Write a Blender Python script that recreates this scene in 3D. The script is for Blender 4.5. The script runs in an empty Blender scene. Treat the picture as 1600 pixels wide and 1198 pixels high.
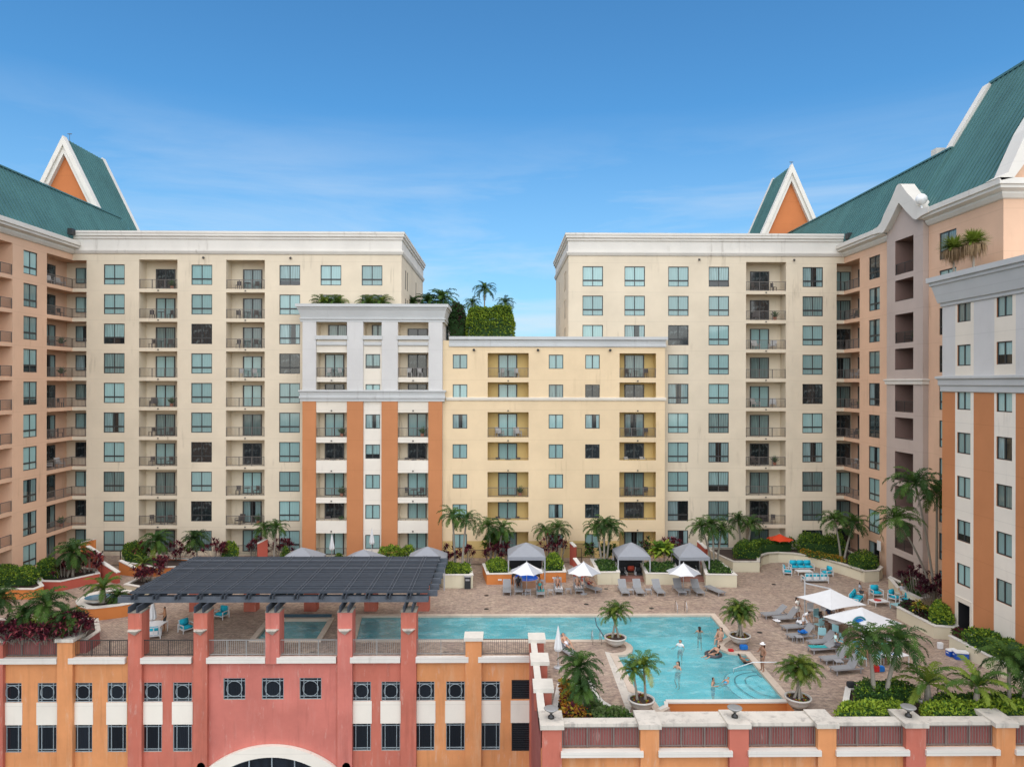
import bpy, bmesh, math, random
from math import sin, cos, pi, radians, sqrt
from mathutils import Vector, Matrix
from mathutils.geometry import tessellate_polygon

R = random.Random(7)
COL = bpy.context.scene.collection
F, CX, CY, HC = 1090.0, 800.0, 599.0, 17.5
YAW, ROLL = radians(0.75), radians(0.1)

# ---------------------------------------------------------------- measuring: where a line of sight meets a plane of the place
def ray(px, py):
    a = (px - CX) / F; b = -(py - CY) / F
    x = a * cos(ROLL) - b * sin(ROLL); y = b * cos(ROLL) + a * sin(ROLL)
    return Vector((x * cos(YAW) + sin(YAW), cos(YAW) - x * sin(YAW), y))
def on_y(px, py, Y):
    d = ray(px, py); t = Y / d.y
    return Vector((d.x * t, Y, HC + d.z * t))
def on_x(px, py, X):
    d = ray(px, py); t = X / d.x
    return Vector((X, d.y * t, HC + d.z * t))
def on_z(px, py, z=0.0):
    d = ray(px, py); t = (z - HC) / d.z
    return Vector((d.x * t, d.y * t, z))

# ---------------------------------------------------------------- mesh builder
class MB:
    def __init__(s): s.v = []; s.f = []; s.m = []
    def face(s, pts, m=0):
        n = len(s.v); s.v += [tuple(p) for p in pts]; s.f.append(tuple(range(n, n + len(pts)))); s.m.append(m)
    def add(s, verts, faces, m=0):
        n = len(s.v); s.v += [tuple(p) for p in verts]
        for f in faces: s.f.append(tuple(i + n for i in f)); s.m.append(m)
    def box(s, x0, x1, y0, y1, z0, z1, m=0, M=None):
        v = [Vector(p) for p in ((x0,y0,z0),(x1,y0,z0),(x1,y1,z0),(x0,y1,z0),(x0,y0,z1),(x1,y0,z1),(x1,y1,z1),(x0,y1,z1))]
        if M is not None: v = [M @ p for p in v]
        s.add(v, [(0,3,2,1),(4,5,6,7),(0,1,5,4),(1,2,6,5),(2,3,7,6),(3,0,4,7)], m)
    def beam(s, a, b, w, h, m=0, up=Vector((0,0,1))):
        a = Vector(a); b = Vector(b); d = b - a; L = d.length
        if L < 1e-6: return
        d.normalize(); r = d.cross(up)
        if r.length < 1e-4: r = d.cross(Vector((1,0,0)))
        r.normalize(); u = r.cross(d)
        v = []
        for p in (a, b):
            for (i, j) in ((-1,-1),(1,-1),(1,1),(-1,1)): v.append(p + r * (w/2*i) + u * (h/2*j))
        s.add(v, [(0,1,2,3),(7,6,5,4),(0,4,5,1),(1,5,6,2),(2,6,7,3),(3,7,4,0)], m)
    def tube(s, pts, rad, n=6, m=0, cap=True):
        pts = [Vector(p) for p in pts]
        if not isinstance(rad, (list, tuple)): rad = [rad] * len(pts)
        rings = []; prev = None
        for i, p in enumerate(pts):
            d = (pts[min(i+1, len(pts)-1)] - pts[max(i-1, 0)]).normalized()
            if prev is None:
                r = d.cross(Vector((0,0,1)))
                if r.length < 1e-3: r = Vector((1,0,0))
            else: r = prev - d * prev.dot(d)
            r.normalize(); prev = r; u = d.cross(r)
            rings.append([p + (r * cos(2*pi*k/n) + u * sin(2*pi*k/n)) * rad[i] for k in range(n)])
        v = [q for ring in rings for q in ring]; f = []
        for i in range(len(pts)-1):
            for k in range(n):
                f.append((i*n+k, i*n+(k+1)%n, (i+1)*n+(k+1)%n, (i+1)*n+k))
        if cap: f.append(tuple(range(n))[::-1]); f.append(tuple(range((len(pts)-1)*n, len(pts)*n)))
        s.add(v, f, m)
    def lathe(s, prof, c=(0,0,0), n=24, m=0):
        v = []; f = []
        for (r, z) in prof:
            for k in range(n): v.append((c[0] + r*cos(2*pi*k/n), c[1] + r*sin(2*pi*k/n), c[2] + z))
        for i in range(len(prof)-1):
            for k in range(n): f.append((i*n+k, i*n+(k+1)%n, (i+1)*n+(k+1)%n, (i+1)*n+k))
        s.add(v, f, m)
    def poly(s, outer, z, holes=(), m=0):
        loops = [[Vector((p[0], p[1], 0)) for p in outer]] + [[Vector((p[0], p[1], 0)) for p in h] for h in holes]
        flat = [p for l in loops for p in l]
        tris = []
        for t in tessellate_polygon(loops):
            a, b, c = (flat[i] for i in t); tris.append(t if (b-a).cross(c-a).z > 0 else tuple(t)[::-1])
        s.add([(p.x, p.y, z) for p in flat], tris, m)
    def prism(s, outer, z0, z1, m=0, mtop=None, bottom=False):
        s.poly(outer, z1, m=m if mtop is None else mtop)
        if bottom: s.poly(outer, z0, m=m)
        n = len(outer)
        for i in range(n):
            a = outer[i]; b = outer[(i+1) % n]
            s.face([(a[0],a[1],z0),(b[0],b[1],z0),(b[0],b[1],z1),(a[0],a[1],z1)], m)
    def sweep(s, path, prof, closed=False, m=0):
        # profile of (outward offset, z); outward = right of the path's direction, corners mitred
        n = len(path); P = [Vector((p[0], p[1])) for p in path]; rings = []
        for i in range(n):
            if closed: a, b = P[i-1], P[(i+1) % n]
            else: a = P[i-1] if i > 0 else None; b = P[i+1] if i < n-1 else None
            d1 = (P[i]-a).normalized() if a is not None else None
            d2 = (b-P[i]).normalized() if b is not None else None
            if d1 is None: d1 = d2
            if d2 is None: d2 = d1
            n1 = Vector((d1.y, -d1.x)); n2 = Vector((d2.y, -d2.x)); q = n1 + n2
            if q.length < .2: q = n1.copy()
            q.normalize(); k = 1.0 / max(.35, q.dot(n1))
            rings.append([(P[i].x + q.x*k*o, P[i].y + q.y*k*o, z) for (o, z) in prof])
        L = len(prof); v = [q for r in rings for q in r]; f = []
        for i in range(n if closed else n-1):
            j = (i+1) % n
            for k in range(L):
                k2 = (k+1) % L; f.append((i*L+k, j*L+k, j*L+k2, i*L+k2))
        if not closed: f.append(tuple(range(L))); f.append(tuple(range((n-1)*L, n*L))[::-1])
        s.add(v, f, m)
    def mesh(s, name, mats, smooth=False):
        me = bpy.data.meshes.new(name); me.from_pydata(s.v, [], s.f)
        for mm in (mats if isinstance(mats, (list, tuple)) else [mats]): me.materials.append(mm)
        if any(s.m): me.polygons.foreach_set('material_index', s.m)
        if smooth: me.polygons.foreach_set('use_smooth', [True]*len(me.polygons))
        me.update(); return me
    def obj(s, name, mats, parent=None, smooth=False, **kw):
        return link(name, s.mesh(name, mats, smooth), parent, **kw)

def link(name, me, parent=None, loc=None, rz=0.0, label=None, cat=None, group=None, kind=None):
    o = bpy.data.objects.new(name, me); COL.objects.link(o)
    if parent is not None: o.parent = parent
    if loc is not None: o.location = loc
    if rz: o.rotation_euler = (0, 0, rz)
    return tag(o, label, cat, group, kind)
def tag(o, label=None, cat=None, group=None, kind=None):
    if label: o['label'] = label
    if cat: o['category'] = cat
    if group: o['group'] = group
    if kind: o['kind'] = kind
    return o
def thing(name, label, cat, loc=(0,0,0), rz=0.0, group=None):
    return link(name, None, None, loc, rz, label, cat, group)
KIDS = {}
def copy_thing(src, loc, rz, label, scale=1.0, group=None):
    kids = {}
    for o in COL.objects:
        if o.parent is not None: kids.setdefault(o.parent.name, []).append(o)
    def cp(o, par):
        c = o.copy(); COL.objects.link(c); c.parent = par
        for ch in kids.get(o.name, []): cp(ch, c)
        return c
    r = cp(src, None); r.location = loc; r.rotation_euler = (0,0,rz); r.scale = (scale,)*3; r['label'] = label
    if group: r['group'] = group
    return r

# ---------------------------------------------------------------- materials
class NT:
    def __init__(s, name):
        s.mat = bpy.data.materials.new(name); s.mat.use_nodes = True; s.t = s.mat.node_tree; s.t.nodes.clear()
        s.out = s.t.nodes.new('ShaderNodeOutputMaterial'); s.p = s.t.nodes.new('ShaderNodeBsdfPrincipled')
        s.t.links.new(s.p.outputs[0], s.out.inputs[0])
    def n(s, typ, **kw):
        o = s.t.nodes.new('ShaderNode' + typ)
        for k, v in kw.items():
            if k.startswith('i_'):
                key = k[2:]; key = int(key) if key.isdigit() else key.replace('_', ' ')
                s.set(o.inputs[key], v)
            else: setattr(o, k, v)
        return o
    def set(s, sock, v):
        if isinstance(v, bpy.types.NodeSocket): s.t.links.new(v, sock)
        elif isinstance(v, (tuple, list)) and len(v) == 3 and sock.type == 'RGBA': sock.default_value = (*v, 1)
        else: sock.default_value = v
    def P(s, **kw):
        for k, v in kw.items(): s.set(s.p.inputs[k.replace('_', ' ')], v)
    def coord(s, which='Object', scale=(1,1,1), rot=(0,0,0)):
        tc = s.n('TexCoord'); mp = s.n('Mapping', i_Scale=scale, i_Rotation=rot)
        s.t.links.new(tc.outputs[which], mp.inputs[0]); return mp.outputs[0]
    def noise(s, vec, scale, detail=4, rough=.55):
        return s.n('TexNoise', i_Vector=vec, i_Scale=scale, i_Detail=detail, i_Roughness=rough).outputs[0]
    def ramp(s, fac, a, b, ca=(0,0,0), cb=(1,1,1)):
        r = s.n('ValToRGB', i_Fac=fac); e = r.color_ramp.elements
        e[0].position = a; e[1].position = b; e[0].color = (*ca, 1); e[1].color = (*cb, 1); return r.outputs[0]
    def mix(s, fac, a, b, mode='MIX'):
        m = s.n('Mix', data_type='RGBA', blend_type=mode)
        s.set(m.inputs[0], fac); s.set(m.inputs[6], a); s.set(m.inputs[7], b); return m.outputs[2]
    def math(s, op, a, b=0.0, c=0.0, clamp=False):
        m = s.n('Math', operation=op, use_clamp=clamp); s.set(m.inputs[0], a); s.set(m.inputs[1], b); s.set(m.inputs[2], c); return m.outputs[0]
    def bump(s, h, strength=.3, dist=.02):
        s.set(s.p.inputs['Normal'], s.n('Bump', i_Strength=strength, i_Distance=dist, i_Height=h).outputs[0])
def sc(c, k): return tuple(min(1, x*k) for x in c)
def plain(name, c, rough=.6, metal=0.0, var=.12, scale=3.0, spec=.5):
    t = NT(name); v = t.coord('Object')
    t.P(Base_Color=t.mix(t.noise(v, scale), sc(c, 1-var), sc(c, 1+var)), Roughness=rough, Metallic=metal)
    t.p.inputs['Specular IOR Level'].default_value = spec
    return t.mat
def stucco(name, c, stain=.5, dirt=(.12,.11,.10)):
    t = NT(name); v = t.coord('Object'); vs = t.coord('Object', (1.1, 1.1, .12))
    base = t.mix(t.ramp(t.noise(v, .35, 5), .3, .7), sc(c, .93), sc(c, 1.06))
    base = t.mix(t.math('MULTIPLY', t.noise(v, 6, 3), .12), base, sc(c, .75))
    streak = t.ramp(t.noise(vs, 1.6, 6, .65), .56, .78)
    patch = t.ramp(t.noise(v, .22, 3), .5, .68)
    base = t.mix(t.math('MULTIPLY', t.math('MULTIPLY', streak, patch), stain), base, tuple(x*y*3.2 for x, y in zip(c, dirt)))
    # construction joints every floor
    tc = t.n('TexCoord'); sp = t.n('SeparateXYZ', i_0=tc.outputs['Object'])
    fr = t.math('PINGPONG', t.math('ADD', sp.outputs[2], 30.15), 1.5)
    joint = t.math('LESS_THAN', fr, .022)
    base = t.mix(t.math('MULTIPLY', joint, .16), base, sc(c, .35))
    t.P(Base_Color=base, Roughness=.88); t.p.inputs['Specular IOR Level'].default_value = .25
    t.bump(t.noise(v, 28, 4), .25, .012)
    return t.mat
def weathered(name, c, streakc, amount=.6):
    t = NT(name); v = t.coord('Object'); vs = t.coord('Object', (1.5, 1.5, .22))
    base = t.mix(t.ramp(t.noise(v, .45, 6, .6), .32, .68), sc(c, .86), sc(c, 1.1))
    s1 = t.ramp(t.noise(vs, 1.3, 8, .7), .53, .66)
    base = t.mix(t.math('MULTIPLY', s1, amount), base, streakc)
    s2 = t.ramp(t.noise(t.coord('Object', (2.3, 2.3, .5)), 1.6, 6, .7), .60, .68)
    base = t.mix(t.math('MULTIPLY', s2, amount*.7), base, (.62, .5, .43))
    s3 = t.ramp(t.noise(t.coord('Object', (3, 3, .25)), .8, 5, .6), .54, .72)
    base = t.mix(t.math('MULTIPLY', s3, .35), base, sc(c, .45))
    t.P(Base_Color=base, Roughness=.85); t.p.inputs['Specular IOR Level'].default_value = .25
    t.bump(t.noise(v, 25, 4), .25, .012)
    return t.mat
def pane_mat(kind):
    t = NT('window_pane_' + kind)
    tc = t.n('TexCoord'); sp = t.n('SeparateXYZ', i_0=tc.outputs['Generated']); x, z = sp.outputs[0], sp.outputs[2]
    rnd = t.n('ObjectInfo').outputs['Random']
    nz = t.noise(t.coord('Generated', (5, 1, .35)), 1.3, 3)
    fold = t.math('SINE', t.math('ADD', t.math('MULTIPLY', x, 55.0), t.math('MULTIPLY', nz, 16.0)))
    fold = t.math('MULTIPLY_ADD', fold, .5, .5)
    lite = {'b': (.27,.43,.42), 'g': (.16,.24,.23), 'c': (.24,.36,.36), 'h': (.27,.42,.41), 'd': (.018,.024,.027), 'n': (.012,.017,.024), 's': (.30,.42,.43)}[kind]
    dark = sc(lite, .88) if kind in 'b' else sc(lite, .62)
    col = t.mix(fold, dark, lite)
    black = (.012, .016, .018)
    if kind == 'c':
        m = t.math('MULTIPLY', t.math('GREATER_THAN', x, t.math('MULTIPLY_ADD', rnd, .25, .3)), t.math('LESS_THAN', x, t.math('MULTIPLY_ADD', rnd, .2, .6)))
        col = t.mix(m, col, black)
    if kind == 'h': col = t.mix(t.math('LESS_THAN', z, t.math('MULTIPLY_ADD', rnd, .3, .15)), col, black)
    if kind == 's': col = t.mix(t.math('GREATER_THAN', x, .52), col, black)
    if kind == 'd':
        m = t.ramp(t.noise(t.coord('Generated', (4, 1, 2.5)), 1.6, 4), .55, .66); col = t.mix(m, col, (.09,.11,.11))
    hs = t.n('HueSaturation', i_Color=col, i_Value=t.math('MULTIPLY_ADD', rnd, .5, .68)); col = hs.outputs[0]
    t.P(Base_Color=col, Roughness=.07); t.p.inputs['Specular IOR Level'].default_value = .7
    nn = t.noise(tc.outputs['Object'], .8, 2); t.bump(nn, .06, .05)
    return t.mat

M = {}
def mats():
    M['cream'] = stucco('cream_stucco', (.67,.58,.44), .85)
    M['cream_white'] = stucco('pale_stucco', (.70,.64,.54), .5)
    M['peach'] = stucco('peach_stucco', (.67,.44,.30), .55)
    M['mauve'] = stucco('grey_mauve_stucco', (.46,.38,.335), .5)
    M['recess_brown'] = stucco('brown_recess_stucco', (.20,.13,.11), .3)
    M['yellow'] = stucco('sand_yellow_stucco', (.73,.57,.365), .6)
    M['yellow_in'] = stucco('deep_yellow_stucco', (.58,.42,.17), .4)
    M['orange'] = stucco('orange_stucco', (.50,.21,.09), .35)
    M['orange_far'] = stucco('burnt_orange_stucco', (.50,.17,.06), .2)
    M['grey'] = stucco('blue_grey_stucco', (.56,.55,.53), .45)
    M['trim'] = stucco('pale_grey_trim', (.50,.51,.50), .7)
    M['stone_dark'] = weathered('dark_weathered_stone', (.27,.25,.21), (.12,.12,.11), .7)
    M['white'] = stucco('white_trim', (.66,.63,.57), .7)
    M['stripe_white'] = stucco('white_stucco', (.75,.70,.61), .5)
    M['p_orange'] = weathered('podium_orange', (.63,.27,.11), (.64,.40,.24), .38)
    M['p_red'] = weathered('podium_red', (.48,.145,.10), (.50,.22,.17), .35)
    M['p_pink'] = weathered('podium_pink', (.52,.165,.13), (.54,.24,.20), .35)
    M['p_maroon'] = weathered('podium_maroon', (.30,.10,.09), (.4,.2,.18), .4)
    M['stone'] = weathered('limestone_cap', (.56,.52,.45), (.3,.28,.25), .8)
    M['pot'] = plain('pale_concrete_pot', (.58,.55,.5), .8, var=.15)
    M['bronze'] = plain('bronze_window_frame', (.028,.030,.030), .45)
    M['bronze_bar'] = plain('bronze_window_bar', (.075,.07,.065), .5)
    M['rail'] = plain('brown_grey_railing', (.125,.11,.10), .5)
    M['rail_dark'] = plain('dark_railing', (.035,.03,.028), .5)
    M['rail_pale'] = plain('galvanised_railing', (.30,.30,.29), .45, .3)
    M['grille'] = plain('pale_window_grille', (.28,.33,.35), .5)
    M['louvre'] = plain('black_louvre', (.02,.02,.022), .5)
    for k in 'bgchdns': M['pane_'+k] = pane_mat(k)
    M['teal'] = roof_mat()
    M['pergola'] = plain('slate_blue_pergola_paint', (.034,.044,.058), .85, var=.35, scale=2)
    M['pergola_edge'] = plain('pale_pergola_paint', (.08,.093,.112), .8, var=.4, scale=4)  # paler slate tone for front beam, rafter tails, battens and some slats
    M['flatroof'] = plain('grey_roof_membrane', (.3,.3,.29), .9)
    M['roof_tile_white'] = plain('white_parapet_cap', (.60,.57,.50), .8)
    M['rail_front'] = plain('brown_grey_front_railing', (.16,.13,.115), .5)
def roof_mat():
    t = NT('teal_standing_seam_metal'); v = t.coord('Object')
    c = (.080, .182, .174)
    base = t.mix(t.ramp(t.noise(v, .3, 4), .3, .7), sc(c, .85), sc(c, 1.15))
    vp = t.coord('Object', (0, 2.0, 0)); cell = t.n('TexWhiteNoise', noise_dimensions='1D')
    sp = t.n('SeparateXYZ', i_0=vp); t.set(cell.inputs['W'], t.math('FLOOR', sp.outputs[1]))
    base = t.mix(t.math('MULTIPLY', cell.outputs[0], .3), base, sc(c, 1.35))
    t.P(Base_Color=base, Roughness=.42, Metallic=.25)
    return t.mat
mats()
# ================================================================ facades
class Fr:
    def __init__(s, ox, oy, ang):
        s.a = radians(ang); s.O = Vector((ox, oy, 0)); s.U = Vector((cos(s.a), sin(s.a), 0)); s.N = Vector((sin(s.a), -cos(s.a), 0))
    def pt(s, u, z, d=0.0): return s.O + s.U*u + Vector((0,0,z)) - s.N*d
    def px(s, px, py=599.0, d=0.0):
        r = ray(px, py); o = s.O - s.N*d; t = (o.dot(s.N)) / r.dot(s.N); t = (o - Vector((0,0,HC))).dot(s.N) / r.dot(s.N)
        p = Vector((0,0,HC)) + r*t; return ((p - o).dot(s.U), p.z)
    def u(s, px, d=0.0): return s.px(px, 599, d)[0]

def op(u0, u1, z0, z1, d=.16, back=None, mi=0):
    if u0 > u1: u0, u1 = u1, u0
    return dict(u0=u0, u1=u1, z0=z0, z1=z1, d=d, back=back, mi=mi)
def facade(mb, fr, u0, u1, z0, z1, ops, matfn=lambda u, z: 0, ucuts=(), zcuts=(), custom=()):
    if u0 > u1: u0, u1 = u1, u0
    us = sorted({round(x, 4) for x in [u0, u1, *ucuts] + [o[k] for o in ops for k in ('u0','u1')] if u0 <= x <= u1})
    zs = sorted({round(x, 4) for x in [z0, z1, *zcuts] + [o[k] for o in ops for k in ('z0','z1')] if z0 <= x <= z1})
    us = [a for i, a in enumerate(us) if i == 0 or a - us[i-1] > .0015]; zs = [a for i, a in enumerate(zs) if i == 0 or a - zs[i-1] > .0015]
    for i in range(len(us)-1):
        uc = (us[i]+us[i+1])/2
        col = [o for o in ops if o['u0'] < uc < o['u1']]
        for j in range(len(zs)-1):
            zc = (zs[j]+zs[j+1])/2
            if any(o['z0'] < zc < o['z1'] for o in col): continue
            mb.face([fr.pt(us[i], zs[j]), fr.pt(us[i+1], zs[j]), fr.pt(us[i+1], zs[j+1]), fr.pt(us[i], zs[j+1])], matfn(uc, zc))
    for o in ops:
        if o['d'] <= 0: continue
        a, b, c, e, d, m = o['u0'], o['u1'], o['z0'], o['z1'], o['d'], o['mi']
        P = fr.pt
        mb.face([P(a,c), P(a,e), P(a,e,d), P(a,c,d)], m); mb.face([P(b,c), P(b,e), P(b,e,d), P(b,c,d)], m)
        mb.face([P(a,e), P(b,e), P(b,e,d), P(a,e,d)], m); mb.face([P(a,c), P(b,c), P(b,c,d), P(a,c,d)], m)
        mb.face([P(a,c,d), P(b,c,d), P(b,e,d), P(a,e,d)], o['back'] if o['back'] is not None else m)

WC = {}
def win_mesh(style, w, h):
    k = (style, round(w, 2), round(h, 2))
    if k in WC: return WC[k]
    f = MB(); g = MB(); t = .07; w2 = w/2
    fm = M['bronze']
    y0, y1 = .05, .14
    f.box(-w2, w2, y0, y1, 0, t); f.box(-w2, w2, y0, y1, h-t, h); f.box(-w2, -w2+t, y0, y1, t, h-t); f.box(w2-t, w2, y0, y1, t, h-t)
    if style == 'main':
        f.box(-w2+t, w2-t, y0+.01, y1-.01, h*.30-.07, h*.30+.07); f.box(-.035, .035, y0, y1, t, h*.30-.07, 1); f.box(-.035, .035, y0, y1, h*.30+.07, h-t)
    elif style == 'two': f.box(-.045, .045, y0, y1, t, h-t)
    elif style == 'door':
        for q in (0,): f.box(q-.06, q+.06, y0, y1, t, h-t)
        f.box(-w2+t, -w2+t+.05, y0+.02, y1-.01, t, h-t, 1); f.box(w2-t-.05, w2-t, y0+.02, y1-.01, t, h-t, 1)
    elif style in ('ring', 'tall', 'plainbars'):
        fm = M['grille']; b = .035
        f.v = []; f.f = []; f.m = []
        for q in (-w2+b/2, w2-b/2): f.box(q-b/2, q+b/2, y0-.02, y1, 0, h)
        f.box(-w2+b, w2-b, y0-.02, y1, 0, b); f.box(-w2+b, w2-b, y0-.02, y1, h-b, h)
        i1 = w2*.62; v0, v1 = h*(.14 if style != 'tall' else .09), h*(.86 if style != 'tall' else .91)
        for q in (-i1, i1): f.box(q-b/2, q+b/2, y0-.01, y1-.03, b, h-b)
        for q in (v0, v1): f.box(-w2+b, w2-b, y0-.004, y1-.036, q-b/2, q+b/2)
        if style == 'ring':
            rr = min(w, h)*.36; n = 28; c = h/2
            pts = [(rr*cos(2*pi*i/n), y0-.03, c+rr*sin(2*pi*i/n)) for i in range(n+1)]
            f.tube(pts, .021, 5, cap=False)
    elif style == 'louvre':
        fm = M['louvre']; n = int(h/.12)
        for i in range(n):
            z = t + (h-2*t)*(i+.5)/n; f.beam((-w2+t, .09, z), (w2-t, .09, z), .06, .02)
    g.box(-w2+.03, w2-.03, .10, .12, .03, h-.03)
    mats_ = [fm, M['bronze_bar']]
    WC[k] = (f.mesh('window_frame', mats_), {q: None for q in 'bgchdns'}, g)
    return WC[k]
def pick(rng):
    x = rng.random()
    return 'b' if x < .50 else 'g' if x < .63 else 'c' if x < .75 else 'h' if x < .86 else 'd' if x < .94 else 's'
def window(fr, u, z, w, h, style, kind, parent, d=0.0, name='window', label=None):
    fm, panes, g = win_mesh(style, w, h)
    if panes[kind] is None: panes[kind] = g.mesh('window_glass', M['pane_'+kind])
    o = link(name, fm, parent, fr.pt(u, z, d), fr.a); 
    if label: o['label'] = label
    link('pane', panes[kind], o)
    return o
RC = {}
def rail_mesh(L, h=.95, mat='rail', sp=.13):
    k = (round(L, 2), h, mat)
    if k in RC: return RC[k]
    m = MB(); bar = .03 if mat == 'rail_front' else .02
    m.box(0, L, -.03, .03, h-.05, h); m.box(0, L, -.02, .02, .07, .11)
    n = max(1, round(L/1.3))
    for i in range(n+1):
        x = L*i/n; x = min(max(x, .025), L-.025); m.box(x-.025, x+.025, -.024, .024, 0, h-.05)
    n = int(L/sp)
    for i in range(1, n): 
        x = L*i/n; m.box(x-bar/2, x+bar/2, -.01, .01, .11, h-.05)
    RC[k] = m.mesh('railing', M[mat]); return RC[k]
def railing(fr, u0, u1, z, parent, d=.06, h=.95, mat='rail', name='railing'):
    if u0 > u1: u0, u1 = u1, u0
    return link(name, rail_mesh(u1-u0, h, mat), parent, fr.pt(u0, z, d), fr.a)

# balcony furniture, each a thing of its own
def chair_proto(name, mat, kind):
    t = thing(name, 'x', 'chair')
    if kind == 'lounge':
        a = MB(); a.box(-.3,.3,-.32,.25,.34,.42); a.obj('seat', mat, t)
        a = MB(); a.box(-.3,.3,-.04,.04,0,.6, M=Matrix.Translation((0,.27,.38)) @ Matrix.Rotation(-.35,4,'X')); a.obj('backrest', mat, t)
        a = MB()
        for sx in (-.33,.33): a.box(sx-.03,sx+.03,-.32,.3,.56,.6); a.box(sx-.025,sx+.025,-.31,-.26,0,.56); a.box(sx-.025,sx+.025,.24,.29,0,.56)
        a.obj('armrest', mat, t)
    else:
        a = MB(); a.box(-.22,.22,-.22,.22,.43,.46); a.obj('seat', mat, t)
        a = MB(); a.box(-.22,.22,.2,.23,.5,.9); a.obj('backrest', mat, t)
        for sx, sy in ((-.2,-.2),(.2,-.2),(-.2,.2),(.2,.2)):
            a = MB(); a.box(sx-.02,sx+.02,sy-.02,sy+.02,0,.43 if sy<0 else .9); a.obj('leg', mat, t)
    return t
FURN = {}
def furniture(spots):
    """spots: (fr, u0, u1, z, text, seed) of every balcony in view"""
    pc = plain('white_resin', (.42,.41,.39), .5); dc = plain('dark_wicker', (.06,.05,.045), .7); tc = plain('terracotta', (.35,.14,.08), .8)
    gr = plain('balcony_plant_green', (.05,.11,.03), .6)
    P = {}
    def get(kind):
        if kind in P: return None
        return kind
    for (fr, u0, u1, z, text, sd) in spots:
        rg = random.Random(sd); x = rg.random()
        if u0 > u1: u0, u1 = u1, u0
        items = []
        if x < .12: items = [('w_l', .25), ('w_l', .78)]
        elif x < .38: items = [('d_c', .2), ('d_c', .8), ('tab', .5)]
        elif x < .55: items = [('pl', .86)]
        elif x < .70: items = [('d_l', .25), ('pl', .85)]
        elif x < .76: items = [('w_c', .3), ('tab', .52), ('w_c', .75)]
        for q, (k, f) in enumerate(items):
            loc = fr.pt(u0+(u1-u0)*f, z, .62); rz = fr.a + rg.uniform(-.6, .6)
            side = 'left' if f < .4 else 'middle' if f < .6 else 'right'
            nm = {'w_l': 'white lounge chair', 'd_l': 'dark wicker armchair', 'd_c': 'slim dark chair', 'w_c': 'slim white chair', 'tab': 'small round table', 'pl': 'leafy potted plant'}[k]
            lab = '%s at %s end of %s' % (nm, side, text) if side != 'middle' else '%s midway on %s' % (nm, text)
            grp = 'balcony furniture and plants'
            if k not in P:
                if k == 'w_l': P[k] = chair_proto('lounge_chair', pc, 'lounge')
                elif k == 'd_l': P[k] = chair_proto('armchair', dc, 'lounge')
                elif k == 'd_c': P[k] = chair_proto('chair', dc, 'c')
                elif k == 'w_c': P[k] = chair_proto('chair', pc, 'c')
                elif k == 'tab':
                    t = thing('side_table', 'x', 'table'); a = MB(); a.lathe([(0,.68),(.32,.68),(.32,.71),(0,.71)], n=14); a.obj('table_top', dc, t)
                    a = MB(); a.lathe([(.18,0),(.18,.02),(.03,.04),(.03,.68)], n=10); a.obj('table_leg', dc, t); P[k] = t
                else:
                    t = thing('potted_plant', 'x', 'plant'); a = MB(); a.lathe([(0,0),(.14,0),(.19,.34),(.15,.34),(.14,.3),(0,.3)], n=12); a.obj('pot', tc, t)
                    a = MB(); rr = random.Random(3)
                    for i in range(90):
                        az = rr.uniform(0, 2*pi); el = rr.uniform(.1, 1.5); L = rr.uniform(.3, .75)
                        p = Vector((0,0,.3)); q2 = p + Vector((cos(az)*cos(el), sin(az)*cos(el), sin(el)*1.2))*L
                        w = Vector((-sin(az), cos(az), 0))*.05; mid = (p+q2)/2 + Vector((0,0,.06))
                        a.face([p, mid-w, q2, mid+w])
                    a.obj('foliage', gr, t); P[k] = t
                o = P[k]; o.location = loc; o.rotation_euler = (0,0,rz); o['label'] = lab; o['group'] = grp
            else: copy_thing(P[k], loc, rz, lab, group=grp)
SPOTS = []
ORD = ['ground-floor', 'first-floor', 'second-floor', 'third-floor', 'fourth-floor', 'fifth-floor', 'sixth-floor', 'seventh-floor', 'eighth-floor', 'top-floor']

YF = 71.3; YG = 69.75; YY = 70.05
MAIN = Fr(0, YF, 0); GREY = Fr(0, YG, 0); YEL = Fr(0, YY, 0)
XL = on_y(113, 599, YF).x; XR = on_y(1319, 599, YF).x
WL = Fr(XL, 0, 90); WR = Fr(XR, 0, -90)
XN = 31.45; NB = Fr(XN, 0, -90)
DB = 1.5

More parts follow.
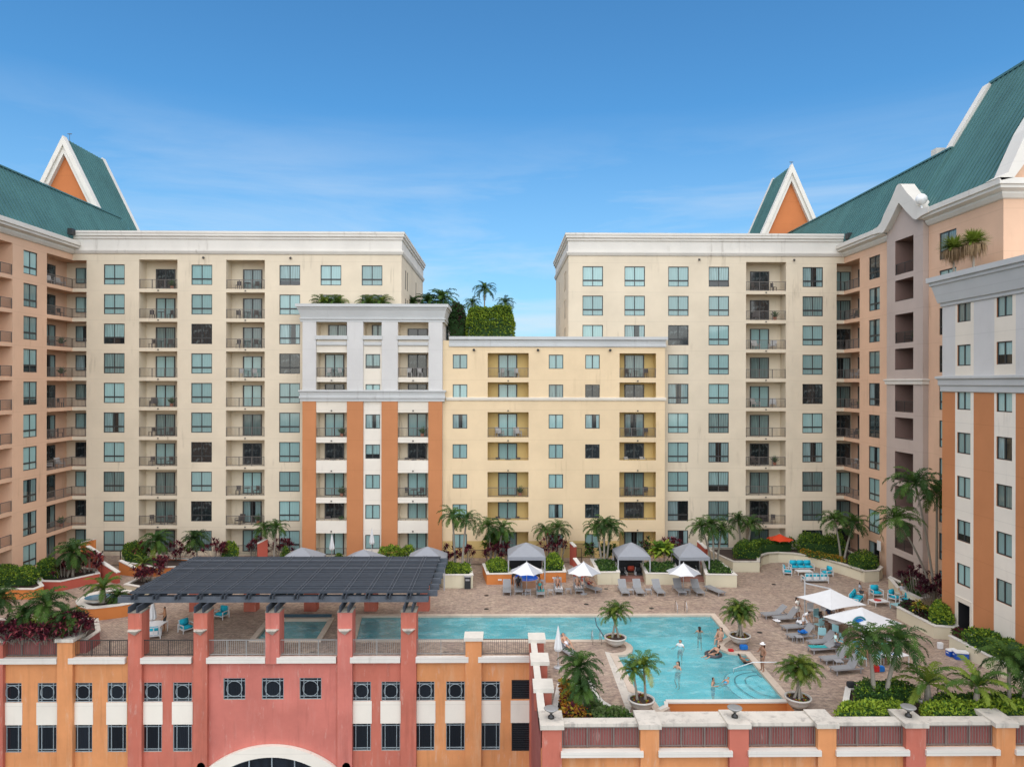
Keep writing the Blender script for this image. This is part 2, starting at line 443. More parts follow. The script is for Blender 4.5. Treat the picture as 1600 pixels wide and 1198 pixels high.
# ---------------------------------------------------------------- the two cream towers
def tower(side):
    left = side == 'left'
    b = thing('apartment_building', 'tall cream apartment tower with flat cornice, left of the gap of sky' if left else
              'tall cream apartment tower with flat cornice, right of the gap of sky', 'building')
    mb = MB(); fr = MAIN
    if left: wins = [(162,194.5),(299,331),(436.5,468.5),(501,532.5),(565,597)]; bals = [(217,277,244,274),(353,413.5,380,409.5)]; u0, u1 = XL, fr.u(627)
    else: wins = [(910,942),(975.5,1007.5),(1043.5,1076),(1107,1139),(1254,1285.5)]; bals = [(1165.5,1228,1171.5,1201)]; u0, u1 = fr.u(888), XR
    ops = []; place = []
    for ci, (a, c) in enumerate(wins):
        ua, uc = fr.u(a), fr.u(c); w = 2.10; um = (ua+uc)/2
        for k in range(10):
            if left and ci >= 3 and k < 7: continue
            if not left and ci < 2 and k < 7: continue
            ops.append(op(um-w/2, um+w/2, 3*k+.45, 3*k+2.5)); place.append((um, 3*k+.45, w, 2.05, ci, k))
    cb0, cb1 = (fr.u(113), fr.u(135)) if left else (fr.u(1307), fr.u(1319))
    for k in range(10):
        for (a, c, d0, d1) in bals: ops.append(op(fr.u(a), fr.u(c), 3*k+.05, 3*k+(2.7 if k < 9 else 3.0), DB, mi=0))
        ops.append(op(cb0, cb1, 3*k+.05, 3*k+(2.7 if k < 9 else 2.9), 0))
    facade(mb, fr, u0, u1, -1, 32.2, ops)
    # body behind
    side_d = 19.0 if left else 17.0
    ue = u1 if left else u0
    sgn = 1 if left else -1
    SF = Fr(ue, 0, 90 if left else -90)
    sops = []; splace = []
    for k in range(7, 10):
        for (yy, w) in ((YF+3.2, .8), (YF+4.6, .8), (YF+12.0, .8)):
            uu = yy if left else -yy; sops.append(op(uu-w/2, uu+w/2, 3*k+.45, 3*k+2.5)); splace.append((uu, 3*k+.45, w, 2.05, k))
    facade(mb, SF, YF if left else -YF, (YF+side_d) if left else -(YF+side_d), -1, 32.2, sops)
    yb = YF+side_d; x0, x1 = (u0-14, u1) if left else (u0, u1+14)
    mb.face([(x0,yb,-1),(x1,yb,-1),(x1,yb,32.2),(x0,yb,32.2)])
    mb.face([(x0,YF+.01,31.6),(x1,YF+.01,31.6),(x1,yb,31.6),(x0,yb,31.6)])
    mb.obj('wall', [M['cream']], b)
    # cornice wraps front and free side
    prof = [(0.0,30.55),(.10,30.6),(.22,30.85),(.22,30.98),(.05,31.0),(.05,32.05),(.16,32.1),(.16,32.3),(.30,32.38),(.30,32.62),(.36,32.64),(.36,32.86),(-.3,32.86),(-.3,31.9),(-.02,31.9)]
    if left: path = [(XL+.2, YF), (u1, YF), (u1, yb)]
    else: path = [(u0, yb), (u0, YF), (u1-.2, YF)]
    m2 = MB(); m2.sweep(path, prof); m2.obj('cornice', M['white'], b)
    rg = random.Random(11 if left else 12)
    over = {}
    if left: over = {(0,9):'b',(0,8):'b',(0,7):'h',(0,6):'g',(0,5):'b',(0,4):'c',(0,3):'b',(0,2):'g',(0,1):'b',(1,9):'b',(1,8):'b',(1,7):'d',(1,6):'b',(1,5):'b',(1,4):'b',(1,3):'d',(1,2):'b',(2,9):'h',(2,8):'b',(2,7):'c',(2,6):'d',(2,5):'b',(2,4):'b',(2,3):'b',(2,2):'b',(2,1):'b',(3,9):'b',(4,9):'b'}
    else: over = {(0,9):'b',(1,9):'b',(2,9):'b',(3,9):'h',(4,9):'c',(0,8):'b',(1,8):'b',(2,8):'b',(3,8):'b',(4,8):'g',(2,7):'d',(3,7):'b',(4,7):'b',(2,6):'b',(3,6):'b',(4,6):'b',(2,5):'c',(3,5):'b',(4,5):'d',(2,1):'s',(3,1):'g',(4,1):'g',(4,0):'d'}
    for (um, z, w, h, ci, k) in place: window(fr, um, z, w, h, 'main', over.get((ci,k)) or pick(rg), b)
    for (uu, z, w, h, k) in splace: window(SF, uu, z, w, h, 'two', 'g', b)
    for k in range(10):
        for bi, (a, c, d0, d1) in enumerate(bals):
            ua, ub = fr.u(a), fr.u(c); da, db = fr.u(d0, DB), fr.u(d1, DB)
            window(fr, (da+db)/2, 3*k+.06, db-da, 2.2, 'door', rg.choice('bbggcddg'), b, DB-.15, 'balcony_door')
            railing(fr, ua+.02, ub-.02, 3*k+.06, b)
            if k > 0:
                sq = MB(); uc = (ua+ub)/2; sq.box(-.07,.07,-.06,.0,-.07,.05); sq.obj('drain_spout', M['bronze_bar'], b, loc=fr.pt(uc, 3*k-.12, .002), rz=fr.a)
                where = '%s balcony, %s cream tower%s' % (ORD[k], side, (', outer column' if bi == 0 else ', inner column') if left else '')
                SPOTS.append((fr, ua+.4, ub-.4, 3*k+.06, where, 100*bi+k+(0 if left else 50)))
    # small wall lamps under the cornice
    for px_ in ((318, 454) if left else (1092, 1240)):
        m3 = MB(); u = fr.u(px_); p = fr.pt(u, 30.2, -.12)
        m3.lathe([(0,-.12),(.1,-.08),(.12,.05),(.05,.12),(0,.12)], p, 10); m3.beam(p, fr.pt(u, 30.3, .02), .05, .05); m3.obj('wall_lamp', M['bronze_bar'], b)
    return b
TL = tower('left'); TR = tower('right')

# ---------------------------------------------------------------- peach wings
GB = Fr(XR-.45, 0, -90)
GB1, GB0 = -GB.u(1385.5), -GB.u(1442)
def wing(side):
    left = side == 'left'
    b = thing('apartment_building', 'peach apartment wing with teal metal roof along the left edge of the courtyard' if left else
              'peach apartment wing with teal roof and grey balcony bay, right side of courtyard', 'building')
    mb = MB(); fr = WL if left else WR; e = fr.U.y       # u = Y*e
    Y = lambda px_: fr.u(px_) * e                         # world Y of a picture column on this wall
    Ya = Y(73) if left else Y(1343)
    X0 = XL if left else XR; s = -1 if left else 1
    near = 30.0 if left else Y(1567.5)
    ops = []; place = []; doors = []; rails = []
    for k in range(10):
        top = 2.7 if k < 9 else 2.9
        ops.append(op(Ya*e, YF*e, 3*k+.05, 3*k+top, 0))
        if left:
            y0, y1 = Y(36.5), Y(58); ops.append(op(y0*e, y1*e, 3*k+.45, 3*k+2.6)); place.append(((y0+y1)/2*e, 3*k+.45, abs(y1-y0), 2.15))
            y2 = Y(19.5); ops.append(op((y2-4.2)*e, y2*e, 3*k+.05, 3*k+top, DB)); rails.append((y2-4.2, y2, k)); doors.append((y2-2.6, 1.9, k))
        else:
            y0, y1 = Y(1374.5), Y(1357.5); ops.append(op(y0*e, y1*e, 3*k+.45, 3*k+2.6)); place.append(((y0+y1)/2*e, 3*k+.45, abs(y1-y0), 2.15))
            y0, y1 = Y(1494), Y(1467.5); ops.append(op(y0*e, y1*e, 3*k+.45, 3*k+2.6)); place.append(((y0+y1)/2*e, 3*k+.45, abs(y1-y0), 2.15))
    if not left: ops.append(op(GB1*e-.02, GB0*e+.02, -1, 31.0, 0))
    facade(mb, fr, near*e, YF*e, -1, 31.3, ops)
    # corner loggias shared with the tower facade
    Xr = MAIN.u(135) if left else MAIN.u(1307)
    xo = X0 + s*DB; yb = YF+DB
    for k in range(10):
        z0, z1 = 3*k+.05, 3*k+(2.7 if k < 9 else 2.9)
        for z in (z0, z1):
            xa, xb = sorted((xo, X0)); mb.face([(xa,Ya,z),(xb,Ya,z),(xb,yb,z),(xa,yb,z)])
            xa, xb = sorted((X0, Xr)); mb.face([(xa,YF,z),(xb,YF,z),(xb,yb,z),(xa,yb,z)])
        mb.face([(xo,yb,z0),(Xr,yb,z0),(Xr,yb,z1),(xo,yb,z1)], 2)
        mb.face([(xo,Ya,z0),(xo,yb,z0),(xo,yb,z1),(xo,Ya,z1)])
        mb.face([(xo,Ya,z0),(X0,Ya,z0),(X0,Ya,z1),(xo,Ya,z1)])
        mb.face([(Xr,YF,z0),(Xr,yb,z0),(Xr,yb,z1),(Xr,YF,z1)], 2)
    xs, xe = X0, X0 + s*16
    # other sides and flat top
    mb.face([(xs,near,-1),(xe,near,-1),(xe,near,31.3),(xs,near,31.3)])
    mb.face([(xe,near,-1),(xe,92,-1),(xe,92,31.3),(xe,near,31.3)])
    mb.face([(xs,near,31.2),(xe,near,31.2),(xe,92,31.2),(xs,92,31.2)])
    mb.obj('wall', [M['peach'], M['peach'], M['cream']], b)
    rg = random.Random(21 if left else 22)
    for (u, z, w, h) in place: window(fr, u, z, w, h, 'main', pick(rg), b)
    BK = Fr(0, YF+DB, 0); LS = Fr(xo, 0, 90 if left else -90)
    for k in range(10):
        if left:
            ua, ub = BK.u(119), Xr-.03
            window(BK, (ua+ub)/2, 3*k+.75, ub-ua, 1.6, 'two', pick(rg), b, -.16)
        else:
            ua, ub = Xr+.05, BK.u(1328)
            window(BK, (ua+ub)/2, 3*k+.06, ub-ua, 2.2, 'door', rg.choice('bgdgc'), b, -.16, 'balcony_door')
        ym = (Ya+YF)/2+.5
        window(LS, ym*(1 if left else -1), 3*k+.06, 2.0, 2.2, 'door', rg.choice('ddgc'), b, -.16, 'balcony_door')
        # L-shaped railing along both walls
        r = MB(); z = 3*k+.06
        c = (X0 + s*.06, YF+.06)
        for (p, q) in (((X0+s*.06, Ya+.03), c), (c, (Xr, YF+.06))):
            P, Q = Vector((*p, z)), Vector((*q, z)); D = Q-P; L = D.length; D.normalize()
            r.beam(P+Vector((0,0,.92)), Q+Vector((0,0,.92)), .06, .05); r.beam(P+Vector((0,0,.09)), Q+Vector((0,0,.09)), .04, .04)
            n = int(L/.13)
            for i in range(n+1):
                t = P + D*(L*i/n); w = .05 if i % 10 == 0 or i == n else .02
                r.beam(t, t+Vector((0,0,.9)), w, w)
        r.obj('railing', M['rail'], b)
        if k and not left is None: SPOTS.append((Fr(X0, 0, 90) if left else Fr(X0, 0, -90), (Ya+.5)*e, (YF-.3)*e, 3*k+.06, '%s corner loggia, %s peach wing' % (ORD[k], side), 300+k+(0 if left else 20)))
    for (y0, y1, k) in rails: railing(fr, y0*e+.02, y1*e-.02, 3*k+.06, b)
    for (yc, w, k) in doors: window(fr, yc*e, 3*k+.06, w, 2.2, 'door', rg.choice('dgbc'), b, DB-.15, 'balcony_door')
    # eaves cornice
    prof = [(0,30.5),(.15,30.55),(.35,30.8),(.35,30.95),(.75,31.1),(.75,31.3),(.9,31.34),(.9,31.75),(.1,31.75),(.1,31.3),(-.05,31.3)]
    m2 = MB()
    if left: m2.sweep([(X0, near), (X0, YF+.3)], prof)
    else: m2.sweep([(X0, YF+.3), (X0, GB1+.1)], prof); m2.sweep([(X0, GB0-.1), (X0, near), (X0+20, near)], prof)
    m2.obj('cornice', M['white'], b)
    return b, near

def roof_prism(b, xe, ze, xt, zt, y0, y1, hip=0.0, seam=.55, name='roof', flat=6.0):
    """steep standing-seam slope from eaves line (xe,ze) up to (xt,zt), running from y0 to y1, with a flat top behind"""
    m = MB(); s = 1 if xt > xe else -1
    m.face([(xe,y0,ze),(xt,y0,zt),(xt,y1-hip,zt),(xe,y1,ze)])
    m.face([(xt,y0,zt),(xt+s*flat,y0,zt),(xt+s*flat,y1-hip,zt),(xt,y1-hip,zt)])
    m.face([(xe,y1,ze),(xt,y1-hip,zt),(xt+s*flat,y1-hip,zt),(xt+s*flat+3*s,y1,ze)])
    m.face([(xe,y0,ze),(xt,y0,zt),(xt+s*flat,y0,zt),(xt+s*flat+3*s,y0,ze)])
    m.face([(xt+s*flat,y0,zt),(xt+s*flat+3*s,y0,ze),(xt+s*flat+3*s,y1,ze),(xt+s*flat,y1-hip,zt)])
    n = Vector((-(zt-ze)*s, 0, abs(xt-xe))).normalized()
    y = y0 + .2
    while y < y1-.2:
        f = 1.0 if y <= y1-hip else (y1-y)/hip
        a = Vector((xe, y, ze)) + n*.03; c = Vector((xe+(xt-xe)*f, y, ze+(zt-ze)*f)) + n*.03
        m.beam(a, c, .07, .10, 0, up=n); y += seam
    m.beam((xt,y0,zt+.05), (xt,y1-hip,zt+.05), .3, .14)
    return m.obj(name, M['teal'], b)

# bay of the right wing (set proud of the wing wall)
WGL, nearL = wing('left'); WGR, nearR = wing('right')
def bay():
    b = WGR; mb = MB(); e = -1; ops = []; y0, y1 = -GB.u(1427), -GB.u(1398.5)
    for k in range(10):
        solid = k % 2 == 0
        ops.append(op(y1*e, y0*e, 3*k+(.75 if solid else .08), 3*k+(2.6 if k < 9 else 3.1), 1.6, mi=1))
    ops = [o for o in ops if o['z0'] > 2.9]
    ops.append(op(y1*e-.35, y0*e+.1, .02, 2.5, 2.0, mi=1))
    facade(mb, GB, GB1*e, GB0*e, -1, 31.4, ops)
    for yy in (GB0, GB1): mb.face([(XR-.45,yy,-1),(XR+.02,yy,-1),(XR+.02,yy,31.4),(XR-.45,yy,31.4)])
    # gable wall
    ym = (GB0+GB1)/2
    mb.face([(XR-.45,GB0,31.4),(XR-.45,GB1,31.4),(XR-.45,ym,33.9)])
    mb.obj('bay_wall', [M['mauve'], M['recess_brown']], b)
    for k in range(1, 10):
        solid = k % 2 == 0
        if solid:
            r = MB(); r.beam((XR-.40,y0,3*k+.80),(XR-.40,y1,3*k+.80),.06,.05); r.obj('railing', M['rail_dark'], b)
        else: railing(GB, y1*e+.02, y0*e-.02, 3*k+.09, b, mat='rail_dark')
        if k in (3, 7): SPOTS.append((GB, y1*e+.4, y0*e-.4, 3*k+.1, '%s balcony, grey bay of right peach wing' % ORD[k], 407 if k == 7 else 403))
    m2 = MB(); m2.sweep([(XR, GB1), (XR-.45, GB1), (XR-.45, GB0), (XR, GB0)], [(0,17.45),(.12,17.5),(.12,17.75),(.2,17.8),(.2,17.92),(0,17.95)]); m2.obj('moulding', M['white'], b)
    # swept white gable: an A-shape with flared feet
    hw = (GB1-GB0)/2
    outl = [(-hw-1.5,31.75),(-hw-.7,31.82),(-hw-.1,32.1),(-hw+.35,32.7),(-hw*.45,33.7),(-.3,34.7),(0,34.78)]
    inl = [(-hw-1.5,31.3),(-hw-.5,31.25),(-hw+.2,31.1),(-hw+.6,31.3),(-hw*.4+.05,32.2),(-.08,33.1),(0,33.15)]
    m3 = MB()
    for sg in (1, -1):
        for i in range(len(outl)-1):
            A = [(ym+sg*p[0], p[1]) for p in (outl[i], outl[i+1], inl[i+1], inl[i])]
            x0, x1 = XR-.95, XR+.25
            m3.add([(x0, p[0], p[1]) for p in A] + [(x1, p[0], p[1]) for p in A], [(0,1,2,3),(7,6,5,4),(0,4,5,1),(1,5,6,2),(2,6,7,3),(3,7,4,0)])
    m3.obj('gable_trim', M['white'], b)
    m4 = MB()
    for sg in (1, -1):
        m4.face([(XR+.2, ym, 34.3), (XR+1.6, ym, 34.3), (XR+.3, ym+sg*hw*.9, 32.0), (XR+.2, ym+sg*hw*.9, 32.0)])
    m4.obj('dormer_roof', M['teal'], b)
    # white globe on the eaves
    p = Vector((XR-.9, GB0-.5, 32.6)); m5 = MB()
    m5.lathe([(0,-.46),(.25,-.39),(.42,-.17),(.46,0),(.42,.18),(.25,.39),(0,.46)], p, 18); m5.tube([p+Vector((0,0,-.5)), p+Vector((.1,0,-1.1))], .08, 6)
    m5.obj('eaves_globe', plain('white_globe', (.8,.8,.78), .3), b, smooth=True)
    # porch by the ground-floor door
    m6 = MB(); m6.box(XR-.5, XR-.46, GB1+.9, GB1+1.5, 2.2, 3.1); m6.obj('notice_plaque', plain('plaque_white', (.7,.7,.68), .5), b)
bay()

def gable(b, x, hw, z0, za, y0, y1, slope_in=.62, two=True, cut_l=None):
    """A-frame: ridge along Y, white raking boards at both ends, orange gable wall at the front"""
    m = MB()
    for s in (-1, 1):
        m.face([(x+s*hw,y0,z0),(x,y0,za),(x,y1,za),(x+s*hw,y1,z0)])
        n = Vector((s*(za-z0), 0, hw)).normalized(); y = y0+.5
        while y < y1-.3:
            m.beam(Vector((x+s*hw,y,z0))+n*.03, Vector((x,y,za))+n*.03, .07, .10, 0, up=n); y += .55
    m.obj('roof', M['teal'], b)
    k = (za-z0)
    for yy in (y0+.35, y1-.35): g = MB(); g.face([(x-hw*.98,yy,z0),(x+hw*.98,yy,z0),(x,yy,za-.2)]); g.obj('gable_wall', M['orange_far'], b)
    for (ya, yb) in ((y0-.35, y0+.45), (y1-.45, y1+.35)):
        t = MB()
        for (o1, o2, d) in ((.10, -.38, 0), (-.38, -.80, .22)):
            a_ = ya + d if ya < (y0+y1)/2 else ya; b_ = yb if ya < (y0+y1)/2 else yb - d
            L = sqrt(hw*hw+k*k); nx, nz = k/L, hw/L
            for s in (-1, 1):
                def off(o, base): 
                    # point on the slope line displaced outward by o; at the apex meet on x
                    if base: return (x+s*(hw + o/nx*1.0), z0)
                    return (x, za + o/nz)
                A, B_, C, D_ = off(o1, 1), off(o1, 0), off(o2, 0), off(o2, 1)
                t.add([(p[0], a_, p[1]) for p in (A,B_,C,D_)] + [(p[0], b_, p[1]) for p in (A,B_,C,D_)], [(0,1,2,3),(7,6,5,4),(0,4,5,1),(2,6,7,3),(3,7,4,0)])
        t.obj('gable_trim', M['white'], b)
    f = MB(); f.tube([(x+.25,y0+.6,za-.3),(x+.25,y0+.6,za+.75)], .025, 5); f.beam((x,y0+.6,za+.7),(x+.5,y0+.6,za+.7), .08, .07)
    f.obj('finial', M['bronze_bar'], b)

# left wing roof and the steep gable that grows out of its far end
dxl = XL + .1
roof_prism(WGL, XL+.3, 31.7, XL-2.9, 37.5, nearL, 89.0, hip=3.4)
pl = on_y(100.5, 216, 82.5)
gable(WGL, pl.x, (pl.z-31.7)/2.05, 31.7, pl.z, 82.5, 90.6)
# right wing
roof_prism(WGR, XR-.3, 31.7, XR+3.1, 37.6, 58.9, 96.0, hip=1.0)
pr = on_y(1236.5, 259.5, 92.5)
gable(WGR, pr.x, (pr.z-31.7)/2.27, 31.7, pr.z, 92.5, 99.0)
def big_gable():
    b = WGR; y0, y1 = nearR+.2, 59.5; xe = XR-.3; sl = 1.64; W_ = 7.1
    za = 31.7 + W_*sl; xt = xe+W_
    m = MB(); n = Vector((-(za-31.7), 0, W_)).normalized()
    m.face([(xe,y0,31.7),(xt,y0,za),(xt,y1,za),(xe,y1,31.7)]); m.face([(xt,y0,za),(xt+W_,y0,31.7),(xt+W_,y1,31.7),(xt,y1,za)])
    y = y0+.2
    while y < y1: m.beam(Vector((xe,y,31.7))+n*.03, Vector((xt,y,za))+n*.03, .07, .10, 0, up=n); y += .55
    m.beam((xt,y0,za+.05),(xt,y1,za+.05),.3,.2)
    m.obj('roof', M['teal'], b)
    t = MB()
    # rear rake parapet, from lower ridge height upward, and front swooping rake
    def rake(prof, ya, yb):
        for i in range(len(prof)-1):
            (xa, z_a, ta), (xb, z_b, tb) = prof[i], prof[i+1]
            A = [(xa-ta*.9, z_a+ta*.45), (xb-tb*.9, z_b+tb*.45), (xb+.1, z_b-.2), (xa+.1, z_a-.2)]
            t.add([(p[0], ya, p[1]) for p in A] + [(p[0], yb, p[1]) for p in A], [(0,1,2,3),(7,6,5,4),(0,4,5,1),(1,5,6,2),(2,6,7,3),(3,7,4,0)])
    rake([(xe+3.2, 31.7+3.2*sl, .12), (xe+4.0, 31.7+4.0*sl, .22), (xt-.1, 31.7+(W_-.1)*sl, .26)], y1-.35, y1+.5)
    t.obj('gable_trim', M['white'], b); t = MB()
    rake([(xe-.6,31.75,.05),(xe+.3,31.95,.35),(xe+1.0,32.9,.6),(xe+1.9,34.9,.6),(xt,za,.6)], y0-1.1, y0+.3)
    t.obj('gable_trim', M['white'], b)
    for yy in (y0-.2, y1+.1): g = MB(); g.face([(xe+.4,yy,31.7),(xt+7,yy,31.7),(xt,yy,za)]); g.obj('gable_wall', M['peach'], b)
    v = MB(); v.box(XR+3.4, XR+4.2, 61.5, 62.3, 37.5, 38.5); v.obj('roof_vent', M['white'], b)
big_gable()
v = MB(); v.box(on_y(61,599,79).x, on_y(70,599,79).x, 78.7, 79.6, 37.5, on_y(66,285,79).z); v.obj('roof_vent', M['white'], WGL)

# ---------------------------------------------------------------- grey / orange block and yellow block
def alt_block(which):
    DB = 1.42 if which == 'grey' else 1.12
    grey = which == 'grey'
    fr = GREY if grey else YEL
    b = thing('apartment_building', 'narrow block, grey upper floors over orange striped lower floors, beside the yellow block' if grey else
              'lower sand yellow apartment block in the middle, with a pale parapet', 'building')
    mb = MB(); ops = []; rg = random.Random(31 if grey else 32)
    if grey:
        u0, u1 = fr.u(473), fr.u(691.5); ztop = 24.9
        wins = [(571,594)]; bals = [(494.5,542.5,508,538,'left'),(622,669.5,637.5,667,'right')]
    else:
        u0, u1 = fr.u(691.5), fr.u(1039); ztop = 22.0
        wins = [(707,730.5),(857.5,880),(914.5,937)]; bals = [(762,826,778.5,808,'left'),(968,1025,975.5,1006,'right')]
    place = []
    for (a, c) in wins:
        for k in range(7):
            um = (fr.u(a)+fr.u(c))/2; ops.append(op(um-.73, um+.73, 3*k+.98, 3*k+2.4)); place.append((um, 3*k+.98, k))
    for (a, c, *_ ) in bals:
        for k in range(7):
            solid = k % 2 == 1
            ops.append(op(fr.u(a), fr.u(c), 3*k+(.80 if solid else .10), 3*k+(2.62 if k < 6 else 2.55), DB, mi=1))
    if grey:
        for (a, c) in ((494.5,542.5),(568,596.5),(622,669.5)): ops.append(op(fr.u(a), fr.u(c), 22.25, 23.6, 1.45, mi=1))
    cuts = [fr.u(x) for x in (494.5,542.5,568,596.5,622,669.5)] if grey else []
    def mf(u, z):
        if not grey: return 0
        incol = not any(cuts[i] < u < cuts[i+1] for i in (0, 2, 4))
        if z > 16.0: return 2 if incol else 0
        return 3 if incol else 4
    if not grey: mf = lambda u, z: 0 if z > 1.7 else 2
    facade(mb, fr, u0, u1, -1, ztop-.2 if not grey else 23.9, ops, mf, cuts, (16.0,) if grey else (1.7,))
    dp = 12.0
    yb = fr.O.y+dp
    zt = ztop-.5
    for (x) in (u0, u1): mb.face([(x,fr.O.y,-1),(x,yb,-1),(x,yb,ztop-.2),(x,fr.O.y,ztop-.2)], 2 if grey else 0)
    mb.face([(u0,yb,-1),(u1,yb,-1),(u1,yb,zt),(u0,yb,zt)], 2 if grey else 0)
    mb.face([(u0,fr.O.y+.02,zt),(u1,fr.O.y+.02,zt),(u1,yb,zt),(u0,yb,zt)], 2 if grey else 0)
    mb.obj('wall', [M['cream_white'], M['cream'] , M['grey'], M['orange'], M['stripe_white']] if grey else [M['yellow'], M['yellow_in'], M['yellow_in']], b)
    if grey:
        # columns stand a little proud
        c = MB()
        for (a, d) in ((473.3,494.3),(542.7,567.8),(596.7,621.8),(669.7,691.3)):
            c.box(fr.u(a), fr.u(d), fr.O.y-.18, fr.O.y-.003, 16.75, 23.75, 0); c.box(fr.u(a), fr.u(d), fr.O.y-.18, fr.O.y-.003, -1, 15.7, 1)
        c.obj('pilasters', [M['grey'], M['orange']], b)
        m2 = MB(); prof = [(0,23.55),(.2,23.6),(.2,23.8),(.28,23.85),(.28,23.98),(.16,24.0),(.38,25.05-.25),(.45,24.85),(.45,25.0),(.6,25.05),(.6,25.35),(-.2,25.35),(-.2,24.3),(-.02,24.3)]
        m2.sweep([(u0, yb), (u0, fr.O.y), (u1, fr.O.y), (u1, yb)], prof); m2.obj('cornice', M['trim'], b)
        m3 = MB(); m3.sweep([(u0, fr.O.y+1), (u0, fr.O.y), (u1, fr.O.y), (u1, fr.O.y+.5)], [(0,15.65),(.22,15.7),(.22,15.95),(.30,16.0),(.30,16.2),(.22,16.25),(.26,16.6),(.36,16.65),(.36,16.8),(0,16.85)]); m3.obj('moulding', M['trim'], b)
        m4 = MB()
        for (a, d) in ((494.6,542.3),(568.1,596.4),(622.1,669.3)):
            x0, x1 = fr.u(a), fr.u(d); y = fr.O.y
            m4.box(x0-.1, x1+.1, y-.26, y-.19, 21.85, 22.22); m4.box(x0+.02, x1-.02, y-.18, y-.005, 21.85, 22.2); m4.box(x0+.05, x1-.05, y-.12, y-.005, 21.25, 21.5); m4.box(x0+.02, x1-.02, y-.16, y-.12, 21.3, 21.6)
        m4.obj('loggia_sill', M['trim'], b)
        window(fr, (fr.u(634)+fr.u(666))/2, 21.3, fr.u(666)-fr.u(634), 1.75, 'door', 'n', b, 1.28, 'balcony_door')  # dark panel, not a door: shade of the loggia recess put into colour
        for (a, d) in ((507.5,538),(577,596)): window(fr, (fr.u(a)+fr.u(d))/2, 21.4, fr.u(d)-fr.u(a), 2.0, 'door', 'g', b, 1.28, 'balcony_door')
    else:
        m2 = MB(); prof = [(0,21.15),(.12,21.2),(.12,21.4),(.06,21.45),(.06,21.85),(.25,21.9),(.25,22.2),(-.3,22.2),(-.3,21.6),(-.02,21.6)]
        m2.sweep([(u0+.65, fr.O.y), (u1, fr.O.y), (u1, yb)], prof); m2.obj('cornice', M['trim'], b)
        m3 = MB(); m3.sweep([(u0+.35, fr.O.y), (u1, fr.O.y), (u1, fr.O.y+1.0)], [(0,15.75),(.1,15.8),(.14,15.95),(.14,16.08),(0,16.12)]); m3.obj('moulding', M['cream_white'], b)
        for px_ in (740.5, 840.5, 953): 
            m5 = MB(); p = fr.pt(fr.u(px_), 20.85, -.15); m5.lathe([(0,-.14),(.12,-.1),(.13,.06),(.05,.12),(0,.12)], p, 10); m5.beam(p, fr.pt(fr.u(px_), 20.95, .02), .05, .05); m5.obj('wall_lamp', M['bronze'], b)
    if grey:
        ks = {6:'h',5:'b',4:'c',3:'h',2:'b',1:'b',0:'b'}
    for i, (um, z, k) in enumerate(place): window(fr, um, z, 1.46, 1.42, 'two', (ks[k] if grey else ('d' if (914.5,937) == wins[i//7] and k in (5,3,1) else rg.choice('bbbbgc'))), b)
    for (a, c, d0, d1, sd) in bals:
        for k in range(7):
            solid = k % 2 == 1
            ua, ub = fr.u(a), fr.u(c); da, db = fr.u(d0, DB), fr.u(d1, DB)
            window(fr, (da+db)/2, 3*k+(.12), db-da, 2.3, 'door', rg.choice('bbgcdd' if k % 2 == 0 else 'ddgdb'), b, DB-.15, 'balcony_door')
            if solid:
                r = MB(); r.beam(fr.pt(ua,3*k+.98,.06), fr.pt(ub,3*k+.98,.06), .05, .04)
                n = 4
                for i in range(n+1): p = fr.pt(ua+.03+(ub-ua-.06)*i/n, 3*k+.80, .06); r.beam(p, p+Vector((0,0,.17)), .03, .03)
                r.obj('railing', M['rail'], b)
            else: railing(fr, ua+.02, ub-.02, 3*k+.11, b)
            if grey and not (k == 6):
                s_ = MB(); y = fr.O.y
                if k > 0: s_.box(ua+.003, ub-.003, y-.10, y-.004, 3*k-.42, 3*k+(.82 if solid else .12)); s_.obj('balcony_front', M['stripe_white'] if k < 5 else M['cream_white'], b)
            if k: sq = MB(); sq.box(-.07,.07,-.06,.0,-.07,.05); sq.obj('drain_spout', M['bronze_bar'], b, loc=fr.pt((ua+ub)/2, 3*k-.22, -.11 if grey else .002), rz=fr.a)
            if k: SPOTS.append((fr, ua+.35, ub-.35, 3*k+.11, '%s balcony, %s block, %s column' % (ORD[k], 'grey and orange' if grey else 'sand yellow', sd), (500 if grey else 600)+k+(0 if sd == 'left' else 30)))
    return b
BG = alt_block('grey'); BY = alt_block('yellow')

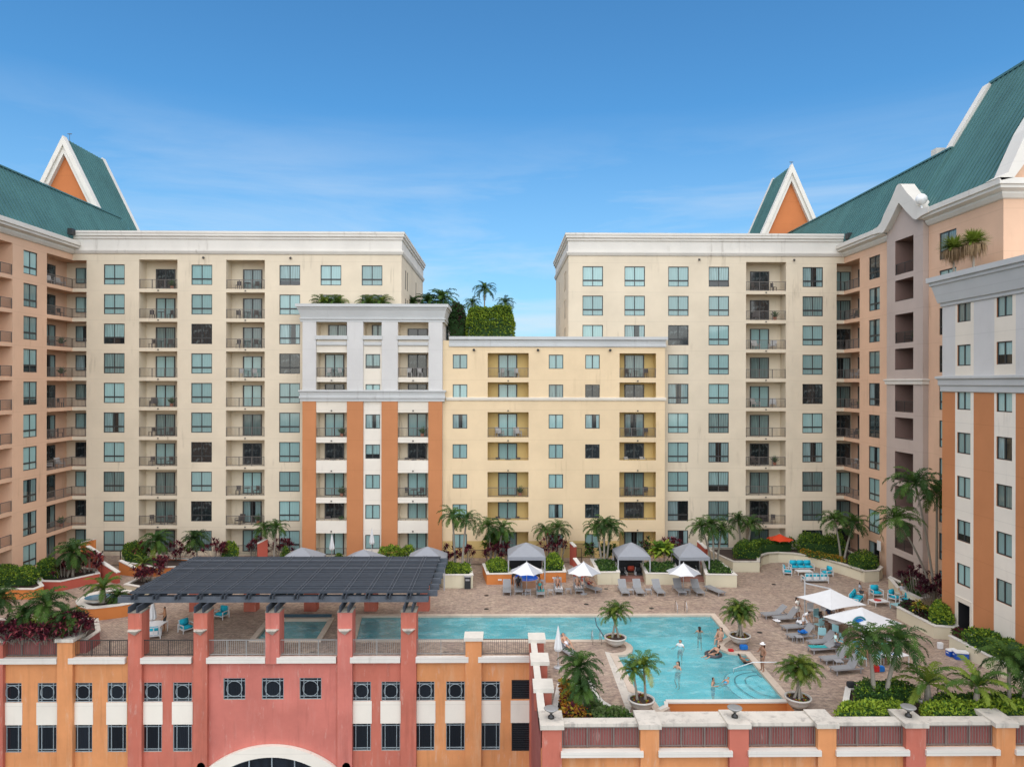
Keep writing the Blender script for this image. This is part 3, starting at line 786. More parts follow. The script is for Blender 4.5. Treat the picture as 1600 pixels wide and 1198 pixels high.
# ---------------------------------------------------------------- nearer right-hand block
def near_block():
    b = thing('apartment_building', 'nearest building at the right edge, pale grey above and orange and white stripes below', 'building')
    fr = NB; e = -1; Y = lambda p: -fr.u(p)
    mb = MB(); far = Y(1472.3); y0 = 22.0
    cuts_px = [1492.5, 1521.3, 1553.5, 1587]
    cuts = [-Y(p) for p in cuts_px]
    # stripes repeat nearer than the frame
    ww = Y(1521.3)-Y(1553.5); wh = Y(1492.5)-Y(1521.3); c = Y(1587); yy = c
    seq = [(Y(1492.5), Y(1521.3)), (Y(1553.5), Y(1587))]
    whites = [(min(a), max(a)) for a in seq]
    yy = Y(1587)-ww
    while yy-wh > y0: whites.append((yy-wh, yy)); yy -= wh+ww
    cuts = [-v for w in whites for v in w]
    ops = []; place = []
    for i, (wa, wb) in enumerate(whites):
        m_ = (wa+wb)/2 + .04
        for k in range(1, 8):
            w = 1.36; ops.append(op(-m_-w/2, -m_+w/2, 3*k+.76, 3*k+2.2)); place.append((-m_, 3*k+.76, w, 1.44, k, i))
    yd = (Y(1497.5)+Y(1517))/2; ops.append(op(-yd-.62, -yd+.62, .02, 2.55, .9, mi=4))
    yv = (Y(1564)+Y(1571))/2; ops.append(op(-yv-.25, -yv+.25, 1.1, 1.55, .1, mi=4))
    def mf(u, z):
        w = any(-b_ < u < -a_ for a_, b_ in whites)
        if z > 17.4: return 3 if w else 2
        return 1 if w else 0
    facade(mb, fr, -far, -y0, -1, 24.0, ops, mf, cuts, (17.4,))
    mb.face([(XN,far,-1),(XN+14,far,-1),(XN+14,far,24),(XN,far,24)], 2); mb.face([(XN,y0,-1),(XN+14,y0,-1),(XN+14,y0,24),(XN,y0,24)], 2)
    mb.face([(XN,y0,23.6),(XN+14,y0,23.6),(XN+14,far,23.6),(XN,far,23.6)], 2)
    mb.obj('wall', [M['orange'], M['stripe_white'], M['grey'], M['cream_white'], M['louvre']], b)
    m2 = MB(); m2.sweep([(XN+6, far), (XN, far), (XN, y0)], [(0,22.6-.55),(.1,22.1),(.1,22.3),(.22,22.35),(.5,23.55),(.6,23.6),(.6,23.8),(.75,23.85),(.75,24.2),(-.3,24.2),(-.3,23.7),(-.02,23.7)]); 
    for i in range(len(m2.v)): m2.v[i] = (m2.v[i][0], m2.v[i][1], m2.v[i][2]+.95)
    m2.obj('cornice', M['trim'], b)
    m3 = MB(); m3.sweep([(XN+4, far), (XN, far), (XN, y0)], [(0,16.95),(.1,17.0),(.1,17.35),(.2,17.45),(.2,17.8),(.34,17.9),(.34,18.05),(0,18.1)]); m3.obj('moulding', M['trim'], b)
    rg = random.Random(41)
    for (u, z, w, h, k, i) in place: window(fr, u, z, w, h, 'two', 's' if (k, i) in ((4, 1),) else ('h' if (k,i) in ((2,0),(6,1)) else rg.choice('bbbbgb')), b)
    d = MB(); u = -yd; P = fr.pt
    for (ua, ub, za, zb) in ((u-.85,u-.64,.0,2.9),(u+.64,u+.85,.0,2.9),(u-.64,u+.64,2.57,2.9)):
        pts = [P(ua,za,-.06),P(ub,za,-.06),P(ub,zb,-.06),P(ua,zb,-.06),P(ua,za,.02),P(ub,za,.02),P(ub,zb,.02),P(ua,zb,.02)]
        d.add(pts, [(0,1,2,3),(4,7,6,5),(0,4,5,1),(1,5,6,2),(2,6,7,3),(3,7,4,0)])
    d.obj('door_surround', M['cream_white'], b)
    return b
NBL = near_block()
furniture(SPOTS)

for (px_, b_, Y_) in ((111.5, WGL, 70.6), (1326, WGR, 70.4)):
    m = MB(); p = on_y(px_, 359 if px_ < 800 else 366, Y_); m.box(p.x-.22, p.x+.22, Y_-.3, Y_+.3, p.z-.5, p.z+.1); m.obj('roof_hatch', M['bronze'], b_)
# ================================================================ kit of plants, furniture and people
def leafmat(name, c, var=.35, rough=.7, trans=True):
    t = NT(name); rnd = t.n('ObjectInfo').outputs['Random']; v = t.coord('Object')
    base = t.mix(t.noise(v, 5, 2), sc(c, 1-var), sc(c, 1+var))
    base = t.n('HueSaturation', i_Color=base, i_Value=t.math('MULTIPLY_ADD', rnd, .35, .82)).outputs[0]
    t.P(Base_Color=base, Roughness=rough); t.p.inputs['Specular IOR Level'].default_value = .2
    if trans:
        tr = t.n('BsdfTranslucent'); t.set(tr.inputs[0], t.mix(.5, base, sc(c, 1.6))); mx = t.n('MixShader', i_0=.22)
        t.t.links.new(t.p.outputs[0], mx.inputs[1]); t.t.links.new(tr.outputs[0], mx.inputs[2]); t.t.links.new(mx.outputs[0], t.out.inputs[0])
    return t.mat
def veg_mats():
    M['palm'] = leafmat('palm_frond_green', (.058,.115,.02)); M['palm2'] = leafmat('palm_frond_olive', (.14,.19,.025)); M['palm3'] = leafmat('palm_frond_dark', (.028,.066,.016))
    M['palm_y'] = leafmat('palm_frond_yellowing', (.24,.24,.05))
    M['trunk'] = trunk_mat('palm_trunk_grey', (.30,.27,.22)); M['trunk_g'] = plain('green_crownshaft', (.12,.20,.06), .5)
    M['hedge1'] = leafmat('hedge_leaf', (.075,.15,.02)); M['hedge2'] = leafmat('hedge_leaf_light', (.24,.33,.03)); M['hedge3'] = leafmat('hedge_leaf_deep', (.03,.075,.02))
    M['ti1'] = leafmat('burgundy_leaf', (.11,.016,.03)); M['ti2'] = leafmat('dark_plum_leaf', (.045,.010,.018)); M['ti3'] = leafmat('rosy_leaf', (.24,.05,.06))
    M['croton'] = leafmat('croton_orange_leaf', (.42,.17,.02)); M['croton2'] = leafmat('croton_yellow_leaf', (.42,.33,.04)); M['grass'] = leafmat('strap_grass', (.12,.17,.06))
    M['soil'] = plain('dark_mulch', (.045,.028,.02), .95, var=.5, scale=20); M['dead'] = leafmat('dry_brown_leaf', (.26,.18,.10))
def trunk_mat(name, c):
    t = NT(name); v = t.coord('Object', (1,1,1)); w = t.n('TexWave', i_Vector=v, i_Scale=4.5, i_Distortion=1.5, bands_direction='Z')
    t.P(Base_Color=t.mix(t.math('MULTIPLY', w.outputs[0], .5), c, sc(c, .55)), Roughness=.9); t.bump(w.outputs[0], .3, .02); return t.mat
veg_mats()

def frond(mb, rg, az, el, L, droop, lw, n=20, m=0, ls=.36):
    side = Vector((-sin(az), cos(az), 0)); p = Vector((0,0,0)); e = el; seg = L/n; pts = [p.copy()]; dirs = []
    for i in range(n):
        d = Vector((cos(az)*cos(e), sin(az)*cos(e), sin(e))); dirs.append(d); p = p + d*seg; pts.append(p.copy()); e -= droop/n*(.5+1.0*i/n)
    for i in range(n):
        d = dirs[i]; up = side.cross(d)
        if up.z < 0: up = -up
        if i % 2 == 0:
            w = .018*(1-i/n)+.005; q = pts[min(i+2, n)]; mb.face([pts[i]-side*w, pts[i]+side*w, q+side*w*.8, q-side*w*.8], m)
        if i < 2: continue
        t = i/n; ll = ls*L*(sin(pi*min(1, t*.92+.10))**.6)*rg.uniform(.85, 1.1)
        for s in (-1, 1):
            out = (side*s*.66 + d*.66 + up*rg.uniform(.05, .40)).normalized()
            a = pts[i] + d*seg*rg.uniform(-.2, .4); mid = a + out*ll*.5 + Vector((0,0,-.04*ll)); tip = a + out*ll*.94 + Vector((0,0,-ll*rg.uniform(.22, .5)))
            ww = d*lw*.5
            mb.face([a-ww*.6, mid-ww, mid+ww, a+ww*.6], m); mb.face([mid-ww, tip, mid+ww], m)
CROWN = {}
def crown_mesh(kind, v):
    k = (kind, v)
    if k in CROWN: return CROWN[k]
    rg = random.Random(hash(kind) % 1000 if False else sum(map(ord, kind))*7+v); mb = MB()
    spec = {'royal': (24, 1.35, -.3, 2.3, .040), 'pot': (24, 1.45, -.1, 2.1, .042), 'coco': (15, 1.3, .05, 1.8, .042), 'bush': (34, 1.45, -.45, 2.2, .044)}[kind]
    nf, e1, e0, dr, lw = spec
    for i in range(nf):
        t = i/(nf-1); az = i*2.39996 + rg.uniform(-.2, .2); el = e1 + (e0-e1)*t + rg.uniform(-.12, .12)
        m = 0 if rg.random() < .6 else 1
        if t > .85 and rg.random() < .3: m = 2
        frond(mb, rg, az, el, rg.uniform(.85, 1.08), dr*(1-.25*t)*rg.uniform(.85, 1.1), lw, 22 if kind != 'coco' else 30, m, .22 if kind == 'coco' else .27)
    ms = {'royal': ['palm3','palm','palm'], 'pot': ['palm','palm2','palm_y'], 'coco': ['palm','palm2','palm_y'], 'bush': ['palm3','palm','palm2']}[kind]
    CROWN[k] = mb.mesh('palm_crown', [M[q] for q in ms]); return CROWN[k]
def palm(label, base, top, size, kind='royal', v=0, group='palm trees of the pool terrace', r0=.11, shaft=True, trunks=None, name='palm_tree'):
    """base, top: world points of the foot and of the crown's heart"""
    base = Vector(base); t = thing(name, label, 'palm tree', base, 0, group)
    rg = random.Random(v*31+int(size*100))
    for (b2, t2, sz) in ([(base, Vector(top), size)] if trunks is None else trunks):
        a = Vector(b2) - base; c = Vector(t2) - base; mb = MB(); mid = (a+c)/2; mid.x = a.x + (c.x-a.x)*.28; mid.y = a.y+(c.y-a.y)*.28
        H = (c-a).length; sh = min(.35*size, H*.25) if shaft else 0
        pts = []; n = 9
        for i in range(n+1):
            q = i/n; pts.append(a*(1-q)**2 + mid*2*q*(1-q) + c*q*q)
        rr = [r0*(1.35 if i == 0 else 1.0-.35*i/n) for i in range(n+1)]
        mb.tube(pts, rr, 8, 0); mb.obj('trunk', M['trunk'], t, smooth=True)
        if sh > .15:
            m2 = MB(); d = (pts[-1]-pts[-3]).normalized(); m2.tube([c-d*sh, c-d*sh*.5, c+d*.05], [r0*.85, r0*.8, r0*.3], 8); m2.obj('crownshaft', M['trunk_g'], t, smooth=True)
        o = link('crown', crown_mesh(kind, v % 3), t, c, rg.uniform(0, 6.28)); o.scale = (sz, sz, sz)
    return t
def palm_px(label, bpx, bz, cpx, size, kind='royal', v=0, dy=0.0, **kw):
    b = on_z(bpx[0], bpx[1], bz); c = on_y(cpx[0], cpx[1], b.y+dy); return palm(label, b, c, size, kind, v, **kw)

def inside(p, poly):
    c = False; n = len(poly)
    for i in range(n):
        a, b = poly[i], poly[i-1]
        if (a[1] > p[1]) != (b[1] > p[1]) and p[0] < (b[0]-a[0])*(p[1]-a[1])/(b[1]-a[1])+a[0]: c = not c
    return c
def edge_d(p, poly):
    best = 1e9; P = Vector((p[0], p[1]))
    for i in range(len(poly)):
        a, b = Vector(poly[i][:2]), Vector(poly[i-1][:2]); ab = b-a; t = max(0, min(1, (P-a).dot(ab)/max(1e-9, ab.dot(ab)))); best = min(best, (a+ab*t-P).length)
    return best
from mathutils import noise as mnoise
def leaf(mb, p, s, rg, m, asp=.5):
    a = rg.uniform(0, 2*pi); e = rg.uniform(-.5, 1.1); d = Vector((cos(a)*cos(e), sin(a)*cos(e), sin(e))); w = d.cross(Vector((rg.uniform(-1,1), rg.uniform(-1,1), rg.uniform(-.2,1)))).normalized()*s*asp*.5
    mb.face([p, p+d*s*.5-w, p+d*s, p+d*s*.5+w], m)
def hedge(label, poly, z0, h, mats_=('hedge1','hedge3','hedge2'), w=(.5,.3,.2), dens=170, ls=.16, rough=.3, name='hedge', cat='hedge', group='clipped hedges', seed=1, lump=1.2):
    rg = random.Random(seed); poly = [(p[0], p[1]) for p in poly]; cx = sum(p[0] for p in poly)/len(poly); cy = sum(p[1] for p in poly)/len(poly)
    t = thing(name, label, cat, (cx, cy, z0), 0, group); mb = MB()
    x0, x1 = min(p[0] for p in poly), max(p[0] for p in poly); y0, y1 = min(p[1] for p in poly), max(p[1] for p in poly)
    area = abs(sum(poly[i-1][0]*poly[i][1]-poly[i][0]*poly[i-1][1] for i in range(len(poly))))/2
    per = sum((Vector(poly[i])-Vector(poly[i-1])).length for i in range(len(poly)))
    N = int(min(26000, (area + per*h)*dens)); k = 0; tries = 0
    while k < N and tries < N*12:
        tries += 1; p = (rg.uniform(x0, x1), rg.uniform(y0, y1))
        if not inside(p, poly): continue
        ed = edge_d(p, poly); nz = mnoise.noise(Vector((p[0]*lump, p[1]*lump, seed))); nz2 = mnoise.noise(Vector((p[0]*3.5, p[1]*3.5, seed+9)))
        hh = h*(1 + rough*nz + rough*.4*nz2)*min(1, .55+ed*1.1)
        f = rg.random(); z = hh*(1-.22*f*f) if rg.random() < min(.9, .35+ed) else rg.uniform(.0, hh)
        if z < hh*.75 and ed > .35: continue
        m = 0 if rg.random() < w[0] else (1 if rg.random() < w[1]/(w[1]+w[2]) else 2)
        leaf(mb, Vector((p[0]-cx, p[1]-cy, z)), ls*rg.uniform(.7, 1.3), rg, m); k += 1
    mb.obj('foliage', [M[q] for q in mats_], t)
    c = MB(); sh = [(cx+(p[0]-cx)*.86-cx, cy+(p[1]-cy)*.86-cy) for p in poly]; c.prism(sh, 0, h*.66); c.obj('dark_core', M['hedge3'], t)  # solid dark green core filling the hedge behind its leaves
    return t
def rosette(mb, c, n, L, wd, rg, mset, up=.9):
    for i in range(n):
        az = i*2.4+rg.uniform(-.3,.3); el = up*(1.35-1.5*i/n)+rg.uniform(-.15,.15); l = L*rg.uniform(.8,1.15)
        d = Vector((cos(az)*cos(el), sin(az)*cos(el), sin(el))); s = Vector((-sin(az), cos(az), 0))*wd*.5; mid = c+d*l*.55; tip = c+d*l+Vector((0,0,-l*.28)); m = rg.choice(mset)
        mb.face([c-s*.3, mid-s, mid+s, c+s*.3], m); mb.face([mid-s, tip, mid+s], m)
def ti_mesh(r, h, n, seed, L=.5, wd=.13):
    rg = random.Random(seed); mb = MB(); st = MB()
    for i in range(n):
        a = rg.uniform(0, 2*pi); q = r*sqrt(rg.random()); x, y = q*cos(a), q*sin(a)*.75; z = h*rg.uniform(.35, 1.0)*(1-.35*q/r)
        st.tube([(x*.6, y*.6, 0), (x, y, z)], .02, 5); rosette(mb, Vector((x, y, z)), rg.randint(12, 18), L, wd, rg, [0,0,1,1,2])
    return mb, st
def shrub(label, px, py, z, r, h, n, seed, mset=('ti1','ti2','ti3'), L=.5, wd=.13, name='shrub', cat='shrub', group='burgundy leaved shrubs', at=None):
    b = Vector(at) if at is not None else on_z(px, py, z); t = thing(name, label, cat, b, 0, group); mb, st = ti_mesh(r, h, n, seed, L, wd)
    mb.obj('leaves', [M[q] for q in mset], t); st.obj('stems', M['trunk'], t); return t

# ---------------------------------------------------------------- furniture
def fur_mats():
    M['alu'] = plain('pale_aluminium', (.55,.56,.57), .35, .4); M['sling'] = plain('grey_mesh_sling', (.24,.245,.25), .8); M['lframe'] = plain('grey_lounger_frame', (.30,.30,.31), .5)
    M['turq'] = plain('turquoise_cushion', (.008,.40,.54), .85); M['turq2'] = plain('pale_turquoise_slats', (.30,.55,.58), .6); M['wframe'] = plain('white_metal_frame', (.66,.68,.68), .4)
    M['canvas'] = fabric('white_canvas', (.66,.67,.67)); M['gcanvas'] = fabric('grey_canvas', (.27,.285,.31)); M['pcanvas'] = fabric('pale_grey_canvas', (.40,.42,.45)); M['gpost'] = plain('grey_cabana_post', (.36,.37,.39), .5)
    M['towel'] = fabric('white_towel', (.8,.8,.8)); M['tealtowel'] = fabric('turquoise_towel', (.05,.4,.4)); M['bluetowel'] = fabric('blue_towel', (.02,.16,.5))
    M['dark'] = plain('dark_cushion', (.025,.027,.03), .85); M['redc'] = plain('red_cushion', (.45,.06,.03), .85); M['blue'] = plain('blue_plastic', (.01,.08,.42), .35)
    M['red'] = plain('red_plastic', (.5,.02,.02), .4); M['bwhite'] = plain('white_plastic', (.75,.75,.74), .4); M['steel'] = plain('stainless_tube', (.55,.57,.6), .2, 1.0)
    M['black'] = plain('black_plastic', (.02,.02,.02), .4)
def fabric(name, c):
    t = NT(name); v = t.coord('Object'); t.P(Base_Color=t.mix(t.noise(v, 2.5), sc(c,.9), sc(c,1.05)), Roughness=.9); t.p.inputs['Specular IOR Level'].default_value = .2
    t.bump(t.noise(v, 6, 4), .35, .03); return t.mat
fur_mats()
LG = None
def rbox(w, l, h, r=.03):
    """soft cushion: bevelled box mesh centred in x, y, bottom at 0"""
    bm = bmesh.new(); bmesh.ops.create_cube(bm, size=1); bmesh.ops.scale(bm, vec=(w, l, h), verts=bm.verts); bmesh.ops.translate(bm, vec=(0,0,h/2), verts=bm.verts)
    bmesh.ops.bevel(bm, geom=bm.edges[:], offset=r, segments=2, affect='EDGES'); mb = MB(); bm.verts.index_update()
    mb.add([v.co.copy() for v in bm.verts], [[v.index for v in f.verts] for f in bm.faces]); bm.free(); return mb
def xf(mb, Mx): mb.v = [tuple(Mx @ Vector(p)) for p in mb.v]; return mb
PIV = -.62
def lounger(label, loc, rz, ang=50, seed=0):
    """foot end towards local -y; backrest hinged"""
    t = thing('sun_lounger', label, 'sun lounger', loc, rz, 'grey sun loungers round the pool')
    f = MB()
    for s in (-.32, .32): f.box(s-.025, s+.025, -1.0, .9, .27, .33)
    f.box(-.32, .32, -1.0, -.95, .275, .325); f.box(-.32, .32, .85, .9, .275, .325); f.obj('frame', M['lframe'], t)
    s = MB(); s.box(-.30, .30, -.94, .25, .325, .35); s.obj('seat', M['sling'], t)
    a = radians(ang); Mx = Matrix.Translation((0,.26,.34)) @ Matrix.Rotation(a, 4, 'X')
    b = MB(); b.box(-.30, .30, 0, .78, -.012, .018); xf(b, Mx); bo = b.obj('backrest', M['sling'], t)
    b = MB(); b.box(-.33, -.30, 0, .80, -.02, .026); b.box(.30, .33, 0, .80, -.02, .026); b.box(-.30,.30,.78,.81,-.018,.024); xf(b, Mx); b.obj('back_frame', M['lframe'], bo)
    for (x, y) in ((-.31,-.86),(.31,-.86),(-.31,.72),(.31,.72)):
        l = MB(); l.box(x-.022, x+.022, y-.03, y+.03, 0, .27); l.obj('leg', M['lframe'], t)
    return t
def side_table(label, loc, rz=0, mat='lframe', w=.48, h=.42, cat='table', name='side_table', l=None, group='small side tables'):
    l = l or w; t = thing(name, label, cat, loc, rz, group); m = MB(); m.box(-w/2, w/2, -l/2, l/2, h-.035, h); m.obj('table_top', M[mat], t)
    for sx in (-1, 1):
        for sy in (-1, 1): m = MB(); x, y = sx*(w/2-.03), sy*(l/2-.03); m.box(x-.02, x+.02, y-.02, y+.02, 0, h-.035); m.obj('leg', M[mat], t)
    return t
def sofa(label, loc, rz, n=2, name='sofa', cat='sofa', group='turquoise cushioned outdoor seats'):
    """front towards local -y"""
    t = thing(name, label, cat, loc, rz, group); W = .66*n+.1; f = MB()
    f.box(-W/2, W/2, -.36, .36, .20, .26)
    f.box(-W/2, W/2, .33, .37, .78, .83)
    for i in range(int(n*2)+1):
        x = -W/2+.05+(W-.1)*i/(n*2); f.box(x-.03, x+.03, .335, .365, .26, .78)
    f.obj('frame', M['wframe'], t)
    p = MB(); 
    for i in range(n):
        x = -W/2+.05+(W-.1)*(i+.5)/n; p.box(x-.25, x+.25, .325, .334, .30, .77)
    p.obj('back_panels', M['bwhite'], t)
    for s in (-1, 1):
        a = MB(); x = s*(W/2+.03); a.box(x-.03, x+.03, -.36, .37, .52, .57); a.box(x-.025, x+.025, -.355, -.305, 0, .52); a.box(x-.025, x+.025, .31, .36, 0, .52); a.obj('armrest', M['wframe'], t)
    for i in range(n):
        x = -W/2+.05+(W-.1)*(i+.5)/n; w = (W-.1)/n-.02
        xf(rbox(w, .66, .16, .05), Matrix.Translation((x, -.02, .262))).obj('seat_cushion', M['turq'], t, smooth=True)
        xf(rbox(w, .15, .44, .05), Matrix.Translation((x, .235, .42)) @ Matrix.Rotation(-.15, 4, 'X')).obj('back_cushion', M['turq'], t, smooth=True)
    return t
def umbrella(label, loc, r=1.4, h=2.55, rise=.5, n=8, rot=0, base=True, canopy='canvas', tilt=None):
    t = thing('umbrella', label, 'umbrella', loc, rot, 'open umbrellas'); c = MB(); th = .015
    rim = [(r*cos(2*pi*i/n+pi/n), r*sin(2*pi*i/n+pi/n), h-rise) for i in range(n)]; K = 5
    for i in range(n):
        a, b = Vector(rim[i]), Vector(rim[(i+1) % n]); top = Vector((0,0,h)); prev = None
        for j in range(K+1):
            q = j/K; row = []
            for s in range(5):
                f = s/4; p = top.lerp(a.lerp(b, f), q); sag = .05*q*sin(pi*f)*(.5+q); p += Vector((-p.x*.03*sin(pi*f)*q, -p.y*.03*sin(pi*f)*q, sag*.6 - .05*sin(pi*q))); row.append(p)
            if prev: 
                for s in range(4): c.face([prev[s], prev[s+1], row[s+1], row[s]] if j > 1 else [prev[s], row[s+1], row[s]])
            prev = row
        # valance
    if n == 8:
        per = len(c.f)//n; c.m = [1 if (i//per) % 8 in (1, 3, 6) else 0 for i in range(len(c.f))]
    o = c.obj('canopy', [M[canopy], M['pcanvas'] if canopy == 'canvas' else M[canopy]], t); sm = o.modifiers.new('thickness', 'SOLIDIFY'); sm.thickness = .012
    rb = MB()
    for i in range(n): rb.beam((0,0,h-.06), Vector(rim[i])*.97+Vector((0,0,-.02)), .02, .02)
    rb.obj('ribs', M['alu'], t)
    p = MB(); p.tube([(0,0,0.05),(0,0,h+.08)], .028, 8); p.obj('pole', M['alu'], t, smooth=True)
    if base: b = MB(); b.lathe([(0,0),(.3,0),(.3,.05),(.06,.09),(.05,.3),(0,.3)], n=16); b.obj('base', M['lframe'], t)
    return t
def closed_umbrella(label, loc, h=2.5):
    t = thing('closed_umbrella', label, 'umbrella', loc, 0, 'closed umbrellas'); n = 16; m = MB(); prof = [(.03,h),(.05,h-.12),(.10,h-.5),(.17,h-1.0),(.21,h-1.35),(.15,h-1.5)]
    v = []
    for (r, z) in prof:
        for k in range(n): rr = r*(1+.28*(k % 2)*min(1, (h-z)*1.2)); v.append((rr*cos(2*pi*k/n), rr*sin(2*pi*k/n), z))
    f = [(i*n+k, i*n+(k+1)%n, (i+1)*n+(k+1)%n, (i+1)*n+k) for i in range(len(prof)-1) for k in range(n)] + [tuple(range(n))]
    m.add(v, f); m.obj('folded_canopy', M['canvas'], t); p = MB(); p.tube([(0,0,.05),(0,0,h+.05)], .028, 8); p.obj('pole', M['alu'], t)
    b = MB(); b.lathe([(0,0),(.28,0),(.28,.06),(.06,.1),(.05,.3),(0,.3)], n=16); b.obj('base', M['alu'], t); return t
def big_umbrella(label, loc, rot, r=1.9, h=2.9, mast=None):
    """square cantilever umbrella"""
    t = umbrella(label, loc, r*1.3, h+.1, .85, 4, rot, base=False)
    for o in list(COL.objects):
        if o.parent == t and o.name.startswith('pole'): bpy.data.objects.remove(o)
    if mast is not None:
        Mx = Matrix.Rotation(-rot, 4, 'Z'); p = Mx @ (Vector(mast)-Vector(loc)); q = MB(); q.tube([(p.x,p.y,.05),(p.x,p.y,3.1)], .05, 8); q.beam((p.x,p.y,3.0),(0,0,h+.12),.06,.08); q.obj('mast', M['alu'], t)
        b = MB(); b.box(p.x-.45,p.x+.45,p.y-.45,p.y+.45,0,.1); b.obj('base', M['lframe'], t)
    else:
        q = MB(); q.tube([(0,0,.05),(0,0,h+.05)], .04, 8); q.obj('mast', M['alu'], t); b = MB(); b.box(-.4,.4,-.4,.4,0,.1); b.obj('base', M['lframe'], t)
    return t
def cabana(label, loc, W=3.2, D=3.0, eave=2.25, rise=.75, rz=0, z=0):
    t = thing('cabana', label, 'cabana', loc, rz, 'grey fabric cabanas'); c = MB(); w, d = W/2, D/2; top = Vector((0,0,eave+rise))
    cs = [Vector((-w,-d,eave)), Vector((w,-d,eave)), Vector((w,d,eave)), Vector((-w,d,eave))]; K = 6
    for i in range(4):
        a, b = cs[i], cs[(i+1)%4]; prev = None
        for j in range(K+1):
            q = j/K; row = [top.lerp(a.lerp(b, s/4), q) + Vector((0,0,.05*sin(pi*q))) for s in range(5)]
            if prev:
                for s in range(4): c.face([prev[s], prev[s+1], row[s+1], row[s]] if j > 1 else [prev[s], row[s+1], row[s]])
            prev = row
    for i in range(4):
        a, b = cs[i], cs[(i+1)%4]; dn = Vector((0,0,-.28)); c.face([a, b, b+dn, a+dn])
    o = c.obj('canopy', M['gcanvas'], t); sm = o.modifiers.new('thickness', 'SOLIDIFY'); sm.thickness = .012
    for p in cs: l = MB(); l.box(p.x*.97-.05, p.x*.97+.05, p.y*.97-.05, p.y*.97+.05, 0, eave-.02); l.obj('post', M['gpost'], t)
    f = MB()
    for i in range(4): f.beam(cs[i]*.97+Vector((0,0,-.06)), cs[(i+1)%4]*.97+Vector((0,0,-.06)), .05, .07)
    f.obj('top_frame', M['gpost'], t)
    k = MB(); k.box(-w*.9, w*.9, d*.93, d*.95, .1, eave-.2); k.obj('back_curtain', M['dark'], t)
    return t
def bowl(label, loc, r=.8, h=.75, mat='pot'):
    t = thing('planter_bowl', label, 'planter', loc, 0, 'round bowl planters by the pool'); m = MB()
    m.lathe([(0,.0),(r*.34,0),(r*.38,.05),(r*.66,h*.24),(r*.88,h*.55),(r*.98,h*.86),(r*1.03,h*.88),(r*1.03,h),(r*.92,h),(r*.88,h*.88)], n=32); m.obj('pot', M[mat], t, smooth=True)
    s = MB(); s.lathe([(0,h*.9),(r*.5,h*.9),(r*.89,h*.86)], n=24); s.obj('soil', M['soil'], t)
    g = MB(); rg = random.Random(int(loc[0]*10)); 
    for i in range(7): a = rg.uniform(0, 6.28); q = r*rg.uniform(.45,.75); rosette(g, Vector((q*cos(a), q*sin(a), h*.9)), 9, .2, .09, rg, [0,1,2])
    g.obj('flowers', [M['croton'], M['hedge2'], M['ti3']], t); return t

# ---------------------------------------------------------------- people
SK = {}
def skin_mat(c):
    k = 'skin%.2f' % c[0]
    if k not in M: M[k] = plain(k, c, .55, var=.06)
    return M[k]
def cloth(c):
    k = 'cloth_%02d%02d%02d' % tuple(int(x*99) for x in c)
    if k not in M: M[k] = plain(k, c, .85, var=.08)
    return M[k]
def base_pose():
    J = {'pelvis':(0,0,.93),'belly':(0,0,1.08),'chest':(0,0,1.30),'neck':(0,.01,1.47),'jaw':(0,-.015,1.55),'head':(0,0,1.63),'crown':(0,.01,1.705)}
    for s, n in ((-1,'L'),(1,'R')):
        J.update({'sh'+n:(s*.17,0,1.41),'el'+n:(s*.24,.02,1.13),'wr'+n:(s*.26,-.05,.88),'hip'+n:(s*.09,0,.89),'kn'+n:(s*.10,-.02,.49),'an'+n:(s*.10,.02,.08),'toe'+n:(s*.11,-.16,.035)})
    return J
RADS = {'pelvis':.125,'belly':.115,'chest':.14,'neck':.055,'jaw':.07,'head':.095,'crown':.06,'sh':.06,'el':.042,'wr':.028,'hip':.09,'kn':.058,'an':.036,'toe':.03}
BONES = [('pelvis','belly'),('belly','chest'),('chest','neck'),('neck','jaw'),('jaw','head'),('head','crown')] + [x for n in 'LR' for x in (('chest','sh'+n),('sh'+n,'el'+n),('el'+n,'wr'+n),('pelvis','hip'+n),('hip'+n,'kn'+n),('kn'+n,'an'+n),('an'+n,'toe'+n))]
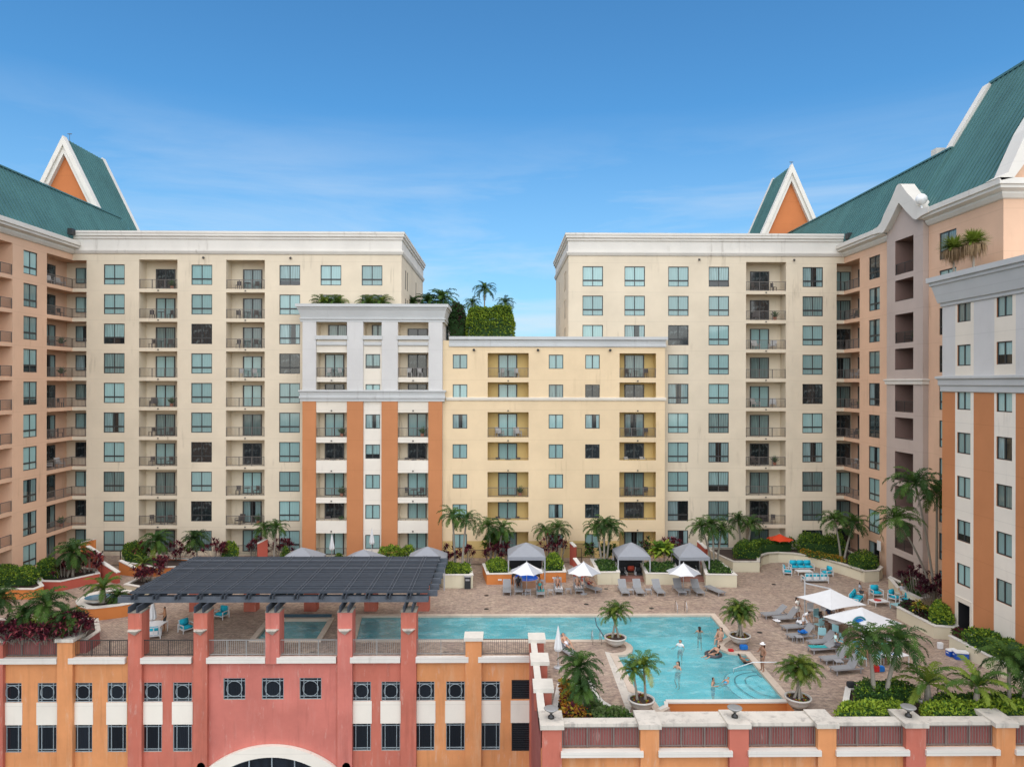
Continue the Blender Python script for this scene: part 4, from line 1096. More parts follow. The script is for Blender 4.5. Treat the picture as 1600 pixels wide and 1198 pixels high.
def pose(kind):
    J = base_pose()
    if kind == 'stand_arms': J.update(elL=(-.25,-.08,1.15), wrL=(-.12,-.26,1.2), elR=(.27,.02,1.14), wrR=(.22,-.16,.93), knR=(.12,-.08,.5), anR=(.14,-.02,.08), toeR=(.18,-.18,.035))
    elif kind == 'wade': J.update(elL=(-.30,-.10,1.18), wrL=(-.38,-.32,1.14), elR=(.32,-.08,1.18), wrR=(.36,-.32,1.12), knL=(-.12,-.12,.5), anL=(-.12,.08,.1), toeL=(-.12,-.06,.03))
    elif kind == 'wade_up': J.update(elL=(-.32,0,1.28), wrL=(-.30,-.26,1.36), elR=(.34,-.04,1.2), wrR=(.46,-.26,1.25))
    elif kind in ('recline', 'sit', 'chair', 'float'):
        if kind == 'chair': back, sh, seat = .12, .50, .47
        elif kind == 'sit': back, sh, seat = .10, .0, .12
        elif kind == 'float': back, sh, seat = .75, .0, .05
        else: back, sh, seat = .72, .0, .43
        P = Vector((0, .12, seat+.12)); d = Vector((0, sin(back), cos(back)))
        pt = lambda k, oy=0, oz=0: tuple(P + d*k + Vector((0, oy, oz)))
        J.update(pelvis=tuple(P), belly=pt(.15), chest=pt(.37), neck=pt(.54,-.01), jaw=pt(.62,-.03), head=pt(.70,-.03), crown=pt(.775,-.03))
        for s, n in ((-1,'L'),(1,'R')):
            S_ = P + d*.48; J['sh'+n] = (s*.17, S_.y, S_.z); E = P + d*.22; J['el'+n] = (s*.27, E.y-.08, E.z+.02); J['wr'+n] = (s*.20, E.y-.32, E.z-.02+(.06 if s > 0 else 0)); J['hip'+n] = (s*.10, P.y-.03, P.z-.02)
            if kind == 'chair': J['kn'+n] = (s*.13, P.y-.46, P.z+.02); J['an'+n] = (s*.14, P.y-.50, .08); J['toe'+n] = (s*.15, P.y-.68, .035)
            elif kind == 'sit': J['kn'+n] = (s*.13, P.y-.42, P.z+.04); J['an'+n] = (s*.12, P.y-.50, P.z-.38); J['toe'+n] = (s*.12, P.y-.62, P.z-.46)
            elif kind == 'float': J['kn'+n] = (s*.12, P.y-.42, P.z+.02); J['an'+n] = (s*.15, P.y-.82, P.z-.08); J['toe'+n] = (s*.15, P.y-.97, P.z-.03)
            else:
                up = .22 if s > 0 else .02; J['kn'+n] = (s*.11, P.y-.42+up*.25, P.z+up); J['an'+n] = (s*.12, P.y-.84+up*.55, seat+.06); J['toe'+n] = (s*.14, P.y-.98+up*.55, seat+.14-up*.3)
    elif kind == 'bend':
        J.update(belly=(0,-.05,1.06), chest=(0,-.22,1.20), neck=(0,-.34,1.30), jaw=(0,-.40,1.32), head=(0,-.44,1.38), crown=(0,-.46,1.45), shL=(-.17,-.27,1.27), shR=(.17,-.27,1.27), elL=(-.2,-.36,1.02), elR=(.2,-.36,1.02), wrL=(-.15,-.46,.82), wrR=(.15,-.48,.8))
    elif kind == 'prone':
        J = {k: (v[0], -(v[2]-.9)*1.0, .12+v[1]*-.4) for k, v in J.items()}
        J.update(elL=(-.35,-.42,.06), wrL=(-.30,-.68,.05), elR=(.35,-.42,.06), wrR=(.30,-.68,.05))
        for n in 'LR': x = J['an'+n][0]; J['an'+n] = (x, .82, .10); J['toe'+n] = (x, .98, .06)
        J['jaw'] = (0,-.66,.17); J['head'] = (0,-.73,.20); J['crown'] = (0,-.80,.20); J['neck'] = (0,-.57,.15)
    return J
def person(label, loc, rz, kind='stand_arms', skin=(.42,.24,.15), hair=(.02,.012,.008), long=False, wear=None, scale=1.0, hat=None, drop=0.0, group=None):
    """wear: list of (part name, colour, set of body regions)"""
    J = {k: Vector(v) for k, v in pose(kind).items()}; names = list(J); idx = {n: i for i, n in enumerate(names)}
    verts = [J[n] for n in names]; rad = [RADS[n[:-1] if n[-1] in 'LR' and n not in RADS else n] for n in names]; edges = [(idx[a], idx[b]) for a, b in BONES]
    fwd = (J['jaw']-J['neck']).cross(J['shR']-J['shL']); fwd = Vector((0,-1,0)) if fwd.length < 1e-5 else fwd.normalized()
    if fwd.y > 0 and kind != 'prone': fwd = -fwd
    if kind == 'prone': fwd = Vector((0,-.5,-.6))
    verts.append(J['head'] - Vector((0,0,.025)) + fwd*.10); rad.append(.016); edges.append((idx['head'], len(verts)-1))   # nose
    up = (J['crown']-J['jaw']).normalized(); side = (J['shR']-J['shL']).normalized()
    for s in (-1, 1): verts.append(J['head'] + side*s*.10 - up*.01); rad.append(.018); edges.append((idx['head'], len(verts)-1))   # ears
    for s, n in ((-1,'L'),(1,'R')):
        w = J['wr'+n]; d = (w - J['el'+n]).normalized(); pm = w + d*.08; verts.append(pm); rad.append(.034); ip = len(verts)-1; edges.append((idx['wr'+n], ip))
        sd = d.cross(Vector((0,0,1)) if abs(d.z) < .9 else Vector((0,1,0))).normalized(); cu = d.cross(sd)
        if cu.z > 0: cu = -cu
        for fi, (o, L) in enumerate(((-.030,.062),(-.010,.074),(.010,.070),(.030,.055))):
            k1 = pm + d*L*.55 + sd*o; k2 = k1 + d*L*.45 + cu*L*.3; verts.extend((k1, k2)); rad.extend((.011, .008)); q = len(verts); edges.extend(((ip, q-2), (q-2, q-1)))
        th = w + d*.04 + sd*-.05 + cu*.02; verts.append(th); rad.append(.012); edges.append((idx['wr'+n], len(verts)-1))
    me = bpy.data.meshes.new('body'); me.from_pydata([tuple(v) for v in verts], edges, []); ob = bpy.data.objects.new('tmp', me); COL.objects.link(ob)
    m = ob.modifiers.new('s', 'SKIN'); m.use_smooth_shade = True; sv = me.skin_vertices[0].data
    for i, r in enumerate(rad):
        rx = r
        sv[i].radius = (rx, rx)
    sv[0].use_root = True
    s2 = ob.modifiers.new('d', 'SUBSURF'); s2.levels = 1; s2.render_levels = 1
    dg = bpy.context.evaluated_depsgraph_get(); ev = ob.evaluated_get(dg); body = bpy.data.meshes.new_from_object(ev); bpy.data.objects.remove(ob)
    body.name = 'body'; body.materials.clear(); body.materials.append(skin_mat(skin)); body.polygons.foreach_set('material_index', [0]*len(body.polygons))
    root = thing('person', label, 'person', loc, rz, group); root.scale = (scale,)*3
    bo = link('body', body, root)
    # regions by nearest bone
    segs = [(a, b, J[a], J[b]) for a, b in BONES]
    def region(p):
        best = None; bd = 1e9
        for a, b, A, B in segs:
            ab = B-A; t = max(0, min(1, (p-A).dot(ab)/ab.dot(ab))); dd = (A+ab*t-p).length - RADS.get(a.rstrip('LR') if a not in RADS else a, .05)*.6
            if dd < bd: bd = dd; best = (a.rstrip('LR') if a not in RADS else a, b.rstrip('LR') if b not in RADS else b, t)
        return best
    co = [v.co.copy() for v in body.vertices]; no = [v.normal.copy() for v in body.vertices]; reg = [region(p) for p in co]
    def shell(name, test, colour, off, par):
        keep = [test(i) for i in range(len(co))]; fs = [f for f in body.polygons if all(keep[v] for v in f.vertices)]
        if not fs: return
        used = sorted({v for f in fs for v in f.vertices}); mp = {v: i for i, v in enumerate(used)}; mb = MB()
        mb.add([co[v]+no[v]*off for v in used], [[mp[v] for v in f.vertices] for f in fs]); mb.obj(name, cloth(colour), par, smooth=True)
    hd = J['head']
    def hairt(i):
        if reg[i][0] not in ('head','jaw') : return False
        p = co[i]-hd; return p.dot(fwd) < .035 + max(0, p.dot(up))*.6 and (p.dot(up) > -.04 or p.dot(fwd) < -.03) or p.dot(up) > .055
    shell('hair', hairt, hair, .018, bo)
    if long:
        h = MB(); b0 = hd - fwd*.07 + up*.03; b1 = J['neck'] - fwd*.09; b2 = J['chest'] - fwd*.15 + Vector((0,0,.02)); h.tube([b0, b1, b2], [.09,.085,.03], 8); h.obj('long_hair', cloth(hair), bo, smooth=True)
    e = MB()
    for s in (-1, 1):
        c = hd + side*s*.034 + fwd*.088 + up*.0; e.lathe([(0,-.012),(.012,0),(0,.012)], c, 6)
    e.obj('eyes', cloth((.02,.015,.012)), bo)
    mo = MB(); c = hd - up*.055 + fwd*.082; mo.beam(c-side*.022, c+side*.022, .012, .01); mo.obj('mouth', cloth((.3,.08,.06)), bo)
    sets = {'trunks': lambda r: r[0] in ('pelvis',) or (r[0] == 'hip' and r[2] < .62) or (r[1] == 'hip'), 'bottom': lambda r: r[1] == 'hip' or (r[0] == 'pelvis' and r[2] < .55) or (r[0] == 'hip' and r[2] < .10),
            'bra': lambda r: (r[0] == 'belly' and r[1] == 'chest' and r[2] > .55) or (r[0] == 'chest' and r[1] == 'neck' and r[2] < .18), 'shirt': lambda r: r[0] in ('belly','pelvis') and r[1] in ('belly','chest') or r[0] == 'chest' or (r[0] == 'sh' and r[2] < .5),
            'suit': lambda r: r[0] in ('belly','pelvis') or (r[0] == 'chest' and r[1] == 'neck' and r[2] < .2) or (r[0] == 'hip' and r[2] < .08), 'pants': lambda r: r[0] in ('pelvis','kn','hip') and r[1] in ('hip','kn','an') or (r[0] == 'pelvis' and r[2] < .4)}
    for (nm, c, k) in (wear or []): shell(nm, lambda i, k=k: sets[k](reg[i]), c, .016, bo)
    if hat is not None:
        h = MB(); h.lathe([(0,.10),(.07,.085),(.10,.02),(.105,-.01),(.17,-.02),(.17,-.01),(.11,.005)], hd+up*.045, 14); h.obj('hat', cloth(hat), bo, smooth=True)
    return root
# ================================================================ ground, deck, pool
def sc3(c, t, k): return t.mix(1.0, c, (k, k, k), 'MULTIPLY')
def ground_mats():
    t = NT('tan_brick_pavers'); v = t.coord('Object', (1,1,1), (0,0,radians(45)))
    br = t.n('TexBrick', i_Vector=v, i_Scale=1.0, i_Color1=(.43,.31,.22), i_Color2=(.25,.18,.135), i_Mortar=(.20,.155,.13), i_Mortar_Size=.012, i_Brick_Width=.32, i_Row_Height=.16, i_Bias=.1)
    pv = t.coord('Object', (1,1.0,1)); n1 = t.noise(pv, .8, 4, .6); n2 = t.noise(t.coord('Object', (1,2.2,1)), 1.7, 5, .65)
    c = t.mix(t.ramp(n2, .45, .58), br.outputs[0], (.46,.355,.26)); c = t.mix(t.math('MULTIPLY', t.ramp(n1, .42, .62), .6), c, (.24,.165,.135))
    n3 = t.ramp(t.noise(pv, 3.2, 4, .6), .5, .64); c = t.mix(t.math('MULTIPLY', n3, .55), c, (.52,.385,.29)); c = t.mix(t.math('MULTIPLY', t.ramp(t.noise(pv, .13, 2), .4, .6), .15), c, (.5,.42,.36))
    c = t.mix(t.ramp(t.noise(t.coord('Object', (1,1.3,1)), 3.6, 4, .6), .44, .56), sc3(c, t, .74), c); c = t.mix(.55, c, t.mix(br.outputs[1], c, (.2,.15,.13))); t.P(Base_Color=c, Roughness=.85); t.bump(br.outputs[1], -.2, .01); M['paver'] = t.mat
    t = NT('pool_plaster'); v = t.coord('Object'); c = t.mix(t.ramp(t.noise(v, .35, 3), .35, .65), (.22,.66,.68), (.30,.74,.75)); t.P(Base_Color=c, Roughness=.8); M['plaster'] = t.mat
    M['step'] = plain('pale_pool_step', (.72,.90,.90), .8, var=.05); M['tile_edge'] = plain('dark_blue_tile', (.03,.07,.10), .3)
    M['spa'] = plain('spa_plaster', (.18,.42,.38), .8)
    t = NT('pool_water'); t.t.nodes.remove(t.p); v = t.coord('Object', (1,1.6,1)); h = t.n('Math', operation='ADD'); t.set(h.inputs[0], t.noise(v, 1.6, 4, .6)); t.set(h.inputs[1], t.math('MULTIPLY', t.noise(v, 5.5, 3), .35))
    b = t.n('Bump', i_Strength=.35, i_Distance=.10, i_Height=h.outputs[0]).outputs[0]
    tr = t.n('BsdfTransparent', i_Color=(.50,.89,.94)); gl = t.n('BsdfGlossy', i_Roughness=.04, i_Color=(1,1,1)); fr = t.n('Fresnel', i_IOR=1.33); t.set(fr.inputs['Normal'], b); t.set(gl.inputs['Normal'], b)
    df = t.n('BsdfDiffuse'); t.set(df.inputs[0], t.mix(t.ramp(t.noise(t.coord('Object', (1,1.8,1)), .9, 6, .65), .46, .62), (.20,.64,.72), (.42,.82,.86))); m0 = t.n('MixShader'); t.set(m0.inputs[0], t.ramp(t.noise(t.coord('Object', (1,1.5,1)), .55, 5, .62), .38, .7, (.25,.25,.25), (.48,.48,.48))); t.t.links.new(tr.outputs[0], m0.inputs[1]); t.t.links.new(df.outputs[0], m0.inputs[2])
    mx = t.n('MixShader'); t.set(mx.inputs[0], fr.outputs[0]); t.t.links.new(m0.outputs[0], mx.inputs[1]); t.t.links.new(gl.outputs[0], mx.inputs[2]); t.t.links.new(mx.outputs[0], t.out.inputs[0]); M['water'] = t.mat
    M['asphalt'] = plain('street_asphalt', (.05,.05,.052), .9); M['coping'] = weathered('pool_coping_stone', (.55,.46,.37), (.4,.33,.27), .3)
    M['pl_cream'] = stucco('planter_cream', (.66,.60,.44), .3); M['pl_orange'] = stucco('planter_orange', (.60,.21,.06), .3); M['pl_red'] = stucco('planter_red', (.40,.09,.06), .3)
ground_mats()
z2 = lambda px, py, z=0.0: (lambda q: (q.x, q.y))(on_z(px, py, z))
P_ = [z2(*p) for p in ((565,962),(1111,961),(1139,995),(1131,999),(1124,1003),(1121,1008),(1126,1014),(1138,1019),(1152,1021),(1165,1021.4),(1226,1092.5))]
E_ = z2(1043,1093)
Q_ = [z2(*p) for p in ((1037,1102),(1030,1106),(1024,1097),(1017,1088),(1004,1082),(992,1078),(985,1062),(964,1024),(978,1022.5),(987,1018),(988.5,1012),(985,1007),(978,1003),(962,1000.5),(945,999.5),(556,999.5))]
POOL = P_ + [E_] + Q_
POOL[0] = (POOL[0][0], POOL[1][1]); 
DX, FY = P_[-1][0], P_[-1][1]
HOLE = P_ + [(DX, 34.7), (E_[0]-.15, 34.7), (E_[0]-.15, Q_[0][1])] + Q_
SPA = [z2(424,969), z2(514,969), z2(495,1000), z2(399,1000)]
SX = 1.86
DECKP = [(-62,45.0),(SX,45.0),(SX,33.5),(62,33.5),(62,74),(-62,74)]
d = MB(); d.poly(DECKP, 0.0, holes=[HOLE, SPA]); d.obj('pool_deck', M['paver'], kind='structure')
g = MB(); g.face([(-1500,-400,-11),(1500,-400,-11),(1500,2600,-11),(-1500,2600,-11)]); g.obj('ground', M['asphalt'], kind='structure')
def ccw(p):
    a = sum(p[i-1][0]*p[i][1]-p[i][0]*p[i-1][1] for i in range(len(p))); return list(p) if a > 0 else list(p)[::-1]
# pool basin
pb = MB(); n = len(POOL)
pb.poly(POOL, -1.6)
for i in range(n):
    a, b = POOL[i-1], POOL[i]; pb.face([(a[0],a[1],-1.6),(b[0],b[1],-1.6),(b[0],b[1],-.03),(a[0],a[1],-.03)])
pool = thing('swimming_pool', 'turquoise swimming pool with curved edges and a long lane at the left', 'swimming pool')
pb.obj('basin', M['plaster'], pool)
w = MB(); w.poly(POOL, -.10); w.obj('pool_water', M['water'], kind='structure')
cp = MB(); 
path = [p for p in POOL]; k0 = path.index(E_)
open_path = path[k0+1:] + path[:k0]                        # runs round everything but the infinity edge
hp = ccw(open_path)
cp.sweep(open_path, [(-.02,-.14),(-.02,.035),(-.42,.035),(-.42,.004)] if ccw(open_path) == open_path else [(.02,-.14),(.02,.035),(.42,.035),(.42,.004)]); 
CPDIR = ccw(POOL) == list(POOL)
cp = MB(); s_ = 1 if CPDIR else -1
cp.sweep(open_path, [(s_*-.03,-.16),(s_*-.03,.035),(s_*.40,.035),(s_*.40,.004)]); cp.obj('coping', M['coping'], pool)
tl = MB(); tl.sweep(open_path, [(s_*-.012,-.16),(s_*-.012,-.05),(s_*-.002,-.05),(s_*-.002,-.16)]); tl.obj('tile_band', M['tile_edge'], pool)
# wide pale strip along the diagonal
st = MB(); st.face([(*z2(945,1017.5),.006),(*z2(962,1021),.006),(*z2(992,1086),.006),(*z2(984,1112),.006),(*z2(979,1110),.006)]); st.obj('stone_strip', M['stone'], pool)
# infinity edge wall and trough
ex = E_[0]; iw = MB(); iw.box(ex-.1, DX+.05, FY-.28, FY-.01, -1.6, -.055); iw.obj('edge_wall', M['pl_orange'], pool)
ic = MB(); ic.box(ex-.12, DX+.06, FY-.33, FY+.03, -.05, .03); ic.obj('edge_cap', M['white'], pool)
tr = MB(); tr.box(ex-.15, DX+.02, 34.7, FY-.3, -1.7, -1.6, 0); 
for x in (ex-.15, DX): tr.face([(x,34.7,-1.6),(x,FY-.2,-1.6),(x,FY-.2,-.004),(x,34.7,-.004)], 1)
tr.obj('trough', [M['stone'], M['pl_orange']], pool)
cr = MB(); cc = Vector((ex-.12, Q_[0][1])); arc = [(ex-.15+.0, FY-.2), (ex-.25, FY-.75), (ex-.75, FY-1.15)]; cr.sweep(arc, [(-.1,-.05),(-.1,.04),(.1,.04),(.1,-.05)]); cr.obj('edge_cap', M['white'], pool)
# steps in the right-hand corner
cen = Vector(z2(1207,1064)); 
for i, r in enumerate((2.75, 2.15, 1.55, .95)):
    pts = []
    for k in range(72):
        a = 2*pi*k/72; rr = r*(1+.05*sin(3*a+1))
        while rr > .05 and not inside((cen.x+rr*cos(a), cen.y+rr*sin(a)), POOL): rr -= .03
        pts.append((cen.x+rr*cos(a), cen.y+rr*sin(a)))
    m_ = MB(); m_.prism(ccw(pts), -1.5, -.42+.085*i); 
    m_.obj('step', M['step'], pool)
    m_ = MB(); zz = -.42+.085*i+.004; m_.sweep(ccw(pts), [(-.09, zz),(-.09, zz+.012),(.0, zz+.012),(.0, zz)], closed=True); m_.obj('step_edge', M['tile_edge'], pool) if i < 3 else None
# handrails and ladders
def tube_thing(name, label, cat, pts_list, r=.025, mat='steel', group=None):
    t = None; mb = MB(); o = Vector(pts_list[0][0])
    for pts in pts_list: mb.tube([Vector(p)-o for p in pts], r, 8)
    return mb.obj(name, M[mat], None, smooth=True, loc=o, label=label, cat=cat, group=group)
a = on_z(1146,1057,-.4); b = on_z(1178,1038,.45+.45); c_ = on_z(1213,1042,.85)
tube_thing('pool_handrail', 'long pale handrail running down over the pool steps', 'handrail', [[a+Vector((0,0,.2)), a+Vector((0,0,.5)), on_z(1177,1034,.85), on_z(1213,1034,.85), on_z(1214,1044,0)]], .028, 'wframe')
def ladder(label, px, py, dx, out):
    p = on_z(px, py, 0); q = on_z(px+dx, py, 0); L = []
    t = thing('pool_ladder', label, 'ladder', p, 0, 'pool ladders')
    for s in (p, q):
        s = s - p; mb = MB(); mb.tube([s+Vector((0,out*.45,0)), s+Vector((0,out*.45,.62)), s+Vector((0,out*.3,.82)), s+Vector((0,-out*.02,.82)), s+Vector((0,-out*.25,.6)), s+Vector((0,-out*.25,-.9))], .022, 8); mb.obj('rail', M['steel'], t, smooth=True)
    mb = MB(); mb.box(0, (q-p).x, -out*.25-.04, -out*.25+.04, -.35, -.32); mb.box(0, (q-p).x, -out*.25-.04, -out*.25+.04, -.65, -.62); mb.obj('rungs', M['steel'], t)
ladder('steel pool ladder on the near edge of the lane', 925, 1003, 13, -1)
ladder('steel pool ladder on the far edge, in front of the loungers', 1057, 957, 15, 1)
tube_thing('pool_pole', 'dark blue pole leaning from the bowl planter over the lane', 'pole', [[on_z(947,999,.1), on_z(937,996,1.0)+Vector((0,1.5,.3)), on_z(933,982,1.2)+Vector((0,1.0,.4))]], .03, 'tile_edge')
# spa
spa = thing('spa_pool', 'square green spa pool with dark tiled far edge, seen between red pillars', 'spa pool'); sb = MB(); sb.poly(SPA, -.8)
for i in range(4): a, b = SPA[i-1], SPA[i]; sb.face([(a[0],a[1],-.8),(b[0],b[1],-.8),(b[0],b[1],0),(a[0],a[1],0)])
sb.obj('basin', M['spa'], spa); sw = MB(); sw.poly(SPA, -.07); sw.obj('spa_water', M['water'], kind='structure')
sc_ = MB(); sc_.sweep(ccw(SPA), [(-.02,-.1),(-.02,.12),(.35,.12),(.35,.004)], closed=True); sc_.obj('coping', M['coping'], spa)
bt = MB(); b0, b1 = SPA[0], SPA[1]; bt.box(b0[0]-.1, b1[0]+.1, b0[1]+.36, b0[1]+.42, .01, .34); bt.obj('tile_back', M['tile_edge'], spa)
for (px, lab) in ((489,'dark depth marker tiles by the pale railing, left one'),(594,'dark depth marker tiles by the pale railing, middle one'),(697.5,'dark depth marker tiles by the pale railing, right one')):
    m_ = MB()
    for q in range(4): m_.box(-.19+.1*q, -.11+.1*q, -.07, .07, .002, .008)
    m_.obj('depth_marker', M['black'], None, loc=on_z(px, 1018, 0), label=lab, cat='marker', group='depth markers on the deck')
# drains
for i, (px, py) in enumerate(((947,919.5),(916,943.5),(1018,950),(760,930),(760,951),(1209,912.5),(1187,987.5))):
    p = on_z(px, py, .006); m_ = MB(); m_.lathe([(0,0),(.19,0),(.19,.01),(0,.01)], n=14); m_.obj('drain_cover', M['black'], None, loc=p, label=['round drain cover right of the reclining bathers','round drain cover by the far coping left of potted palm','round drain cover right of the potted palm at the lane','round drain cover left of the first lounger','round drain cover at far coping, leftmost near the pergola','round drain cover in front of the curved wall','round drain cover near the lounger row by the pool'][i], cat='drain cover', group='drain covers in the deck')

# ---------------------------------------------------------------- podium
pod = thing('podium_building', 'orange and red podium building with round-grilled windows carrying the pool deck', 'building')
PF = Fr(0, 45.0, 0); pm = MB(); ops = []; pw = []
ux = lambda a: PF.u(a)
small = [(4.5,35),(60,89),(115.5,145),(169,198),(225,253),(271.5,300.5),(551.5,580),(597,626),(651,679.5),(698,727),(753,782)]
for (a, b) in small:
    w_ = ux(b)-ux(a); um = (ux(a)+ux(b))/2; ops.append(op(um-.6, um+.6, -2.92, -1.68, .12)); ops.append(op(um-.6, um+.6, -6.12, -4.36, .12)); pw.append((um, 'a'))
for (a, b) in ((350,384),(410,444),(469,503)): um = (ux(a)+ux(b))/2; ops.append(op(um-.7, um+.7, -2.80, -1.42, .12)); pw.append((um, 'c'))
um = (ux(800.5)+ux(831))/2-.02; ops.append(op(um-.62, um+.58, -2.85, -1.6, .12)); ops.append(op(um-.62, um+.58, -6.2, -4.3, .12)); lv = um
ztop = -.004; gap = 1.0
def pmf(u, z):
    c1, c2, c3, c4 = ux(201), ux(325), ux(527), ux(652)
    if u < c1 or u > c4: return 0
    return 2 if c2 < u < c3 else 1
AC = (on_y(427, 599, 45).x, HC-(1317-599)/F*45.0); AR = 5.75
facade(pm, PF, -62, SX, -11, ztop, ops, pmf, [ux(201), ux(325), ux(527), ux(652)])
pm.face([(SX,45,-11),(SX,33.5,-11),(SX,33.5,1.0),(SX,45,1.0)], 3)
FFr = Fr(0, 33.5, 0); facade(pm, FFr, SX, 62, -11, 0.0, [], lambda u, z: 0)
pm.obj('wall', [M['p_orange'], M['p_red'], M['p_pink'], M['p_maroon']], pod)
for i, (um, k) in enumerate(pw):
    if k == 'a':
        window(PF, um, -2.92, 1.2, 1.24, 'ring', 'n', pod, label='dark window with a round grille'); window(PF, um, -6.12, 1.2, 1.76, 'tall', 'n', pod, label='tall dark window with a rectangular grille')
    else: window(PF, um, -2.80, 1.4, 1.38, 'ring', 'n', pod, label='larger dark window with a round grille')
window(PF, lv-.02, -2.85, 1.2, 1.25, 'louvre', 'n', pod, label='black louvred opening'); window(PF, lv-.02, -6.2, 1.2, 1.9, 'louvre', 'n', pod, label='tall black louvred opening')
for um in [q for q, k in pw if k == 'a'] + [lv-.02]: s_ = MB(); s_.box(um-.66, um+.66, 44.965, 44.997, -4.36+.005, -2.925); s_.obj('spandrel', M['stripe_white'], pod)
# arch
ar = MB(); N_ = 30
def arcpts(r, a0): return [(AC[0]+r*sin(a0*(2*i/N_-1)), AC[1]+r*cos(a0*(2*i/N_-1))) for i in range(N_+1)]
o_, i_ = arcpts(6.5, .72), arcpts(5.78, .72)
for k in range(N_):
    q = [o_[k], o_[k+1], i_[k+1], i_[k]]; ar.add([(p[0],44.7,p[1]) for p in q]+[(p[0],44.98,p[1]) for p in q], [(0,1,2,3),(0,4,5,1),(2,6,7,3)])
ar.obj('arch_trim', M['stripe_white'], pod)
ag = MB(); ag.face([(p[0],44.93,p[1]) for p in i_]); ago = ag.obj('arch_window', M['pane_n'], pod)
am = MB(); pr_ = arcpts(5.74, .72)
for k in range(N_): am.beam((pr_[k][0],44.88,pr_[k][1]), (pr_[k+1][0],44.88,pr_[k+1][1]), .08, .08)
for dx in (-4.2,-2.9,-1.45,0,1.45,2.9,4.2): zt_ = AC[1]+sqrt(5.7**2-dx*dx); am.box(AC[0]+dx-.035, AC[0]+dx+.035, 44.84, 44.92, zt_-4, zt_)
am.obj('arch_frame', M['grille'], ago)
for px in (314, 541): m_ = MB(); p = on_y(px, 1197, 44.75); m_.tube([p, p+Vector((0,.24,0))], .26, 16); m_.obj('wall_lamp', M['rail'], pod)
# pillars
def pillar(x0, x1, ztop, yf, dp, mat, top=True, zb=-11, lab=None, capm='stone', over=.10, ct=.22):
    m_ = MB(); m_.box(x0, x1, yf, yf+dp, zb, ztop-ct); o = m_.obj('pillar', M[mat], pod)
    if top: c = MB(); c.box(x0-over, x1+over, yf-over, yf+dp+over, ztop-ct+.002, ztop); c.obj('pillar_cap', M[capm], o)
    return o
yf = 44.75
PL = [(-16,5,1.23,'p_red'),(90,114,1.23,'p_orange'),(200.5,222,2.93,'p_red'),(303,324.6,2.93,'p_red'),(415.4,437,2.93,'p_pink'),(528,551,2.93,'p_pink'),(627,651,2.93,'p_red'),(728,753,1.23,'p_orange')]
TALL = []
for (a, b, zt, mt) in PL:
    x0, x1 = on_y(a, 599, yf).x, on_y(b, 599, yf).x; tall = zt > 2; pillar(x0, x1, zt, yf, 1.0, mt, capm='stone_dark' if tall else 'stone' if a < 200 else 'roof_tile_white', over=.02 if tall else .1, ct=.09 if tall else .22, zb=-.43 if 410 < a < 420 else -11)
    if tall:
        TALL.append((x0, x1)); xc = (x0+x1)/2; m_ = MB(); zc = 1.0+.55     # wedge lantern
        zc = on_y(0, 988, yf).z + .02
        m_.add([(xc-.42,yf-.01,zc+.12),(xc+.42,yf-.01,zc+.12),(xc+.30,yf-.32,zc+.12),(xc-.30,yf-.32,zc+.12),(xc,yf-.01,zc-.24),(xc-.42,yf-.01,zc+.17),(xc+.42,yf-.01,zc+.17),(xc+.30,yf-.32,zc+.17),(xc-.30,yf-.32,zc+.17)],
               [(0,3,4),(3,2,4),(2,1,4),(0,1,4),(5,6,7,8),(0,3,8,5),(3,2,7,8),(2,1,6,7)]); m_.obj('wall_sconce', M['stone'], pod)
for (yc, ya) in ((44.6-.25,45.6),(40.8,42.2),(37.2,38.5)):
    m_ = MB(); m_.box(SX-.12, SX+.78, yc+.1, ya-.1, -.0 if yc < 44 else -11, 1.0); o = m_.obj('pillar', M['p_red'], pod); c = MB(); c.box(SX-.2, SX+.9, yc, ya, 1.002, 1.23); c.obj('pillar_cap', M['roof_tile_white'], o)
m_ = MB()
for (ya, yb) in ((42.21,44.34),(38.51,40.79),(34.71,37.19)): m_ = MB(); m_.box(SX-.06, SX+.32, ya, yb, .9, 1.02); m_.obj('wall_cap', M['roof_tile_white'], pod)
m_ = MB(); m_.box(SX, SX+.26, 34.7, 44.3, .0, .9); m_.obj('side_parapet', M['p_maroon'], pod)
# front right wall: parapet, pillars, cap, ledge
FPX = [(848,879,'p_red'),(1002,1031,'p_orange'),(1141,1171,'p_red'),(1279.5,1308,'p_orange'),(1417,1448,'p_red'),(1558,1588,'p_orange'),(1698,1728,'p_red')]
fx = [(on_y(a,599,33.25).x, on_y(b,599,33.25).x) for a, b, _ in FPX]
for (x0, x1), (_, _, mt) in zip(fx, FPX): pillar(x0, x1, 1.25, 33.25, 1.35, mt)
m_ = MB(); c = MB(); l = MB()
for i in range(len(fx)-1):
    a, b = fx[i][1], fx[i+1][0]; m_.box(a, b, 33.62, 33.9, 0.0, 1.0); c.box(a+.10, b-.10, 33.5, 34.7 if 0 < i < 3 else 34.1, 1.003, 1.16)
    l.box(a+(-.05), b+.12, 33.12, 33.49, -.28, -.015)
m_.obj('parapet_panel', M['p_maroon'], pod); c.obj('parapet_cap', M['stone'], pod); l.obj('ledge', M['white'], pod)
m_ = MB(); m_.box(fx[1][1], fx[3][0], 33.9, 34.65, -1.6, 1.0); m_.obj('trough_wall', M['stone'], pod)
for i in range(len(fx)-1): railing(FFr, fx[i][1]+.03, fx[i+1][0]-.03, .0, pod, d=.03, h=1.0, mat='rail_front')
l = MB()
for (a, b) in ((2,93),(111,199),(223,302),(325.5,417),(435,527),(549,627),(651,733),(748,833)): l.box(ux(a), ux(b), 44.72, 44.998, -.38, -.015)
l.obj('ledge', M['white'], pod)
SP = Fr(0, 45.05, 0)
